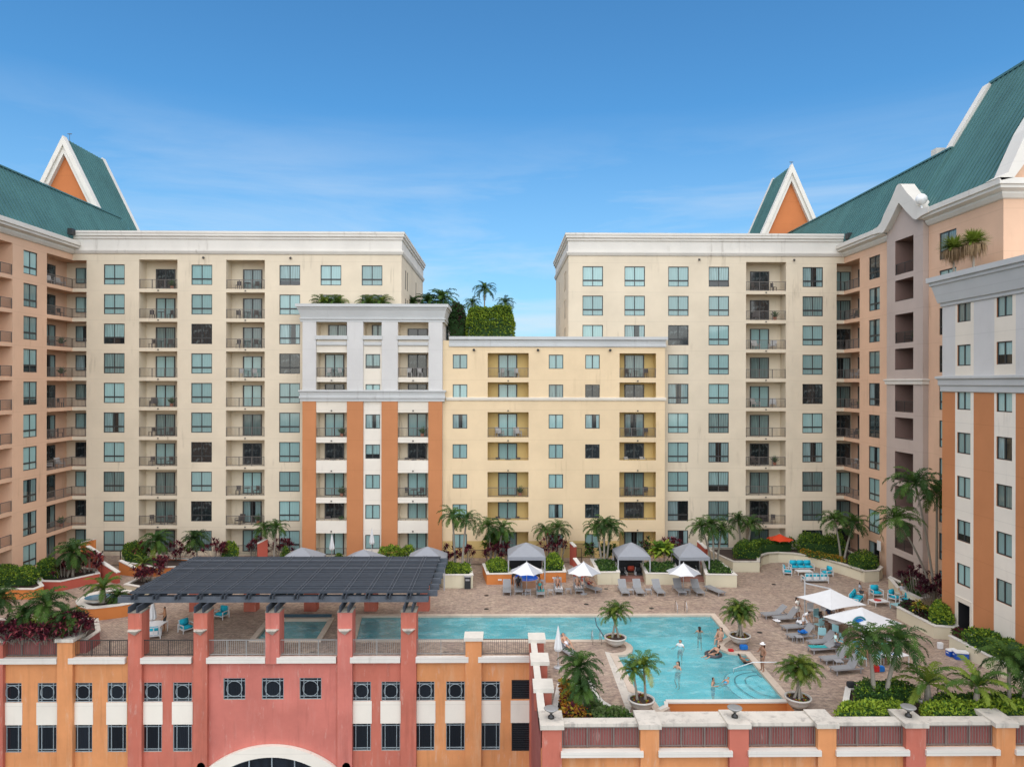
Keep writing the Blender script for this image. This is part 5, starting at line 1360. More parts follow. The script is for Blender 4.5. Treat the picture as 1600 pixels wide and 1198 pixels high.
for (a, b, mt) in ((6,89.5,'rail'),(115,200,'rail_dark'),(223,302.5,'rail_dark'),(325,415,'rail_pale'),(438,527.5,'rail_pale'),(551.5,627,'rail_pale'),(651.5,727.5,'rail_pale'),(753.5,832,'rail')):
    railing(PF, ux(a), ux(b), .0, pod, d=.06, h=1.03, mat=mt)
m_ = MB(); m_.box(ux(-30), ux(88), 45.25, 45.5, 0, .95); m_.obj('parapet_panel', M['p_maroon'], pod)
# urns on the front pillars
for i, lab in ((0,'dark metal bowl lamp on the corner pillar of the front wall'),(2,'dark metal bowl lamp on the red pillar below the pool'),(4,'dark metal bowl lamp on the red pillar among the hedges')):
    t = thing('bowl_lamp', lab, 'lamp', ((fx[i][0]+fx[i][1])/2, 33.9, 1.25), 0, 'bowl lamps on the front wall'); m_ = MB(); m_.lathe([(0,0),(.16,0),(.15,.1),(.06,.16),(.06,.24),(.12,.28)], n=20); m_.obj('stem', M['black'], t, smooth=True)
    m_ = MB(); m_.lathe([(.10,.27),(.34,.44),(.36,.48),(.33,.5),(.0,.46)], n=24); m_.obj('bowl', [M['rail_pale']], t, smooth=True)

# ---------------------------------------------------------------- pergola
pg = thing('pergola', 'large slate blue slatted pergola on red pillars over the lounge area', 'pergola')
X0, X1, Y0, Y1 = -24.0, -5.05, 45.35, 54.4
for (x0, x1) in TALL:
    for q in (-.26, .26): m_ = MB(); xc = (x0+x1)/2+q; m_.box(xc-.05, xc+.05, 44.5, 54.6, 2.935, 3.33); m_.obj('girder', M['pergola'], pg)
m_ = MB(); m_.box(X0-.8, X1+.25, Y0-.06, Y0+.06, 3.335, 3.70); m_.obj('beam', M['pergola_edge'], pg); m_ = MB(); m_.box(X0-.8, X1+.25, Y0+.3, Y0+.42, 3.335, 3.70); m_.obj('beam', M['pergola'], pg)
for y in (53.8, 54.2): m_ = MB(); m_.box(X0-.8, X1+.25, y-.06, y+.06, 3.335, 3.70); m_.obj('beam', M['pergola'], pg)
for px in (212,245.6,280,314,352,389.6,426.7,465,503,539.5,575.6,608,640):
    xc = on_y(px, 599, 45.3).x; m_ = MB()
    for q in (-.11, .11): m_.box(xc+q-.03, xc+q+.03, 44.95, 54.85, 3.60, 3.88)
    m_.obj('rafter', M['pergola'], pg)
m_ = MB(); y = 45.45; rg = random.Random(5); i = 0
while y < 54.8: m_.box(X0-.1+rg.uniform(-.05,.05), X1+.15+rg.uniform(-.05,.05), y-.07, y+.07, 3.885, 3.97+rg.uniform(-.03,.03), rg.choice((0,0,0,2,2,1 if rg.random() < .5 else 0))); y += .22; i += 1
m_.obj('slats', [M['pergola'], M['pergola_edge'], plain('dark_slate_paint', (.028,.036,.048), .85)], pg)
tp = MB()
for px in (212,245.6,280,314,352,389.6,426.7,465,503,539.5,575.6,608,640):
    xc = on_y(px, 599, 45.3).x
    for q in (-.11, .11): tp.box(xc+q-.018, xc+q+.018, 45.4, 54.8, 3.998, 4.012)
tp.obj('battens', M['pergola_edge'], pg)
m_ = MB()
for k in range(7): m_ = MB(); y = 46.2+k*1.4; m_.box(X1+.1, X1+.75, y-.06, y+.06, 3.45, 3.85); m_.obj('rafter_tail', M['pergola_edge'], pg)
for (a, b) in ((297,307),(382,400),(476,498),(570,591),(652,671)):
    x0 = on_y(a, 599, 53.8).x; x1 = x0+.95; m_ = MB(); m_.box(x0, x1, 53.7, 54.5, 0, 3.33); m_.obj('column', M['p_red'], pg)

# ---------------------------------------------------------------- planters and low walls
def planter(label, poly, h, mat, soil=True, th=.22, capm='white', group='stucco planters', name='planter', light=None):
    poly = ccw(poly); cx = sum(p[0] for p in poly)/len(poly); cy = sum(p[1] for p in poly)/len(poly); q = [(p[0]-cx, p[1]-cy) for p in poly]
    t = thing(name, label, 'planter', (cx, cy, 0), 0, group); m_ = MB(); m_.sweep(q, [(0,0),(0,h-.07),(-th,h-.07),(-th,0)], closed=True); m_.obj('wall', M[mat], t)
    c = MB(); c.sweep(q, [(.04,h-.068),(.04,h),(-th-.04,h),(-th-.04,h-.068)], closed=True); c.obj('cap', M[capm], t)
    s = MB(); s.poly([(p[0]*.97, p[1]*.97) for p in q], h-.15); s.obj('soil', M['soil'], t)
    if light: m_ = MB(); m_.box(light[0]-cx-.16, light[0]-cx+.16, light[1]-cy-.03, light[1]-cy+.0, .42, .54); m_.obj('step_light', M['bwhite'], t)
    return t
pz = lambda z, *pts: [z2(a, b, z) for a, b in pts]
planter('cream planter nearest the pergola, with grey bin against it', pz(1.15,(693,897.5),(739,897.5),(734,879),(672,879)), 1.15, 'pl_cream', light=z2(716,908,.5))
planter('orange planter left of the first grey cabana', pz(.95,(760.5,896),(799.5,895.5),(792.5,877.5),(754,880)), .95, 'pl_orange', light=z2(781,905,.5))
planter('orange planter right of the first grey cabana', pz(.95,(844,893),(884.5,892.5),(877.5,873),(850,875)), .95, 'pl_orange', light=z2(866,902,.5))
planter('cream planter left of the middle cabana', pz(1.1,(933.5,893.5),(968.5,893),(960.5,874),(922.5,872)), 1.1, 'pl_cream', light=z2(950,902,.5))
planter('cream planter between the two right cabanas', pz(1.0,(1009,895),(1061,895.5),(1055,879),(1000,878)), 1.0, 'pl_cream', light=z2(1030,904,.5))
planter('cream planter right of the last cabana', pz(1.1,(1102.7,896.7),(1151.5,897.4),(1120,871),(1096,876)), 1.1, 'pl_cream', light=z2(1127,907,.5))
curve = pz(1.0,(1145,876.6),(1187,876.8),(1187,870),(1192,866),(1202,863.5),(1216,862.5),(1240,863.5),(1268,867.5),(1298,875),(1324,882.5),(1345,889.5),(1351,892),(1374,890.5))
xr_ = XR-.7
curve += [(xr_, curve[-1][1]+1.2), (xr_, 70.2), (curve[0][0]-1.0, 70.2), (curve[0][0]-.6, curve[0][1]+2.5)]
planter('long cream curved planter wrapping the turquoise lounge corner', curve, 1.0, 'pl_cream', capm='stone')
planter('low red planter with pale cap beside the left steps', pz(.85,(63,907),(94,907.5),(155.5,894.5),(150,888),(70,880),(50,890)), .85, 'pl_red')
planter('orange corner planter below the left clipped hedge', pz(.85,(-20,920),(16,919.5),(53,919.5),(68,914),(60,903),(-20,903)), .85, 'pl_orange')
ft = pz(.95,(215,940),(190,944.5),(165,947.5),(148,949.3),(136,949.5),(126,946.5),(120,942.5),(119,938),(124,933.5),(136,928),(152,923.5),(175,920),(200,921),(222,925))
planter('curved orange fountain planter with white rim left of the pergola', ft, .95, 'pl_orange', th=.45)
m_ = MB(); p = on_z(157, 933, .96); m_.lathe([(0,0),(1.15,0),(1.15,.03),(1.45,.03),(1.45,-.1)], n=32); t_ = thing('fountain_basin', 'small oval blue fountain basin inside the curved orange planter', 'fountain', p); t_.scale = (1,.75,1); m_.obj('rim', M['white'], t_); m_ = MB(); m_.lathe([(0,.04),(1.14,.04)], n=32); m_.obj('water', plain('fountain_blue', (.05,.20,.33), .1), t_)
planter('small beige planter with plum shrubs at the pergola corner', pz(.85,(194,912),(222,917),(250,905),(222,899)), .85, 'pl_cream')
planter('orange planter strip behind the pergola left end', pz(.85,(243,886),(300,884),(300,872),(190,868),(195,878)), .85, 'pl_orange')
planter('deep planter behind the left front railing', [(-44.5,45.55),(ux(128)-.0,45.55),(ux(126),47.2),(ux(118)-1.2,49.6),(-44.5,49.8)], .9, 'p_maroon', capm='stone')
xb = XN-.04
planter('cream wall planter at the foot of the nearest building', [z2(1401,947,.9), z2(1460,977,.9), z2(1490,979,.9), (xb, on_z(1490,979,.9).y+.3), (xb, 52.6), (on_z(1401,947,.9).x+1.8, 52.6)], .9, 'pl_cream')
planter('low cream planter below the tall leaning palms', [z2(1400,916,.9), z2(1439,935,.9), (33.6, 54.2), (33.6, 60.0), (on_z(1400,916,.9).x+.9, 59.6)], .9, 'pl_cream')
a, b = on_z(1483,992,.9), on_z(1660,1082,.9)
planter('long cream planter along the nearest building by the coolers', [(a.x,a.y),(b.x,b.y),(xb,b.y-.2),(xb,a.y+.1)], .9, 'pl_cream')
planter('white rimmed bed behind the front wall, lower right', pz(.8,(1322,1072),(1398,1071),(1440,1091),(1568,1089),(1660,1100))+[(38,34.3),(z2(1296,1112,.8)[0],34.3)], .8, 'pl_cream')
planter('low curved bed with crotons at the front corner', pz(.3,(872,1066),(926,1062),(931,1080),(942,1094),(962,1106),(985,1113),(1003,1118))+[(z2(1003,1118,.3)[0],34.4),(2.2,34.4)], .3, 'stone')
def sloped_wall(label, a, b, za, zb, mat, th=.3):
    a, b = Vector(a), Vector(b); o = a.copy(); d = (b-a); n = Vector((-d.y, d.x, 0)).normalized()*th/2; t = thing('low_wall', label, 'wall', (o.x,o.y,0), 0, 'sloping stair walls')
    q = [-n, n, Vector((d.x,d.y,0))+n, Vector((d.x,d.y,0))-n]; zt = [za, za, zb, zb]; m_ = MB(); m_.add([(p.x,p.y,0) for p in q]+[(p.x,p.y,z-.08) for p, z in zip(q, zt)], [(4,5,6,7),(0,1,5,4),(1,2,6,5),(2,3,7,6),(3,0,4,7)]); m_.obj('wall', M[mat], t)
    q = [p*1.0 for p in (-n*1.25, n*1.25, Vector((d.x,d.y,0))+n*1.25, Vector((d.x,d.y,0))-n*1.25)]; c = MB(); c.add([(p.x,p.y,z-.077) for p, z in zip(q, zt)]+[(p.x,p.y,z) for p, z in zip(q, zt)], [(0,3,2,1),(4,5,6,7),(0,1,5,4),(1,2,6,5),(2,3,7,6),(3,0,4,7)]); c.obj('cap', M['white'], t)
def sw(label, pa, za, pb, zb, mat): sloped_wall(label, on_z(*pa, za), on_z(*pb, zb), za, zb, mat)
sw('red stair wall descending left of the dark gate', (160,877), 1.6, (185,893), 1.0, 'pl_red')
sw('upper red stair wall by the left tower door', (137,852), 2.2, (159,866), 1.7, 'pl_red')
sw('short upper wall leaning up towards the ground-floor loggia', (128,846.5), 2.0, (148,841.5), 2.4, 'pl_orange')
sw('orange stair wall right of the dark gate', (188,874.5), 1.3, (211,886), .8, 'pl_orange')
sw('red stair wall behind the second white umbrella', (898,871), 1.7, (912,890), 1.0, 'pl_red')
sw('upper red stair wall above the second umbrella', (892,846), 2.2, (899,853), 1.9, 'pl_red')
sw('red stair wall behind the last cabana', (1091,844), 2.2, (1104,856), 1.7, 'pl_red')
sw('red stair wall left of the first cabana row palms', (402,848), 2.2, (418,840), 2.6, 'pl_red')
def gate(label, px, py, w=1.6, h=1.5, mat='rail_dark'):
    p = on_z(px, py, 0); t = thing('metal_gate', label, 'gate', p, 0, 'dark metal gates between planters'); m_ = MB()
    for x in (-w/2, w/2): m_.box(x-.03, x+.03, -.03, .03, 0, h)
    m_.box(-w/2, w/2, -.02, .02, h-.05, h-.01); m_.box(-w/2, w/2, -.02, .02, .1, .14); m_.obj('gate_frame', M[mat], t); m_ = MB(); n = int(w/.11)
    for i in range(1, n): x = -w/2+w*i/n; m_.box(x-.009, x+.009, -.009, .009, .14, h-.05)
    m_.obj('bars', M[mat], t)
gate('dark gate between the left stair walls', 174, 885, 1.7); gate('dark gate between the first cream and orange planters', 747, 883, 1.6); gate('dark gate right of the first grey cabana planters', 894, 880, 1.8); gate('dark gate at the top of the second umbrella stairs', 912, 872, 1.6); gate('dark gate between the last cabana and the curved planter', 1130, 879, 1.8)
# cabana floor steps
for (px, lab) in ((988,'brick step in front of the middle cabana'),(1081,'brick step in front of the last cabana')):
    p = on_z(px, 907, 0); m_ = MB(); m_.box(-1.1,1.1,-.3,.9,.002,.14); m_.box(-1.1,1.1,.3,.9,.142,.28); m_.obj('brick_step', plain('brick_red', (.32,.16,.12), .85), None, loc=p, label=lab, cat='step', group='brick steps of the cabanas')
# ---------------------------------------------------------------- cabanas and umbrellas
def cab(label, px, py_eave, W=3.2, Y=63.0, e=2.3, rise=.95, D=3.0): p = on_y(px, 599, Y); cabana(label, (p.x, Y, 0), W, D, e, rise)
cab('grey cabana behind the first small umbrella', 822.5, 0, 3.3, 62.8, 2.25)
cab('grey cabana in the middle, above the brick step', 986.5, 0, 2.9, 62.8, 2.25)
cab('rightmost grey cabana, behind the third small umbrella', 1078.5, 0, 2.7, 62.8, 2.2)
cab('leftmost cabana roof peeping over the pergola', 472, 0, 3.4, 60.6, 2.35); cab('second cabana roof peeping over the pergola', 568, 0, 3.5, 60.6, 2.15); cab('cabana at the right rear corner of the pergola', 668, 0, 3.3, 60.6, 2.4)
ub = lambda px, Y: (on_y(px, 599, Y).x, Y, 0)
umbrella('white and grey umbrella in front of the first cabana', ub(823.5, 58.2), 1.42, 2.62, .8, 8)
umbrella('white and grey umbrella left of the middle cabana', ub(912.5, 58.0), 1.45, 2.68, .85, 8)
umbrella('white and grey umbrella in front of the last cabana', ub(1068.5, 58.2), 1.45, 2.52, .8, 8)
t_ = umbrella('orange red umbrella beyond the curved hedge', (on_y(1219,599,69.5).x, 69.5, 0), 1.3, 2.5, .55, 8, canopy='canvas')
oc = fabric('orange_red_canvas', (.62,.06,.02))
for o in COL.objects:
    if o.parent == t_ and o.name.startswith('canopy'): (o.data.materials.__setitem__(0, oc), o.data.materials.__setitem__(1, oc))
u1 = on_y(1299, 599, 49.6); big_umbrella('white square cantilever umbrella, farther of the two', (u1.x, 49.6, 0), .35, 1.75, 2.75, (on_y(1258,599,50.6).x, 50.6, 0))
u2 = on_y(1347, 599, 46.0); big_umbrella('white square umbrella, nearer of the two, over the tables', (u2.x, 46.0, 0), .5, 1.85, 2.6)
closed_umbrella('closed white umbrella at the edge of the pool lane', on_z(872, 1043, 0), 2.55)
closed_umbrella('closed white umbrella at the white table under the pergola', on_z(238.5, 985, 0), 2.3)
closed_umbrella('closed white umbrella on the terrace of the orange striped block', (on_y(519,599,68.5).x, 68.5, .3), 2.4)
closed_umbrella('closed white umbrella before the small striped block window', (on_y(581.5,599,68.3).x, 68.3, .9), 2.4)
bl = thing('towel_station', 'round tan counter with blue cover behind the first umbrella', 'counter', on_z(822, 913, 0)); m_ = MB(); m_.lathe([(0,0),(1.15,0),(1.15,.6),(0,.6)], n=28); m_.obj('counter', plain('tan_counter', (.42,.24,.15), .8), bl); m_ = MB(); m_.lathe([(0,.9),(.9,.75),(1.05,.603)], n=28); m_.obj('cover', M['blue'], bl)
tb = thing('trash_bin', 'tall dark grey bin against the cream planter', 'bin', on_z(731, 917, 0)+Vector((0,-.3,0))); m_ = MB(); m_.box(-.26,.26,-.26,.26,0,1.0); m_.obj('body', M['dark'], tb); m_ = MB(); m_.box(-.29,.29,-.29,.29,1.003,1.08); m_.box(-.18,.18,-.285,-.262,.7,.85); m_.obj('lid', M['lframe'], tb)
for (px, Y, lab) in ((972,64.0,'left'),(1000,64.0,'right')): sofa('dark lounge chair on the %s inside the middle cabana' % lab, ub(px, 62.9), 0, 1, 'lounge_chair', 'chair', 'cabana seats')
m_ = rbox(.6,.25,.45,.06); m_.obj('cushion', M['redc'], None, smooth=True, loc=(on_y(986.5,599,63.3).x, 63.3, .5), label='red orange cushion inside the middle cabana', cat='cushion')
for o in list(COL.objects):
    if o.parent and o.parent.get('group') == 'cabana seats' and 'cushion' in o.name: o.data.materials[0] = M['dark']
for nm, px in (('first', 822), ('last', 1078)): sofa('dark low sofa inside the %s right-hand cabana' % nm if nm == 'last' else 'dark low sofa inside the first cabana', ub(px, 63.4), 0, 2, 'sofa', 'sofa', 'cabana seats')
for o in list(COL.objects):
    if o.parent and o.parent.get('group') == 'cabana seats' and 'cushion' in o.name: o.data.materials[0] = M['dark']

# ---------------------------------------------------------------- loungers
def lg(label, px, py, rz=0, ang=50): p = on_z(px, py, 0); return lounger(label, (p.x, p.y, 0), radians(rz), ang)
row = [('empty grey lounger at the left end of the far row',792,925,0,40),('grey lounger with a dark haired bather in black',810,924,0,60),('grey lounger with bather on a turquoise towel',844,928,0,60),('grey lounger with white towel and woman, left one',872,924,0,60),
 ('grey lounger with white towel and woman, right one',903,923,0,62),('grey lounger beside the second umbrella with reclining bather',924,922,35,45),('grey lounger with a grey towel draped on it',974,926,2,50),('empty grey lounger right of the draped one',997,926,2,52),
 ('empty grey lounger, third of the right half of the far row',1028,926,5,50),('tall backed grey lounger left of the third umbrella',1061,925,4,55),('tall backed grey lounger right of the third umbrella',1089,926,4,50),('flat grey lounger at the right end of the far row',1117,926,22,0)]
ROWP = {}
for i, (lab, px, py, rz, an) in enumerate(row): ROWP[i] = lg(lab, px, py, rz, an)
rr = [('grey lounger facing the pool, farthest from the camera',1210,964,-80,40),('grey lounger with a white towel on its foot end',1229,970,-80,50),('grey lounger partly covered by a white cloth',1243,984,-80,10),('grey lounger with blue bag beside its low table',1252,998,-80,50),
 ('empty grey lounger right of the low table',1285,1008,-80,45),('grey lounger with a turquoise striped towel',1286,1018,-80,25),('grey lounger with a low table at its side',1306,1034,-80,55),('grey lounger nearest the camera with towel on backrest',1323,1050,-80,55)]
for (lab, px, py, rz, an) in rr: lg(lab, px, py, rz, an)
for i, (px, py, lab) in enumerate(((825,929,'small table right of the bather in black'),(860,929,'small table between the two women on towels'),(888,927,'small table left of the right woman on white towel'),(985,928,'small table beside the draped lounger'),(1013,928,'small table in the right half of the far row'),(1073,928,'small table under the third umbrella'),(1248,1003,'low table with a blue bag on top'),(1310,1042,'low table between the two nearest loungers'))):
    p = on_z(px, py, 0); side_table(lab, (p.x, p.y, 0))
def towel(label, px, py, z, w, l, rz, mat, bumpy=.03):
    m_ = MB(); n = 8; rg = random.Random(px); g_ = [[(w*(i/n-.5), l*(j/n-.5), .012+bumpy*rg.random()) for j in range(n+1)] for i in range(n+1)]
    for i in range(n):
        for j in range(n): m_.face([g_[i][j], g_[i+1][j], g_[i+1][j+1], g_[i][j+1]])
    o = m_.obj('towel', M[mat], None, smooth=True, loc=on_z(px, py, z), rz=radians(rz), label=label, cat='towel', group='towels'); sm = o.modifiers.new('thickness', 'SOLIDIFY'); sm.thickness = .015; return o
towel('turquoise towel under the bather in the far row', 845, 921, .36, .55, .9, 0, 'tealtowel'); towel('white towel under the left woman in the far row', 873, 917, .36, .6, 1.1, 0, 'towel'); towel('white towel under the right woman in the far row', 904, 916, .36, .6, 1.1, 0, 'towel')
towel('white towel folded on a lounger foot', 1214, 970, .36, .4, .5, 10, 'towel', .09); towel('turquoise striped towel along a lounger', 1278, 1010, .36, 1.1, .45, 0, 'tealtowel'); towel('white towel heaped on the third lounger', 1255, 974, .38, .8, .5, 10, 'towel', .25)
towel('blue bag of towels on the low table', 1254, 989, .44, .55, .4, 0, 'bluetowel', .22); towel('white towel on the nearest lounger backrest', 1337, 1030, .62, .35, .45, 0, 'towel', .05)
# ---------------------------------------------------------------- turquoise seats
def sf(label, px, py, rz, n=1): p = on_z(px, py, 0); return sofa(label, (p.x, p.y, 0), radians(rz), n, 'sofa' if n > 1 else 'armchair', 'sofa' if n > 1 else 'armchair')
sf('turquoise corner sofa facing the pool by the curved wall', 1252, 890, 0, 3); sf('turquoise armchair at the left of the curved wall group', 1230, 897, 75, 1); sf('turquoise sofa seen from its white slatted back', 1273, 909, 180, 3); sf('turquoise armchair at the right of the curved wall group', 1292, 899, -75, 1)
p = on_z(1256, 897, 0); side_table('white low table in the curved wall group', (p.x,p.y,0), 0, 'bwhite', 1.4, .35, l=.8)
sf('long turquoise sofa with white slatted back, facing right', 1338, 941, 52, 3); sf('turquoise armchair behind the red patterned table', 1369, 931, 0, 1); sf('turquoise armchair at the planter wall, left of the pair', 1398, 938, 30, 1); sf('turquoise armchair at the planter wall, right of the pair', 1417, 943, -60, 1)
p = on_z(1373, 945, 0); side_table('white low table with a red item on it', (p.x,p.y,0), .2, 'bwhite', 1.3, .38, l=.9)
m_ = MB(); m_.lathe([(0,0),(.25,0),(.28,.05),(.1,.07),(0,.07)], n=14); m_.obj('red_tray', M['red'], None, loc=(p.x-.1,p.y,.382), label='red tray on the white low table', cat='tray')
p = on_z(1405, 952, 0); side_table('pale round-cornered table by the planter wall chairs', (p.x,p.y,0), .2, 'turq2', .9, .38)
sf('turquoise armchair under the pergola, left of the second pillar', 291, 986, 55, 1); sf('turquoise armchair under the pergola, facing the pool', 346, 965, -20, 1); sf('turquoise chair behind the first red pillar', 241, 996, 200, 1)
p = on_z(243, 990, 0); side_table('white dining table under the pergola', (p.x,p.y,0), 0, 'bwhite', 1.2, .74); p = on_z(318, 978, 0); side_table('white low table behind the second red pillar', (p.x,p.y,0), 0, 'bwhite', .8, .4)
def dchair(label, px, py, rz, mat='turq2'):
    p = on_z(px, py, 0); t = thing('dining_chair', label, 'chair', (p.x,p.y,0), radians(rz), 'pale turquoise dining chairs'); m_ = MB(); m_.box(-.25,.25,-.25,.25,.43,.47); m_.obj('seat', M[mat], t); m_ = MB(); m_.box(-.25,.25,.22,.25,.48,.95); m_.obj('backrest', M[mat], t)
    for x, y in ((-.23,-.23),(.23,-.23),(-.23,.23),(.23,.23)): m_ = MB(); m_.box(x-.018,x+.018,y-.018,y+.018,0,.43); m_.obj('leg', M['wframe'], t)
for a_ in (('turquoise dining chair beside the white cloth lounger',1280,985,200),('turquoise dining chair with its back to the far umbrella',1279,972,20),('turquoise dining chair at the near side of the tables',1284,1000,160),('pale dining chair between the two big umbrellas',1302,998,-60),('pale dining chair behind the near umbrella',1309,1012,-90),('pale chair under the far umbrella, left',1268,962,0,'alu'),('pale chair under the far umbrella, right',1290,962,10,'alu'),('dining chair hidden behind the twin palms, left',1345,1038,90),('dining chair hidden behind the twin palms, right',1372,1036,200)): dchair(*a_)
p = on_z(1305, 985, 0); side_table('round-edged table under the near big umbrella', (p.x,p.y,0), .3, 'bwhite', 1.3, .74); p = on_z(1352, 1020, 0); side_table('white dining table right of the lounger row', (p.x,p.y,0), .3, 'bwhite', 1.6, .74, l=.9)
p = on_z(1398, 1040, 0); side_table('white table with blue papers by the twin palms', (p.x,p.y,0), .3, 'bwhite', 1.5, .72, l=.8)
m_ = MB(); m_.box(-.22,-.12,-.2,.2,0,.012); m_.box(.0,.10,-.2,.2,0,.012); m_.obj('blue_stripes_cloth', M['bluetowel'], None, loc=(p.x+.1,p.y,.724), rz=.5, label='blue striped cloth on the white table', cat='cloth')
def cooler(label, px, py, rz, body='blue', w=.62, l=.38, h=.42):
    p = on_z(px, py, 0); t = thing('cooler_box', label, 'cooler', (p.x,p.y,0), radians(rz), 'coolers on the deck'); xf(rbox(w, l, h*.8, .03), Matrix.Identity(4)).obj('body', M[body], t, smooth=False); xf(rbox(w+.03, l+.03, h*.22, .03), Matrix.Translation((0,0,h*.8+.002))).obj('lid', M['bwhite'], t)
    for s in (-1,1): m_ = MB(); m_.box(s*(w/2+.012)-.01, s*(w/2+.012)+.01, -.09, .09, h*.5, h*.62); m_.obj('handle', M['bwhite'], t)
cooler('left blue cooler with white lid by the cream wall', 1487, 1024, 10); cooler('right, larger blue cooler with white lid by the cream wall', 1501, 1029, -12, 'blue', .8, .45, .5); cooler('red cooler beside the striped towel lounger', 1317, 1024, 70, 'red', .5, .35, .42)
m_ = rbox(.32,.25,.42,.03); m_.obj('tote_bag', M['bwhite'], None, loc=on_z(1469, 1013, 0), label='small white tote bag standing alone on the pavers', cat='bag'); m_ = rbox(.34,.25,.4,.04); m_.obj('beach_bag', M['red'], None, loc=on_z(1369, 1049, 0), label='red beach bag at the foot of the twin palms', cat='bag'); m_ = rbox(.4,.3,.32,.04); m_.obj('beach_bag', M['bluetowel'], None, loc=on_z(1376, 1048, 0), label='pale blue beach bag beside the red bag', cat='bag')
m_ = rbox(.5,.3,.3,.05); m_.obj('beach_bag', M['bluetowel'], None, loc=on_z(1162, 1014, 0), label='blue bag beside the right-hand bowl planter', cat='bag'); m_ = rbox(.35,.25,.15,.04); m_.obj('beach_bag', M['red'], None, loc=on_z(1142, 1017, .036), label='small red bag on the coping of the bulge', cat='bag'); m_ = rbox(.45,.3,.3,.05); m_.obj('beach_bag', M['dark'], None, loc=on_z(1330,1073,.8), label='dark blue bag on the white rim of the bed', cat='bag')
sp = thing('swim_ring', 'blue and teal ring hanging by the near umbrella', 'swim ring', (u2.x-.7, 44.9, 2.0)); m_ = MB(); n = 28; m_.tube([(.42*cos(2*pi*i/n), 0, .42*sin(2*pi*i/n)) for i in range(n+1)], .07, 8, cap=False); m_.obj('tube', plain('teal_vinyl', (.01,.16,.22), .3), sp, smooth=True); m_ = MB(); m_.tube([(0,.02,0),(0,-.02,0)], .33, 20); m_.obj('inner', M['bluetowel'], sp)
# ---------------------------------------------------------------- bowls and their palms
def potted(label, plabel, px, py, r, crowns, z=0.0, h=.6, kind='pot'):
    p = on_z(px, py, 0); bowl(label, (p.x, p.y, .04), r, h); base = Vector((p.x, p.y, h*.85+.04)); rg = random.Random(px); tr_ = []
    for i, (cx_, cy_, sz) in enumerate(crowns): a = 2*pi*i/len(crowns); b = base+Vector((.22*cos(a), .16*sin(a), -.05)); q = on_y(cx_, cy_, p.y+rg.uniform(-.25,.25)); tr_.append((b, q, sz))
    palm(plabel, base, base, 1.4, kind, int(px) % 3, 'potted palms by the pool', .075, False, tr_)
potted('white bowl planter at the rounded end of the pool lane', 'green palm with two stems in the lane bowl planter', 961.5, 1009, .72, ((956,960,1.12),(967,955,1.2)))
potted('white bowl planter on the right-hand bulge of the pool', 'bushy palm with four stems in the right bowl planter', 1156, 1006, .70, ((1146,958,1.1),(1155,951,1.15),(1166,957,1.1),(1157,964,.95)))
potted('bowl planter nearest the front wall, left of infinity edge', 'palm with two stems left of the infinity edge', 1002, 1109, .70, ((1006,1041,1.25),(989,1048,1.0)))
potted('bowl planter at the right end of the infinity edge', 'bushy palm at the right end of infinity edge', 1247, 1106, .68, ((1236,1047,1.05),(1250,1040,1.1),(1263,1048,1.05),(1249,1056,.95)))
# ---------------------------------------------------------------- palms of the planting strip
pp = palm_px
pp('slim palm, left of the pair beside the orange stripes', (711,884), 1.1, (707,806), 1.75, 'royal', 0); pp('leaning palm, right of the pair beside the orange stripes', (722,886), 1.1, (729,812), 1.7, 'royal', 1)
pp('palm left of the first cabana, rear one', (767,874), .8, (763,823), 1.8, 'royal', 2); pp('palm left of the first cabana, front one', (779,874), .8, (785,826), 1.75, 'royal', 0); pp('dark bushy palm behind the first cabana', (780,868), .8, (776,838), 1.3, 'bush', 1)
pp('palm right of the first cabana, left stem', (858,866), .8, (851,829), 1.5, 'royal', 1); pp('palm right of the first cabana, right stem', (870,868), .8, (872,826), 1.7, 'royal', 2)
pp('triple palm clump left of middle cabana, left stem', (940,878), 1, (931,825), 1.6, 'royal', 0); pp('triple palm clump left of middle cabana, middle stem', (944,879), 1, (944,820), 1.75, 'royal', 1); pp('triple palm clump left of middle cabana, right stem', (948,878), 1, (955,824), 1.7, 'royal', 2)
pp('triple palm clump right of last cabana, left stem', (1111,878), 1, (1096,824), 1.7, 'royal', 2); pp('triple palm clump right of last cabana, middle stem', (1116,880), 1, (1112,820), 1.85, 'royal', 0); pp('triple palm clump right of last cabana, right stem', (1121,878), 1, (1128,828), 1.6, 'royal', 1)
pp('slim palm rising left of the orange red umbrella hedge', (1158,858), .9, (1153,812), 1.6, 'royal', 1); pp('second slim palm beside the right tower loggia', (1169,858), .9, (1174,818), 1.6, 'royal', 0)
pp('curved palm at the hedge, left of the crossing pair', (1314,875), .9, (1304,812), 1.9, 'royal', 2); pp('curved palm at the hedge, right of the crossing pair', (1319,876), .9, (1334,818), 1.9, 'royal', 1)
pp('tall pale palm behind the pergola, left of the pair', (416,872), .6, (413,826), 1.5, 'royal', 0); pp('tall pale palm behind the pergola, right of the pair', (428,872), .6, (432,824), 1.55, 'royal', 1)
pp('bushy palm before the left tower loggia', (250,876), .8, (244,846), 1.8, 'bush', 0, r0=.09); pp('bushy palm right of the left tower loggia palm', (308,872), .8, (305,842), 1.6, 'bush', 1, r0=.09)
pp('dark palm above the red planter by the peach wing', (114,900), .8, (113,863), 2.0, 'bush', 2); pp('young yellowish palm beside the pergola corner', (222,898), .8, (224,880), 1.3, 'coco', 0); pp('stout palm standing in the fountain planter', (161,941), .9, (161,920), 1.9, 'coco', 1, r0=.26, shaft=False); pp('low feathery palm right of the fountain palm', (178,940), .9, (183,932), 1.1, 'bush', 0)
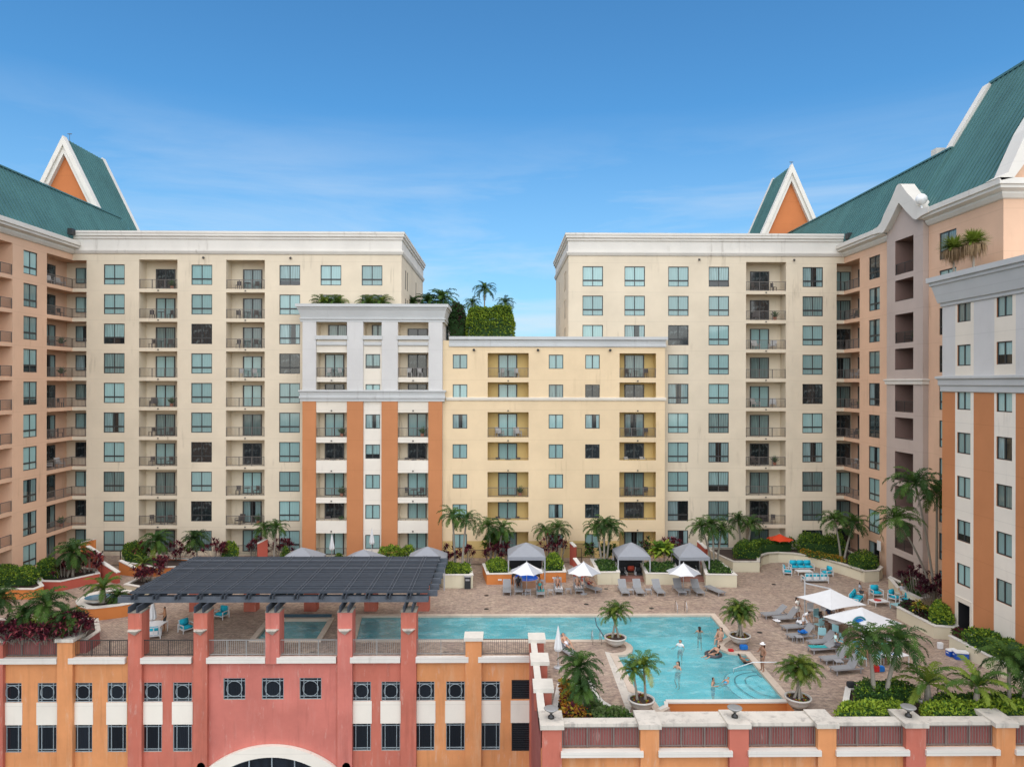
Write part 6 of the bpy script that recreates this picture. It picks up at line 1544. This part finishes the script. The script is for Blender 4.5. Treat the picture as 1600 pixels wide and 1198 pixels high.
pp('palm clump behind the front left railing, taller', (75,995), .9, (72,944), 1.9, 'bush', 0); pp('palm clump behind the front left railing, lower right', (95,998), .9, (104,966), 1.5, 'bush', 1); pp('palm clump behind the front left railing, lower left', (50,998), .9, (38,962), 1.4, 'bush', 2); pp('palm cut by the left edge of the picture', (-8,985), .9, (0,935), 1.5, 'bush', 2)
pp('dense bushy palm in the corner bed, upper crown', (905,1108), .25, (905,1042), 1.5, 'bush', 0, r0=.14); pp('dense bushy palm in the corner bed, lower crown', (909,1112), .25, (910,1074), 1.25, 'bush', 1, r0=.12)
pp('twin palm right of the loungers, left stem', (1366,1090), .7, (1357,1000), 1.95, 'royal', 0, r0=.13); pp('twin palm right of the loungers, leaning right stem', (1384,1090), .7, (1406,1003), 1.9, 'royal', 1, r0=.13)
pp('short coconut palm behind the white bed rim, left', (1450,1100), .7, (1449,1068), 1.95, 'coco', 0, r0=.2, shaft=False); pp('short coconut palm behind the white bed rim, right', (1524,1112), .7, (1528,1072), 2.0, 'coco', 1, r0=.18); pp('palm standing before the long cream planter', (1577,1106), .7, (1576,1030), 1.8, 'royal', 2, r0=.11); pp('palm cut by the right edge of the picture', (1596,1104), .7, (1612,1050), 1.6, 'royal', 0)
b0 = Vector((33.3, 53.3, .9)); palm('tall leaning palm by the nearest building, higher crown', b0, on_y(1430, 756, 52.3), 2.5, 'royal', 1, r0=.10); palm('tall leaning palm by the nearest building, lower crown', on_z(1457,930,.9), on_y(1402, 812, 53.0), 2.3, 'royal', 2, r0=.09); palm('dark palm half hidden by the nearest building', (34.0,54.2,.9), on_y(1464, 770, 54.2), 2.2, 'royal', 0, r0=.11)
# roof garden
rp = 'palms of the roof gardens'
for (cx_, cy_, by, Y, s_, k, lab) in ((757,452,500,86,1.9,'royal','tallest slim palm on the roof garden'),(738,474,500,86,1.5,'royal','slim roof palm left of the tallest'),(789,474,500,86,1.7,'royal','slim roof palm right of the tallest'),(690,470,492,78,2.5,'bush','bushy roof palm behind the grey cornice corner'),(668,473,490,78,1.9,'bush','bushy roof palm left of the grey cornice corner'),(645,474,488,78,1.6,'bush','low roof palm at the left tower corner')):
    b = on_y(cx_, by, Y); palm(lab, b, on_y(cx_, cy_, Y), s_, k, int(cx_) % 3, rp, .1, k == 'royal')
for (cx_, lab) in ((505,'low fern palm on the grey roof, left'),(527,'low fern palm on the grey roof, second from left'),(575,'low fern palm on the grey roof, third from left'),(597,'low fern palm on the grey roof, right')):
    b = on_y(cx_, 482, 71.0); palm(lab, (b.x, 70.6+.3, 24.4), (b.x, 70.9, 25.55), 1.6, 'pot', int(cx_) % 3, rp, .1, False)
x0, x1 = on_y(729,599,74).x, on_y(803,599,74).x
hedge('big box clipped tree on the roof garden', [(x0,72.8),(x1,72.8),(x1,75.6),(x0,75.6)], 21.6, 3.8, ('hedge1','hedge2','hedge3'), (.35,.5,.15), 230, .24, .2, 'clipped_tree', 'tree', 'roof garden trees', 5, .5)
hedge('dark rounded tree behind the grey cornice corner', [(on_y(703,599,75).x,73.5),(x0-.1,73.5),(x0-.1,77),(on_y(703,599,75).x,77)], 21.6, 4.0, ('hedge3','ti2','hedge3'), (.6,.2,.2), 90, .26, .25, 'clipped_tree', 'tree', 'roof garden trees', 6, .6)
for (px, lab) in ((1490,'shaggy yucca palm on the grey roof, left'),(1521,'shaggy yucca palm on the grey roof, right')):
    p = on_x(px, 599, XN+1.3); b = Vector((p.x, p.y, 23.6+.55)); top = on_y(px, 388 if px < 1500 else 379, p.y); t_ = palm(lab, b, top, 1.0, 'coco', 2, rp, .09, False, name='yucca_palm'); mb = MB(); rg = random.Random(px)
    for i in range(420):
        a = rg.uniform(0, 2*pi); r = rg.uniform(.1,.85); c_ = top-b; q = c_+Vector((cos(a)*r, sin(a)*r, .05-.5*r*r)); w_ = Vector((-sin(a), cos(a), 0))*.035; L_ = rg.uniform(.35,1.0)*(1.75-1.0*r); mb.face([c_-w_*.5, q-w_, q+Vector((cos(a)*.05, sin(a)*.05, -L_)), q+w_])
    mb.obj('dead_skirt', M['dead'], t_); mb = MB()
    for i in range(260):
        a = rg.uniform(0, 2*pi); e = rg.uniform(-.1, 1.2); d_ = Vector((cos(a)*cos(e), sin(a)*cos(e), sin(e))); w_ = Vector((-sin(a), cos(a), 0))*.04; mb.face([c_-w_, c_+d_*.6-w_, c_+d_*1.25-Vector((0,0,.15)), c_+d_*.6+w_])
    mb.obj('leaf_tuft', M['palm2'], t_)
# ---------------------------------------------------------------- hedges and shrubs
hp_ = lambda z, *pts: [z2(a, b, z) for a, b in pts]
hedge('clipped hedge left of the orange red umbrella', hp_(.9,(1147,873),(1186,873),(1190,864),(1243,859),(1243,853),(1146,862)), .85, 1.15, seed=11)
hedge('dark clipped hedge right of the orange red umbrella', hp_(.9,(1246,862),(1322,868),(1322,858),(1244,855)), .85, 1.45, ('hedge1','hedge3','hedge2'), (.5,.3,.2), rough=.6, seed=12)
hedge('low row of yellow and orange crotons on the curved planter', hp_(.9,(1248,866),(1322,882),(1322,874),(1250,861)), .85, .4, ('croton2','hedge1','croton'), (.3,.4,.3), 110, .16, .5, 'croton_row', 'plants', 'croton and flower beds', 13)
hedge('small rounded bushes at the right end of curved planter', hp_(.9,(1326,885),(1345,891),(1372,889),(1370,876),(1326,876)), .85, .9, seed=14, rough=.5)
hedge('bright green bush at the near building corner', hp_(.8,(1452,975),(1490,981),(1492,958),(1456,956)), .75, 1.15, ('hedge2','hedge1','hedge1'), (.5,.3,.2), ls=.2, seed=15)
hedge('clipped hedge along the nearest building', hp_(.8,(1500,1003),(1580,1042),(1660,1082),(1690,1070),(1540,1000)), .75, 1.0, ('hedge1','hedge2','hedge3'), (.45,.3,.25), ls=.2, seed=16)
hedge('plum coloured groundcover row before the nearest building hedge', hp_(.8,(1487,994),(1500,1001),(1508,996),(1494,989)), .75, .7, ('ti1','ti2','hedge1'), seed=17)
fr0 = 34.45
def yz(px, z, Y): q = on_y(px, 599, Y); return (q.x, Y)
hedge('yellow green hedge behind the front wall, left of lamp pillar', [yz(1303,0,34.5),yz(1412,0,34.5),yz(1412,0,35.8),yz(1316,0,35.8)], .6, .75, ('hedge2','hedge1','hedge2'), (.55,.3,.15), 210, .17, .2, seed=18)
hedge('yellow green hedge behind the front wall, right of lamp pillar', [yz(1440,0,34.5),yz(1700,0,34.5),yz(1700,0,35.8),yz(1440,0,35.8)], .6, .75, ('hedge2','hedge1','hedge2'), (.5,.35,.15), 210, .17, .2, seed=19)
hedge('deep green hedge around the twin palms', hp_(.7,(1335,1098),(1440,1098),(1432,1082),(1395,1075),(1338,1077)), .65, .7, ('hedge1','hedge3','hedge2'), (.45,.45,.1), seed=20)
hedge('deep green hedge behind the coconut palms', hp_(.7,(1450,1108),(1640,1108),(1620,1096),(1460,1096)), .65, .7, ('hedge1','hedge3','hedge2'), (.45,.45,.1), seed=21)
hedge('long clipped hedge against the left peach wing', hp_(.8,(-25,915),(52,915),(64,908),(60,898),(-25,898)), .75, 1.0, ('hedge1','hedge2','hedge3'), (.5,.25,.25), seed=22)
hedge('short clipped hedge beside the dark palm, left terrace', hp_(.8,(58,903),(90,904),(95,893),(58,890)), .75, 1.2, seed=23)
hedge('clipped hedge left of the bushy loggia palm', hp_(.8,(192,878),(225,880),(232,866),(192,864)), .75, 1.25, seed=24); hedge('small clipped hedge right end of the left tower bed', hp_(.5,(345,878),(372,878),(372,868),(345,868)), .5, 1.5, ('hedge2','hedge1','hedge3'), seed=25)
hedge('bright clipped hedge between the pergola cabanas', [(on_y(590,599,66).x,64.8),(on_y(652,599,66).x,64.8),(on_y(652,599,66).x,66.6),(on_y(590,599,66).x,66.6)], 0, 2.0, ('hedge2','hedge1','hedge1'), (.5,.3,.2), seed=26)
hedge('small green hedge left of the leftmost cabana roof', [(on_y(440,599,66).x,65.2),(on_y(455,599,66).x,65.2),(on_y(455,599,66).x,66.6),(on_y(440,599,66).x,66.6)], 0, 1.8, seed=27); hedge('small green bush beside the closed terrace umbrella', [(on_y(522,599,66).x,65.2),(on_y(538,599,66).x,65.2),(on_y(538,599,66).x,66.6),(on_y(522,599,66).x,66.6)], 0, 1.4, seed=28)
lt = lambda lab, pts, z, sd, h=.5: hedge(lab, hp_(z, *pts), z-.1, h, ('hedge2','hedge1','hedge3'), (.5,.4,.1), 190, .17, .35, 'bush', 'bush', 'bright bushes in the planters', sd)
lt('bright bush filling the first cream planter', ((697,897),(737,897),(734,884),(690,884)), 1.05, 31); lt('bright bush in the orange planter left of first cabana', ((763,895),(797,895),(791,881),(759,882)), .85, 32, .7); lt('bright bush in the orange planter right of first cabana', ((849,891),(881,891),(876,877),(852,878)), .85, 33, .9)
gc = lambda lab, pts, z, sd, ms=('hedge3','hedge1','grass'): hedge(lab, hp_(z, *pts), z-.12, .35, ms, (.5,.3,.2), 160, .2, .6, 'groundcover', 'plants', 'groundcover in the planters', sd)
gc('dark groundcover in the cream planter left of middle cabana', ((937,893),(966,892),(959,877),(928,876)), 1.0, 34); gc('dark groundcover in the cream planter beside banana plant', ((1013,894),(1058,894),(1053,881),(1004,881)), .9, 35); gc('dark groundcover in the cream planter of the palm clump', ((1107,896),(1146,896),(1121,876),(1101,879)), 1.0, 36)
gc('grassy strap leaves in the corner bed', ((935,1100),(1000,1120),(960,1124),(925,1124),(920,1100)), .3, 37, ('grass','grass','hedge1')); hedge('red and yellow crotons in the corner bed', hp_(.3,(876,1070),(890,1070),(905,1112),(925,1124),(878,1124)), .2, .7, ('croton','croton2','ti1'), (.4,.35,.25), 150, .22, .5, 'crotons', 'plants', 'croton and flower beds', 38)
hedge('dark plum groundcover in the near building planter', hp_(.8,(1405,948),(1455,974),(1460,962),(1440,945),(1412,941)), .75, .4, ('ti2','ti2','hedge3'), (.6,.2,.2), 150, .2, .4, 'groundcover', 'plants', 'groundcover in the planters', 39)
hedge('low mixed planting in the right leaning palm bed', hp_(.8,(1405,917),(1438,933),(1452,922),(1420,908)), .75, .5, ('hedge1','grass','hedge3'), (.4,.3,.3), 120, .22, .5, 'groundcover', 'plants', 'groundcover in the planters', 40)
sh = shrub
sh('burgundy shrub left of the pair of slim palms', 703,884,1.1,.8,2.1,16,51); sh('burgundy shrub right of the pair of slim palms', 729,880,1.1,.7,2.0,14,52); sh('burgundy shrub left of the first cabana, tall', 771,876,.8,1.1,1.9,20,53); sh('burgundy shrub against the first cabana post', 789,874,.8,.8,2.0,14,54)
sh('burgundy shrub right of the first cabana', 858,871,.8,.9,2.3,18,55); sh('burgundy shrub at the orange planter right corner', 872,870,.8,.8,2.2,14,56); sh('dark green shrub behind the triple palm clump', 935,872,1,1.3,1.7,22,57,('hedge3','hedge1','ti2'),.5,.2); sh('dark green shrub left of the middle cabana', 955,873,1,.9,1.4,14,58,('hedge3','hedge1','hedge3'),.5,.2)
sh('burgundy shrub right of the banana plant', 1050,868,.9,.9,2.2,16,59); sh('dark shrub beside the middle cabana', 1015,872,.9,1.0,2.0,16,60,('hedge3','ti2','hedge1'),.5,.18); sh('banana plant with big paddle leaves', 1038,878,.9,.8,2.0,9,61,('hedge1','hedge2','palm2'),1.3,.42,'banana_plant','plant','large leaved plants')
sh('burgundy shrub row behind the pergola, left of twin palms', 400,868,.3,1.4,1.9,26,62); sh('burgundy shrub row behind the pergola, right of twin palms', 441,868,.3,1.2,1.9,22,63); sh('burgundy shrub under the left tower window hedge', 228,872,.8,1.6,1.6,28,64); sh('burgundy shrub between the two loggia palms', 278,872,.8,1.8,1.8,34,65); sh('burgundy shrub right of the second loggia palm', 335,872,.8,1.4,1.9,26,66)
sh('burgundy shrub in the red planter, left of the dark palm', 100,900,.8,1.3,1.5,26,67); sh('burgundy shrub in the red planter, right end', 138,893,.8,1.2,2.0,28,68); sh('plum shrub in the beige planter by the pergola', 228,906,.8,1.2,1.4,28,69); sh('plum shrub partly under the pergola edge', 250,893,.8,.9,1.5,18,70)
sh('large burgundy clump behind front railing, left end', 8,1003,.9,1.3,1.6,30,71,L=.6); sh('large burgundy clump behind front railing, second', 38,1003,.9,1.3,1.5,30,72,L=.6); sh('large burgundy clump behind front railing, under the palms', 75,1003,.9,1.3,1.5,30,73,L=.6); sh('large burgundy clump behind front railing, right end', 112,998,.9,1.3,1.9,34,74,L=.6)
sh('dark plum shrub at the foot of the leaning palms, left', 1432,925,.9,1.3,2.4,26,75,('ti2','ti2','ti1')); sh('dark plum shrub at the foot of the leaning palms, right', 1458,938,.9,1.2,2.2,26,76,('ti2','ti2','ti1')); sh('large leafed variegated shrub behind the pool corner bed', 1440,960,.8,.9,1.0,16,77,('croton2','hedge1','ti2'),.4,.16)
sh('leafy shrub left of the first pair of stair palms', 768,868,.8,.9,2.3,14,78,('hedge1','hedge3','hedge2'),.6,.25)

# ---------------------------------------------------------------- people
S1, S2, S3, S4 = (.45,.25,.16), (.30,.15,.09), (.16,.08,.05), (.52,.31,.21)
BK = (.02,.015,.012)
def pz3(px, py, z=0.0): return on_z(px, py, z)
def on_lounger(i, label, wear, skin=S1, long=True, rz=None, dz=.0, kind='recline', hair=BK):
    L = ROWP[i]; p = Vector(L.location); r = L.rotation_euler.z; return person(label, (p.x+sin(r)*-.15, p.y+.10, dz), r if rz is None else rz, kind, skin, hair, long, wear)
PG = 'bathers in the far lounger row'; 
on_lounger(1, 'dark skinned bather in black shirt reclining on a lounger', [('shirt',(.02,.02,.025),'shirt'),('shorts',(.02,.02,.02),'trunks')], S3, False)
on_lounger(2, 'dark haired woman in teal swimwear, left part of far row', [('swimsuit',(.02,.25,.25),'suit')], S2)
on_lounger(3, 'long haired woman reclining on a white towel, left one', [('bikini_bottom',(.03,.03,.04),'bottom'),('bikini_top',(.03,.03,.04),'bra')], S2)
on_lounger(4, 'sunbathing woman on white towel, beside second umbrella', [('bikini_bottom',(.5,.2,.15),'bottom'),('bikini_top',(.5,.2,.15),'bra')], S4, hair=(.25,.12,.05))
on_lounger(5, 'bather lying aslant right of the second umbrella', [('trunks',(.25,.03,.03),'trunks')], S1, False)
def swimmer(label, px, py, kind, rz, wear, skin, long, depth=1.42, hair=BK, zc=-.1): 
    p = on_z(px, py, -.1); return person(label, (p.x, p.y, -depth), radians(rz), kind, skin, hair, long, wear, group='bathers in the pool')
swimmer('bather seen from behind near the far pool corner', 1093, 987, 'wade', 170, [('swimsuit',(.02,.02,.02),'bottom')], S1, True)
swimmer('bather in a white shirt standing in the pool', 1063, 1009, 'wade', -40, [('shirt',(.75,.75,.73),'shirt'),('shorts',(.02,.02,.02),'trunks')], S1, False, 1.38)
swimmer('bather in black wading left of the pool centre', 1059, 1044, 'wade', -50, [('swimsuit',(.02,.02,.02),'trunks')], S4, True, 1.38)
swimmer('adult bather reaching towards a child in the pool', 1114, 1068, 'wade_up', 60, [('trunks',(.05,.08,.2),'trunks')], S1, False)
p = on_z(1131, 1067, -.1); person('child in blue floating in front of an adult bather', (p.x, p.y, -.32), radians(-60), 'float', S1, BK, False, [('swimsuit',(.02,.35,.6),'suit')], .68, group='bathers in the pool')
p = on_z(1113, 1024, -.1); person('bather lying back inside a dark swim ring', (p.x, p.y, -.22), radians(-60), 'float', S1, BK, True, [('swimsuit',(.02,.02,.02),'suit')], 1.0, group='bathers in the pool')
t_ = thing('swim_ring', 'dark swim ring floating around a reclining bather', 'swim ring', (p.x+.1, p.y+.12, -.06)); m_ = MB(); n = 32; m_.tube([(.46*cos(2*pi*i/n), .46*sin(2*pi*i/n), 0) for i in range(n+1)], .11, 10, cap=False); m_.obj('tube', plain('dark_vinyl', (.05,.05,.06), .3), t_, smooth=True)
p = on_z(1124, 1003, 0); person('woman resting on the pool edge beside the bowl planter', (p.x, p.y, -.05), radians(-50), 'sit', S4, (.03,.015,.01), True, [('bikini_bottom',(.5,.2,.2),'bottom'),('bikini_top',(.5,.2,.2),'bra')])
p = on_z(1128, 996, 0); person('second bather behind the woman on the pool edge', (p.x-.25, p.y+.1, -1.1), radians(40), 'stand_arms', S4, (.1,.05,.02), False, [('trunks',(.3,.05,.05),'trunks')])
p = on_z(1168, 1036, -.1); person('bather stretched out in the water at the pool steps', (p.x, p.y, -.22), radians(95), 'float', S2, BK, False, [('trunks',(.02,.02,.03),'trunks')])
p = pz3(1191.5, 1048); person('woman in bikini and white cap standing at the steps', p, radians(-70), 'stand_arms', S2, (.05,.02,.01), True, [('bikini_bottom',(.03,.03,.03),'bottom'),('bikini_top',(.03,.03,.03),'bra')], hat=(.8,.8,.8))
lg('grey lounger by the closed umbrella at the pool lane', 885, 1021, 25, 55); p = on_z(885, 1021, 0); person('shirtless man in white shorts beside the closed umbrella', (p.x+.05, p.y+.08, 0), radians(25), 'recline', S1, BK, False, [('shorts',(.7,.7,.75),'trunks')])
p = pz3(257.5, 985); person('shirtless person walking by the table under the pergola', p, radians(-60), 'stand_arms', (.36,.17,.08), BK, False, [('shorts',(.03,.03,.03),'trunks')])
p = pz3(1246, 969); person('woman in a white cover-up standing by the umbrella mast', p, radians(30), 'stand_arms', S2, BK, True, [('shirt',(.8,.76,.68),'shirt'),('skirt',(.8,.76,.68),'trunks')])
p = pz3(1256, 984); person('person bending, wrapped in a white towel', p, radians(30), 'bend', S1, BK, False, [('towel_wrap',(.78,.78,.78),'shirt'),('shorts',(.78,.78,.78),'trunks')])
for (px, py, rz, lab, wear, sk, lg_) in ((1287,985,60,'long haired woman in dark dress seated at the tables',[('dress',(.03,.02,.02),'shirt')],S3,True),(1297,976,20,'man in navy shirt with dark hair at the tables',[('shirt',(.03,.05,.12),'shirt'),('shorts',(.1,.1,.1),'trunks')],S1,False),(1303,973,0,'seated man in white shirt between the big umbrellas',[('shirt',(.7,.7,.7),'shirt'),('shorts',(.1,.1,.1),'trunks')],S1,False),(1313,972,-30,'dark haired seated woman right of the white shirt man',[('top',(.35,.2,.12),'shirt')],S2,True),(1310,1020,60,'dark haired person in pale teal shirt behind striped towel',[('shirt',(.5,.68,.66),'shirt'),('shorts',(.1,.1,.12),'trunks')],S1,False),(1347,936,52,'person sitting on the long turquoise sofa',[('shirt',(.35,.4,.45),'shirt'),('shorts',(.05,.05,.05),'trunks')],S2,False),(1410,938,-20,'long haired person in white seated by the planter wall',[('shirt',(.5,.5,.52),'shirt')],S1,True),(1340,1030,0,'person in blue shirt at the table behind the palms',[('shirt',(.05,.2,.45),'shirt')],S1,False),(1381,1033,-40,'person in green top at the white dining table',[('shirt',(.05,.25,.15),'shirt')],S2,True)):
    p = pz3(px, py); person(lab, p, radians(rz), 'chair', sk, BK, lg_, wear, group='people sitting on the deck')
for (px, py, rz, lab, wear, sk) in ((1352,1030,20,'standing person in white behind the left twin palm',[('shirt',(.7,.7,.7),'shirt'),('shorts',(.05,.06,.1),'trunks')],S1),(1388,1030,-10,'standing person in navy shorts between the twin palms',[('shirt',(.6,.6,.62),'shirt'),('shorts',(.03,.04,.1),'trunks')],S2)):
    person(lab, pz3(px, py), radians(rz), 'stand_arms', sk, BK, False, wear)
# ================================================================ light, sky, camera
def world():
    w = bpy.data.worlds.new('World'); bpy.context.scene.world = w; w.use_nodes = True
    t = w.node_tree; t.nodes.clear(); N = t.nodes.new; L = t.links.new
    out = N('ShaderNodeOutputWorld'); bg = N('ShaderNodeBackground'); sky = N('ShaderNodeTexSky')
    sky.sky_type = 'NISHITA'; sky.sun_disc = False; sky.sun_elevation = SUN_EL; sky.sun_rotation = pi - SUN_AZ
    sky.air_density = 1.0; sky.dust_density = .6; sky.ozone_density = 1.4; sky.altitude = 0
    tc = N('ShaderNodeTexCoord'); mp = N('ShaderNodeMapping'); mp.inputs['Scale'].default_value = (1.1, 1.1, 7.5); mp.inputs['Rotation'].default_value = (.08, .05, .3)
    nz = N('ShaderNodeTexNoise'); nz.inputs['Scale'].default_value = 2.1; nz.inputs['Detail'].default_value = 9; nz.inputs['Roughness'].default_value = .6; nz.inputs['Distortion'].default_value = .6
    rp = N('ShaderNodeValToRGB'); rp.color_ramp.elements[0].position = .44; rp.color_ramp.elements[1].position = .70
    sp = N('ShaderNodeSeparateXYZ'); hr = N('ShaderNodeMapRange'); hr.inputs[1].default_value = .02; hr.inputs[2].default_value = .36; hr.inputs[3].default_value = 1.0; hr.inputs[4].default_value = 0.0
    mu = N('ShaderNodeMath'); mu.operation = 'MULTIPLY'; mu2 = N('ShaderNodeMath'); mu2.operation = 'MULTIPLY'; mu2.inputs[1].default_value = .85
    mx = N('ShaderNodeMix'); mx.data_type = 'RGBA'; mx.inputs[7].default_value = (3.9, 4.3, 4.7, 1)
    gm = N('ShaderNodeMix'); gm.data_type = 'RGBA'; gm.blend_type = 'MULTIPLY'; gm.inputs[0].default_value = 1.0; gm.inputs[7].default_value = SKY_TINT
    L(tc.outputs['Generated'], mp.inputs[0]); L(mp.outputs[0], nz.inputs['Vector']); L(nz.outputs[0], rp.inputs[0])
    L(tc.outputs['Generated'], sp.inputs[0]); L(sp.outputs[2], hr.inputs[0]); L(rp.outputs[0], mu.inputs[0]); L(hr.outputs[0], mu.inputs[1]); L(mu.outputs[0], mu2.inputs[0])
    hz = N('ShaderNodeMix'); hz.data_type = 'RGBA'; hz.inputs[7].default_value = (2.3, 3.2, 4.0, 1); hm = N('ShaderNodeMath'); hm.operation = 'MULTIPLY'; hm.inputs[1].default_value = .55
    L(hr.outputs[0], hm.inputs[0]); L(hm.outputs[0], hz.inputs[0]); L(sky.outputs[0], gm.inputs[6]); L(gm.outputs[2], hz.inputs[6]); L(hz.outputs[2], mx.inputs[6]); L(mu2.outputs[0], mx.inputs[0]); L(mx.outputs[2], bg.inputs[0]); L(bg.outputs[0], out.inputs[0])
    bg.inputs[1].default_value = SKY_STR
SUN_EL = radians(52); SUN_AZ = radians(3)   # azimuth measured from straight behind the camera, negative = to the left
SKY_TINT = (.33, .71, .91, 1); SKY_STR = .15
world()
ld = bpy.data.lights.new('sun', 'SUN'); ld.energy = 4.2; ld.angle = radians(132); ld.color = (1, .86, .72)
lo = link('sun', ld); sd = Vector((sin(SUN_AZ)*cos(SUN_EL), -cos(SUN_AZ)*cos(SUN_EL), sin(SUN_EL))); lo.rotation_euler = sd.to_track_quat('Z', 'Y').to_euler(); lo.location = (0,-20,60)
cd = bpy.data.cameras.new('camera'); cd.sensor_width = 36; cd.lens = F/1600*36; cd.clip_start = .5; cd.clip_end = 4000
co = link('camera', cd); co.matrix_world = Matrix.Translation((0,0,HC)) @ Matrix.Rotation(-YAW,4,'Z') @ Matrix.Rotation(pi/2,4,'X') @ Matrix.Rotation(ROLL,4,'Z')
S = bpy.context.scene; S.camera = co
S.view_settings.view_transform = 'Standard'; S.view_settings.look = 'None'; S.view_settings.exposure = 0.39; S.view_settings.gamma = 1.0
S.cycles.use_denoising = True; S.cycles.max_bounces = 8; S.cycles.diffuse_bounces = 4; S.cycles.transparent_max_bounces = 12; S.cycles.caustics_reflective = False; S.cycles.caustics_refractive = False
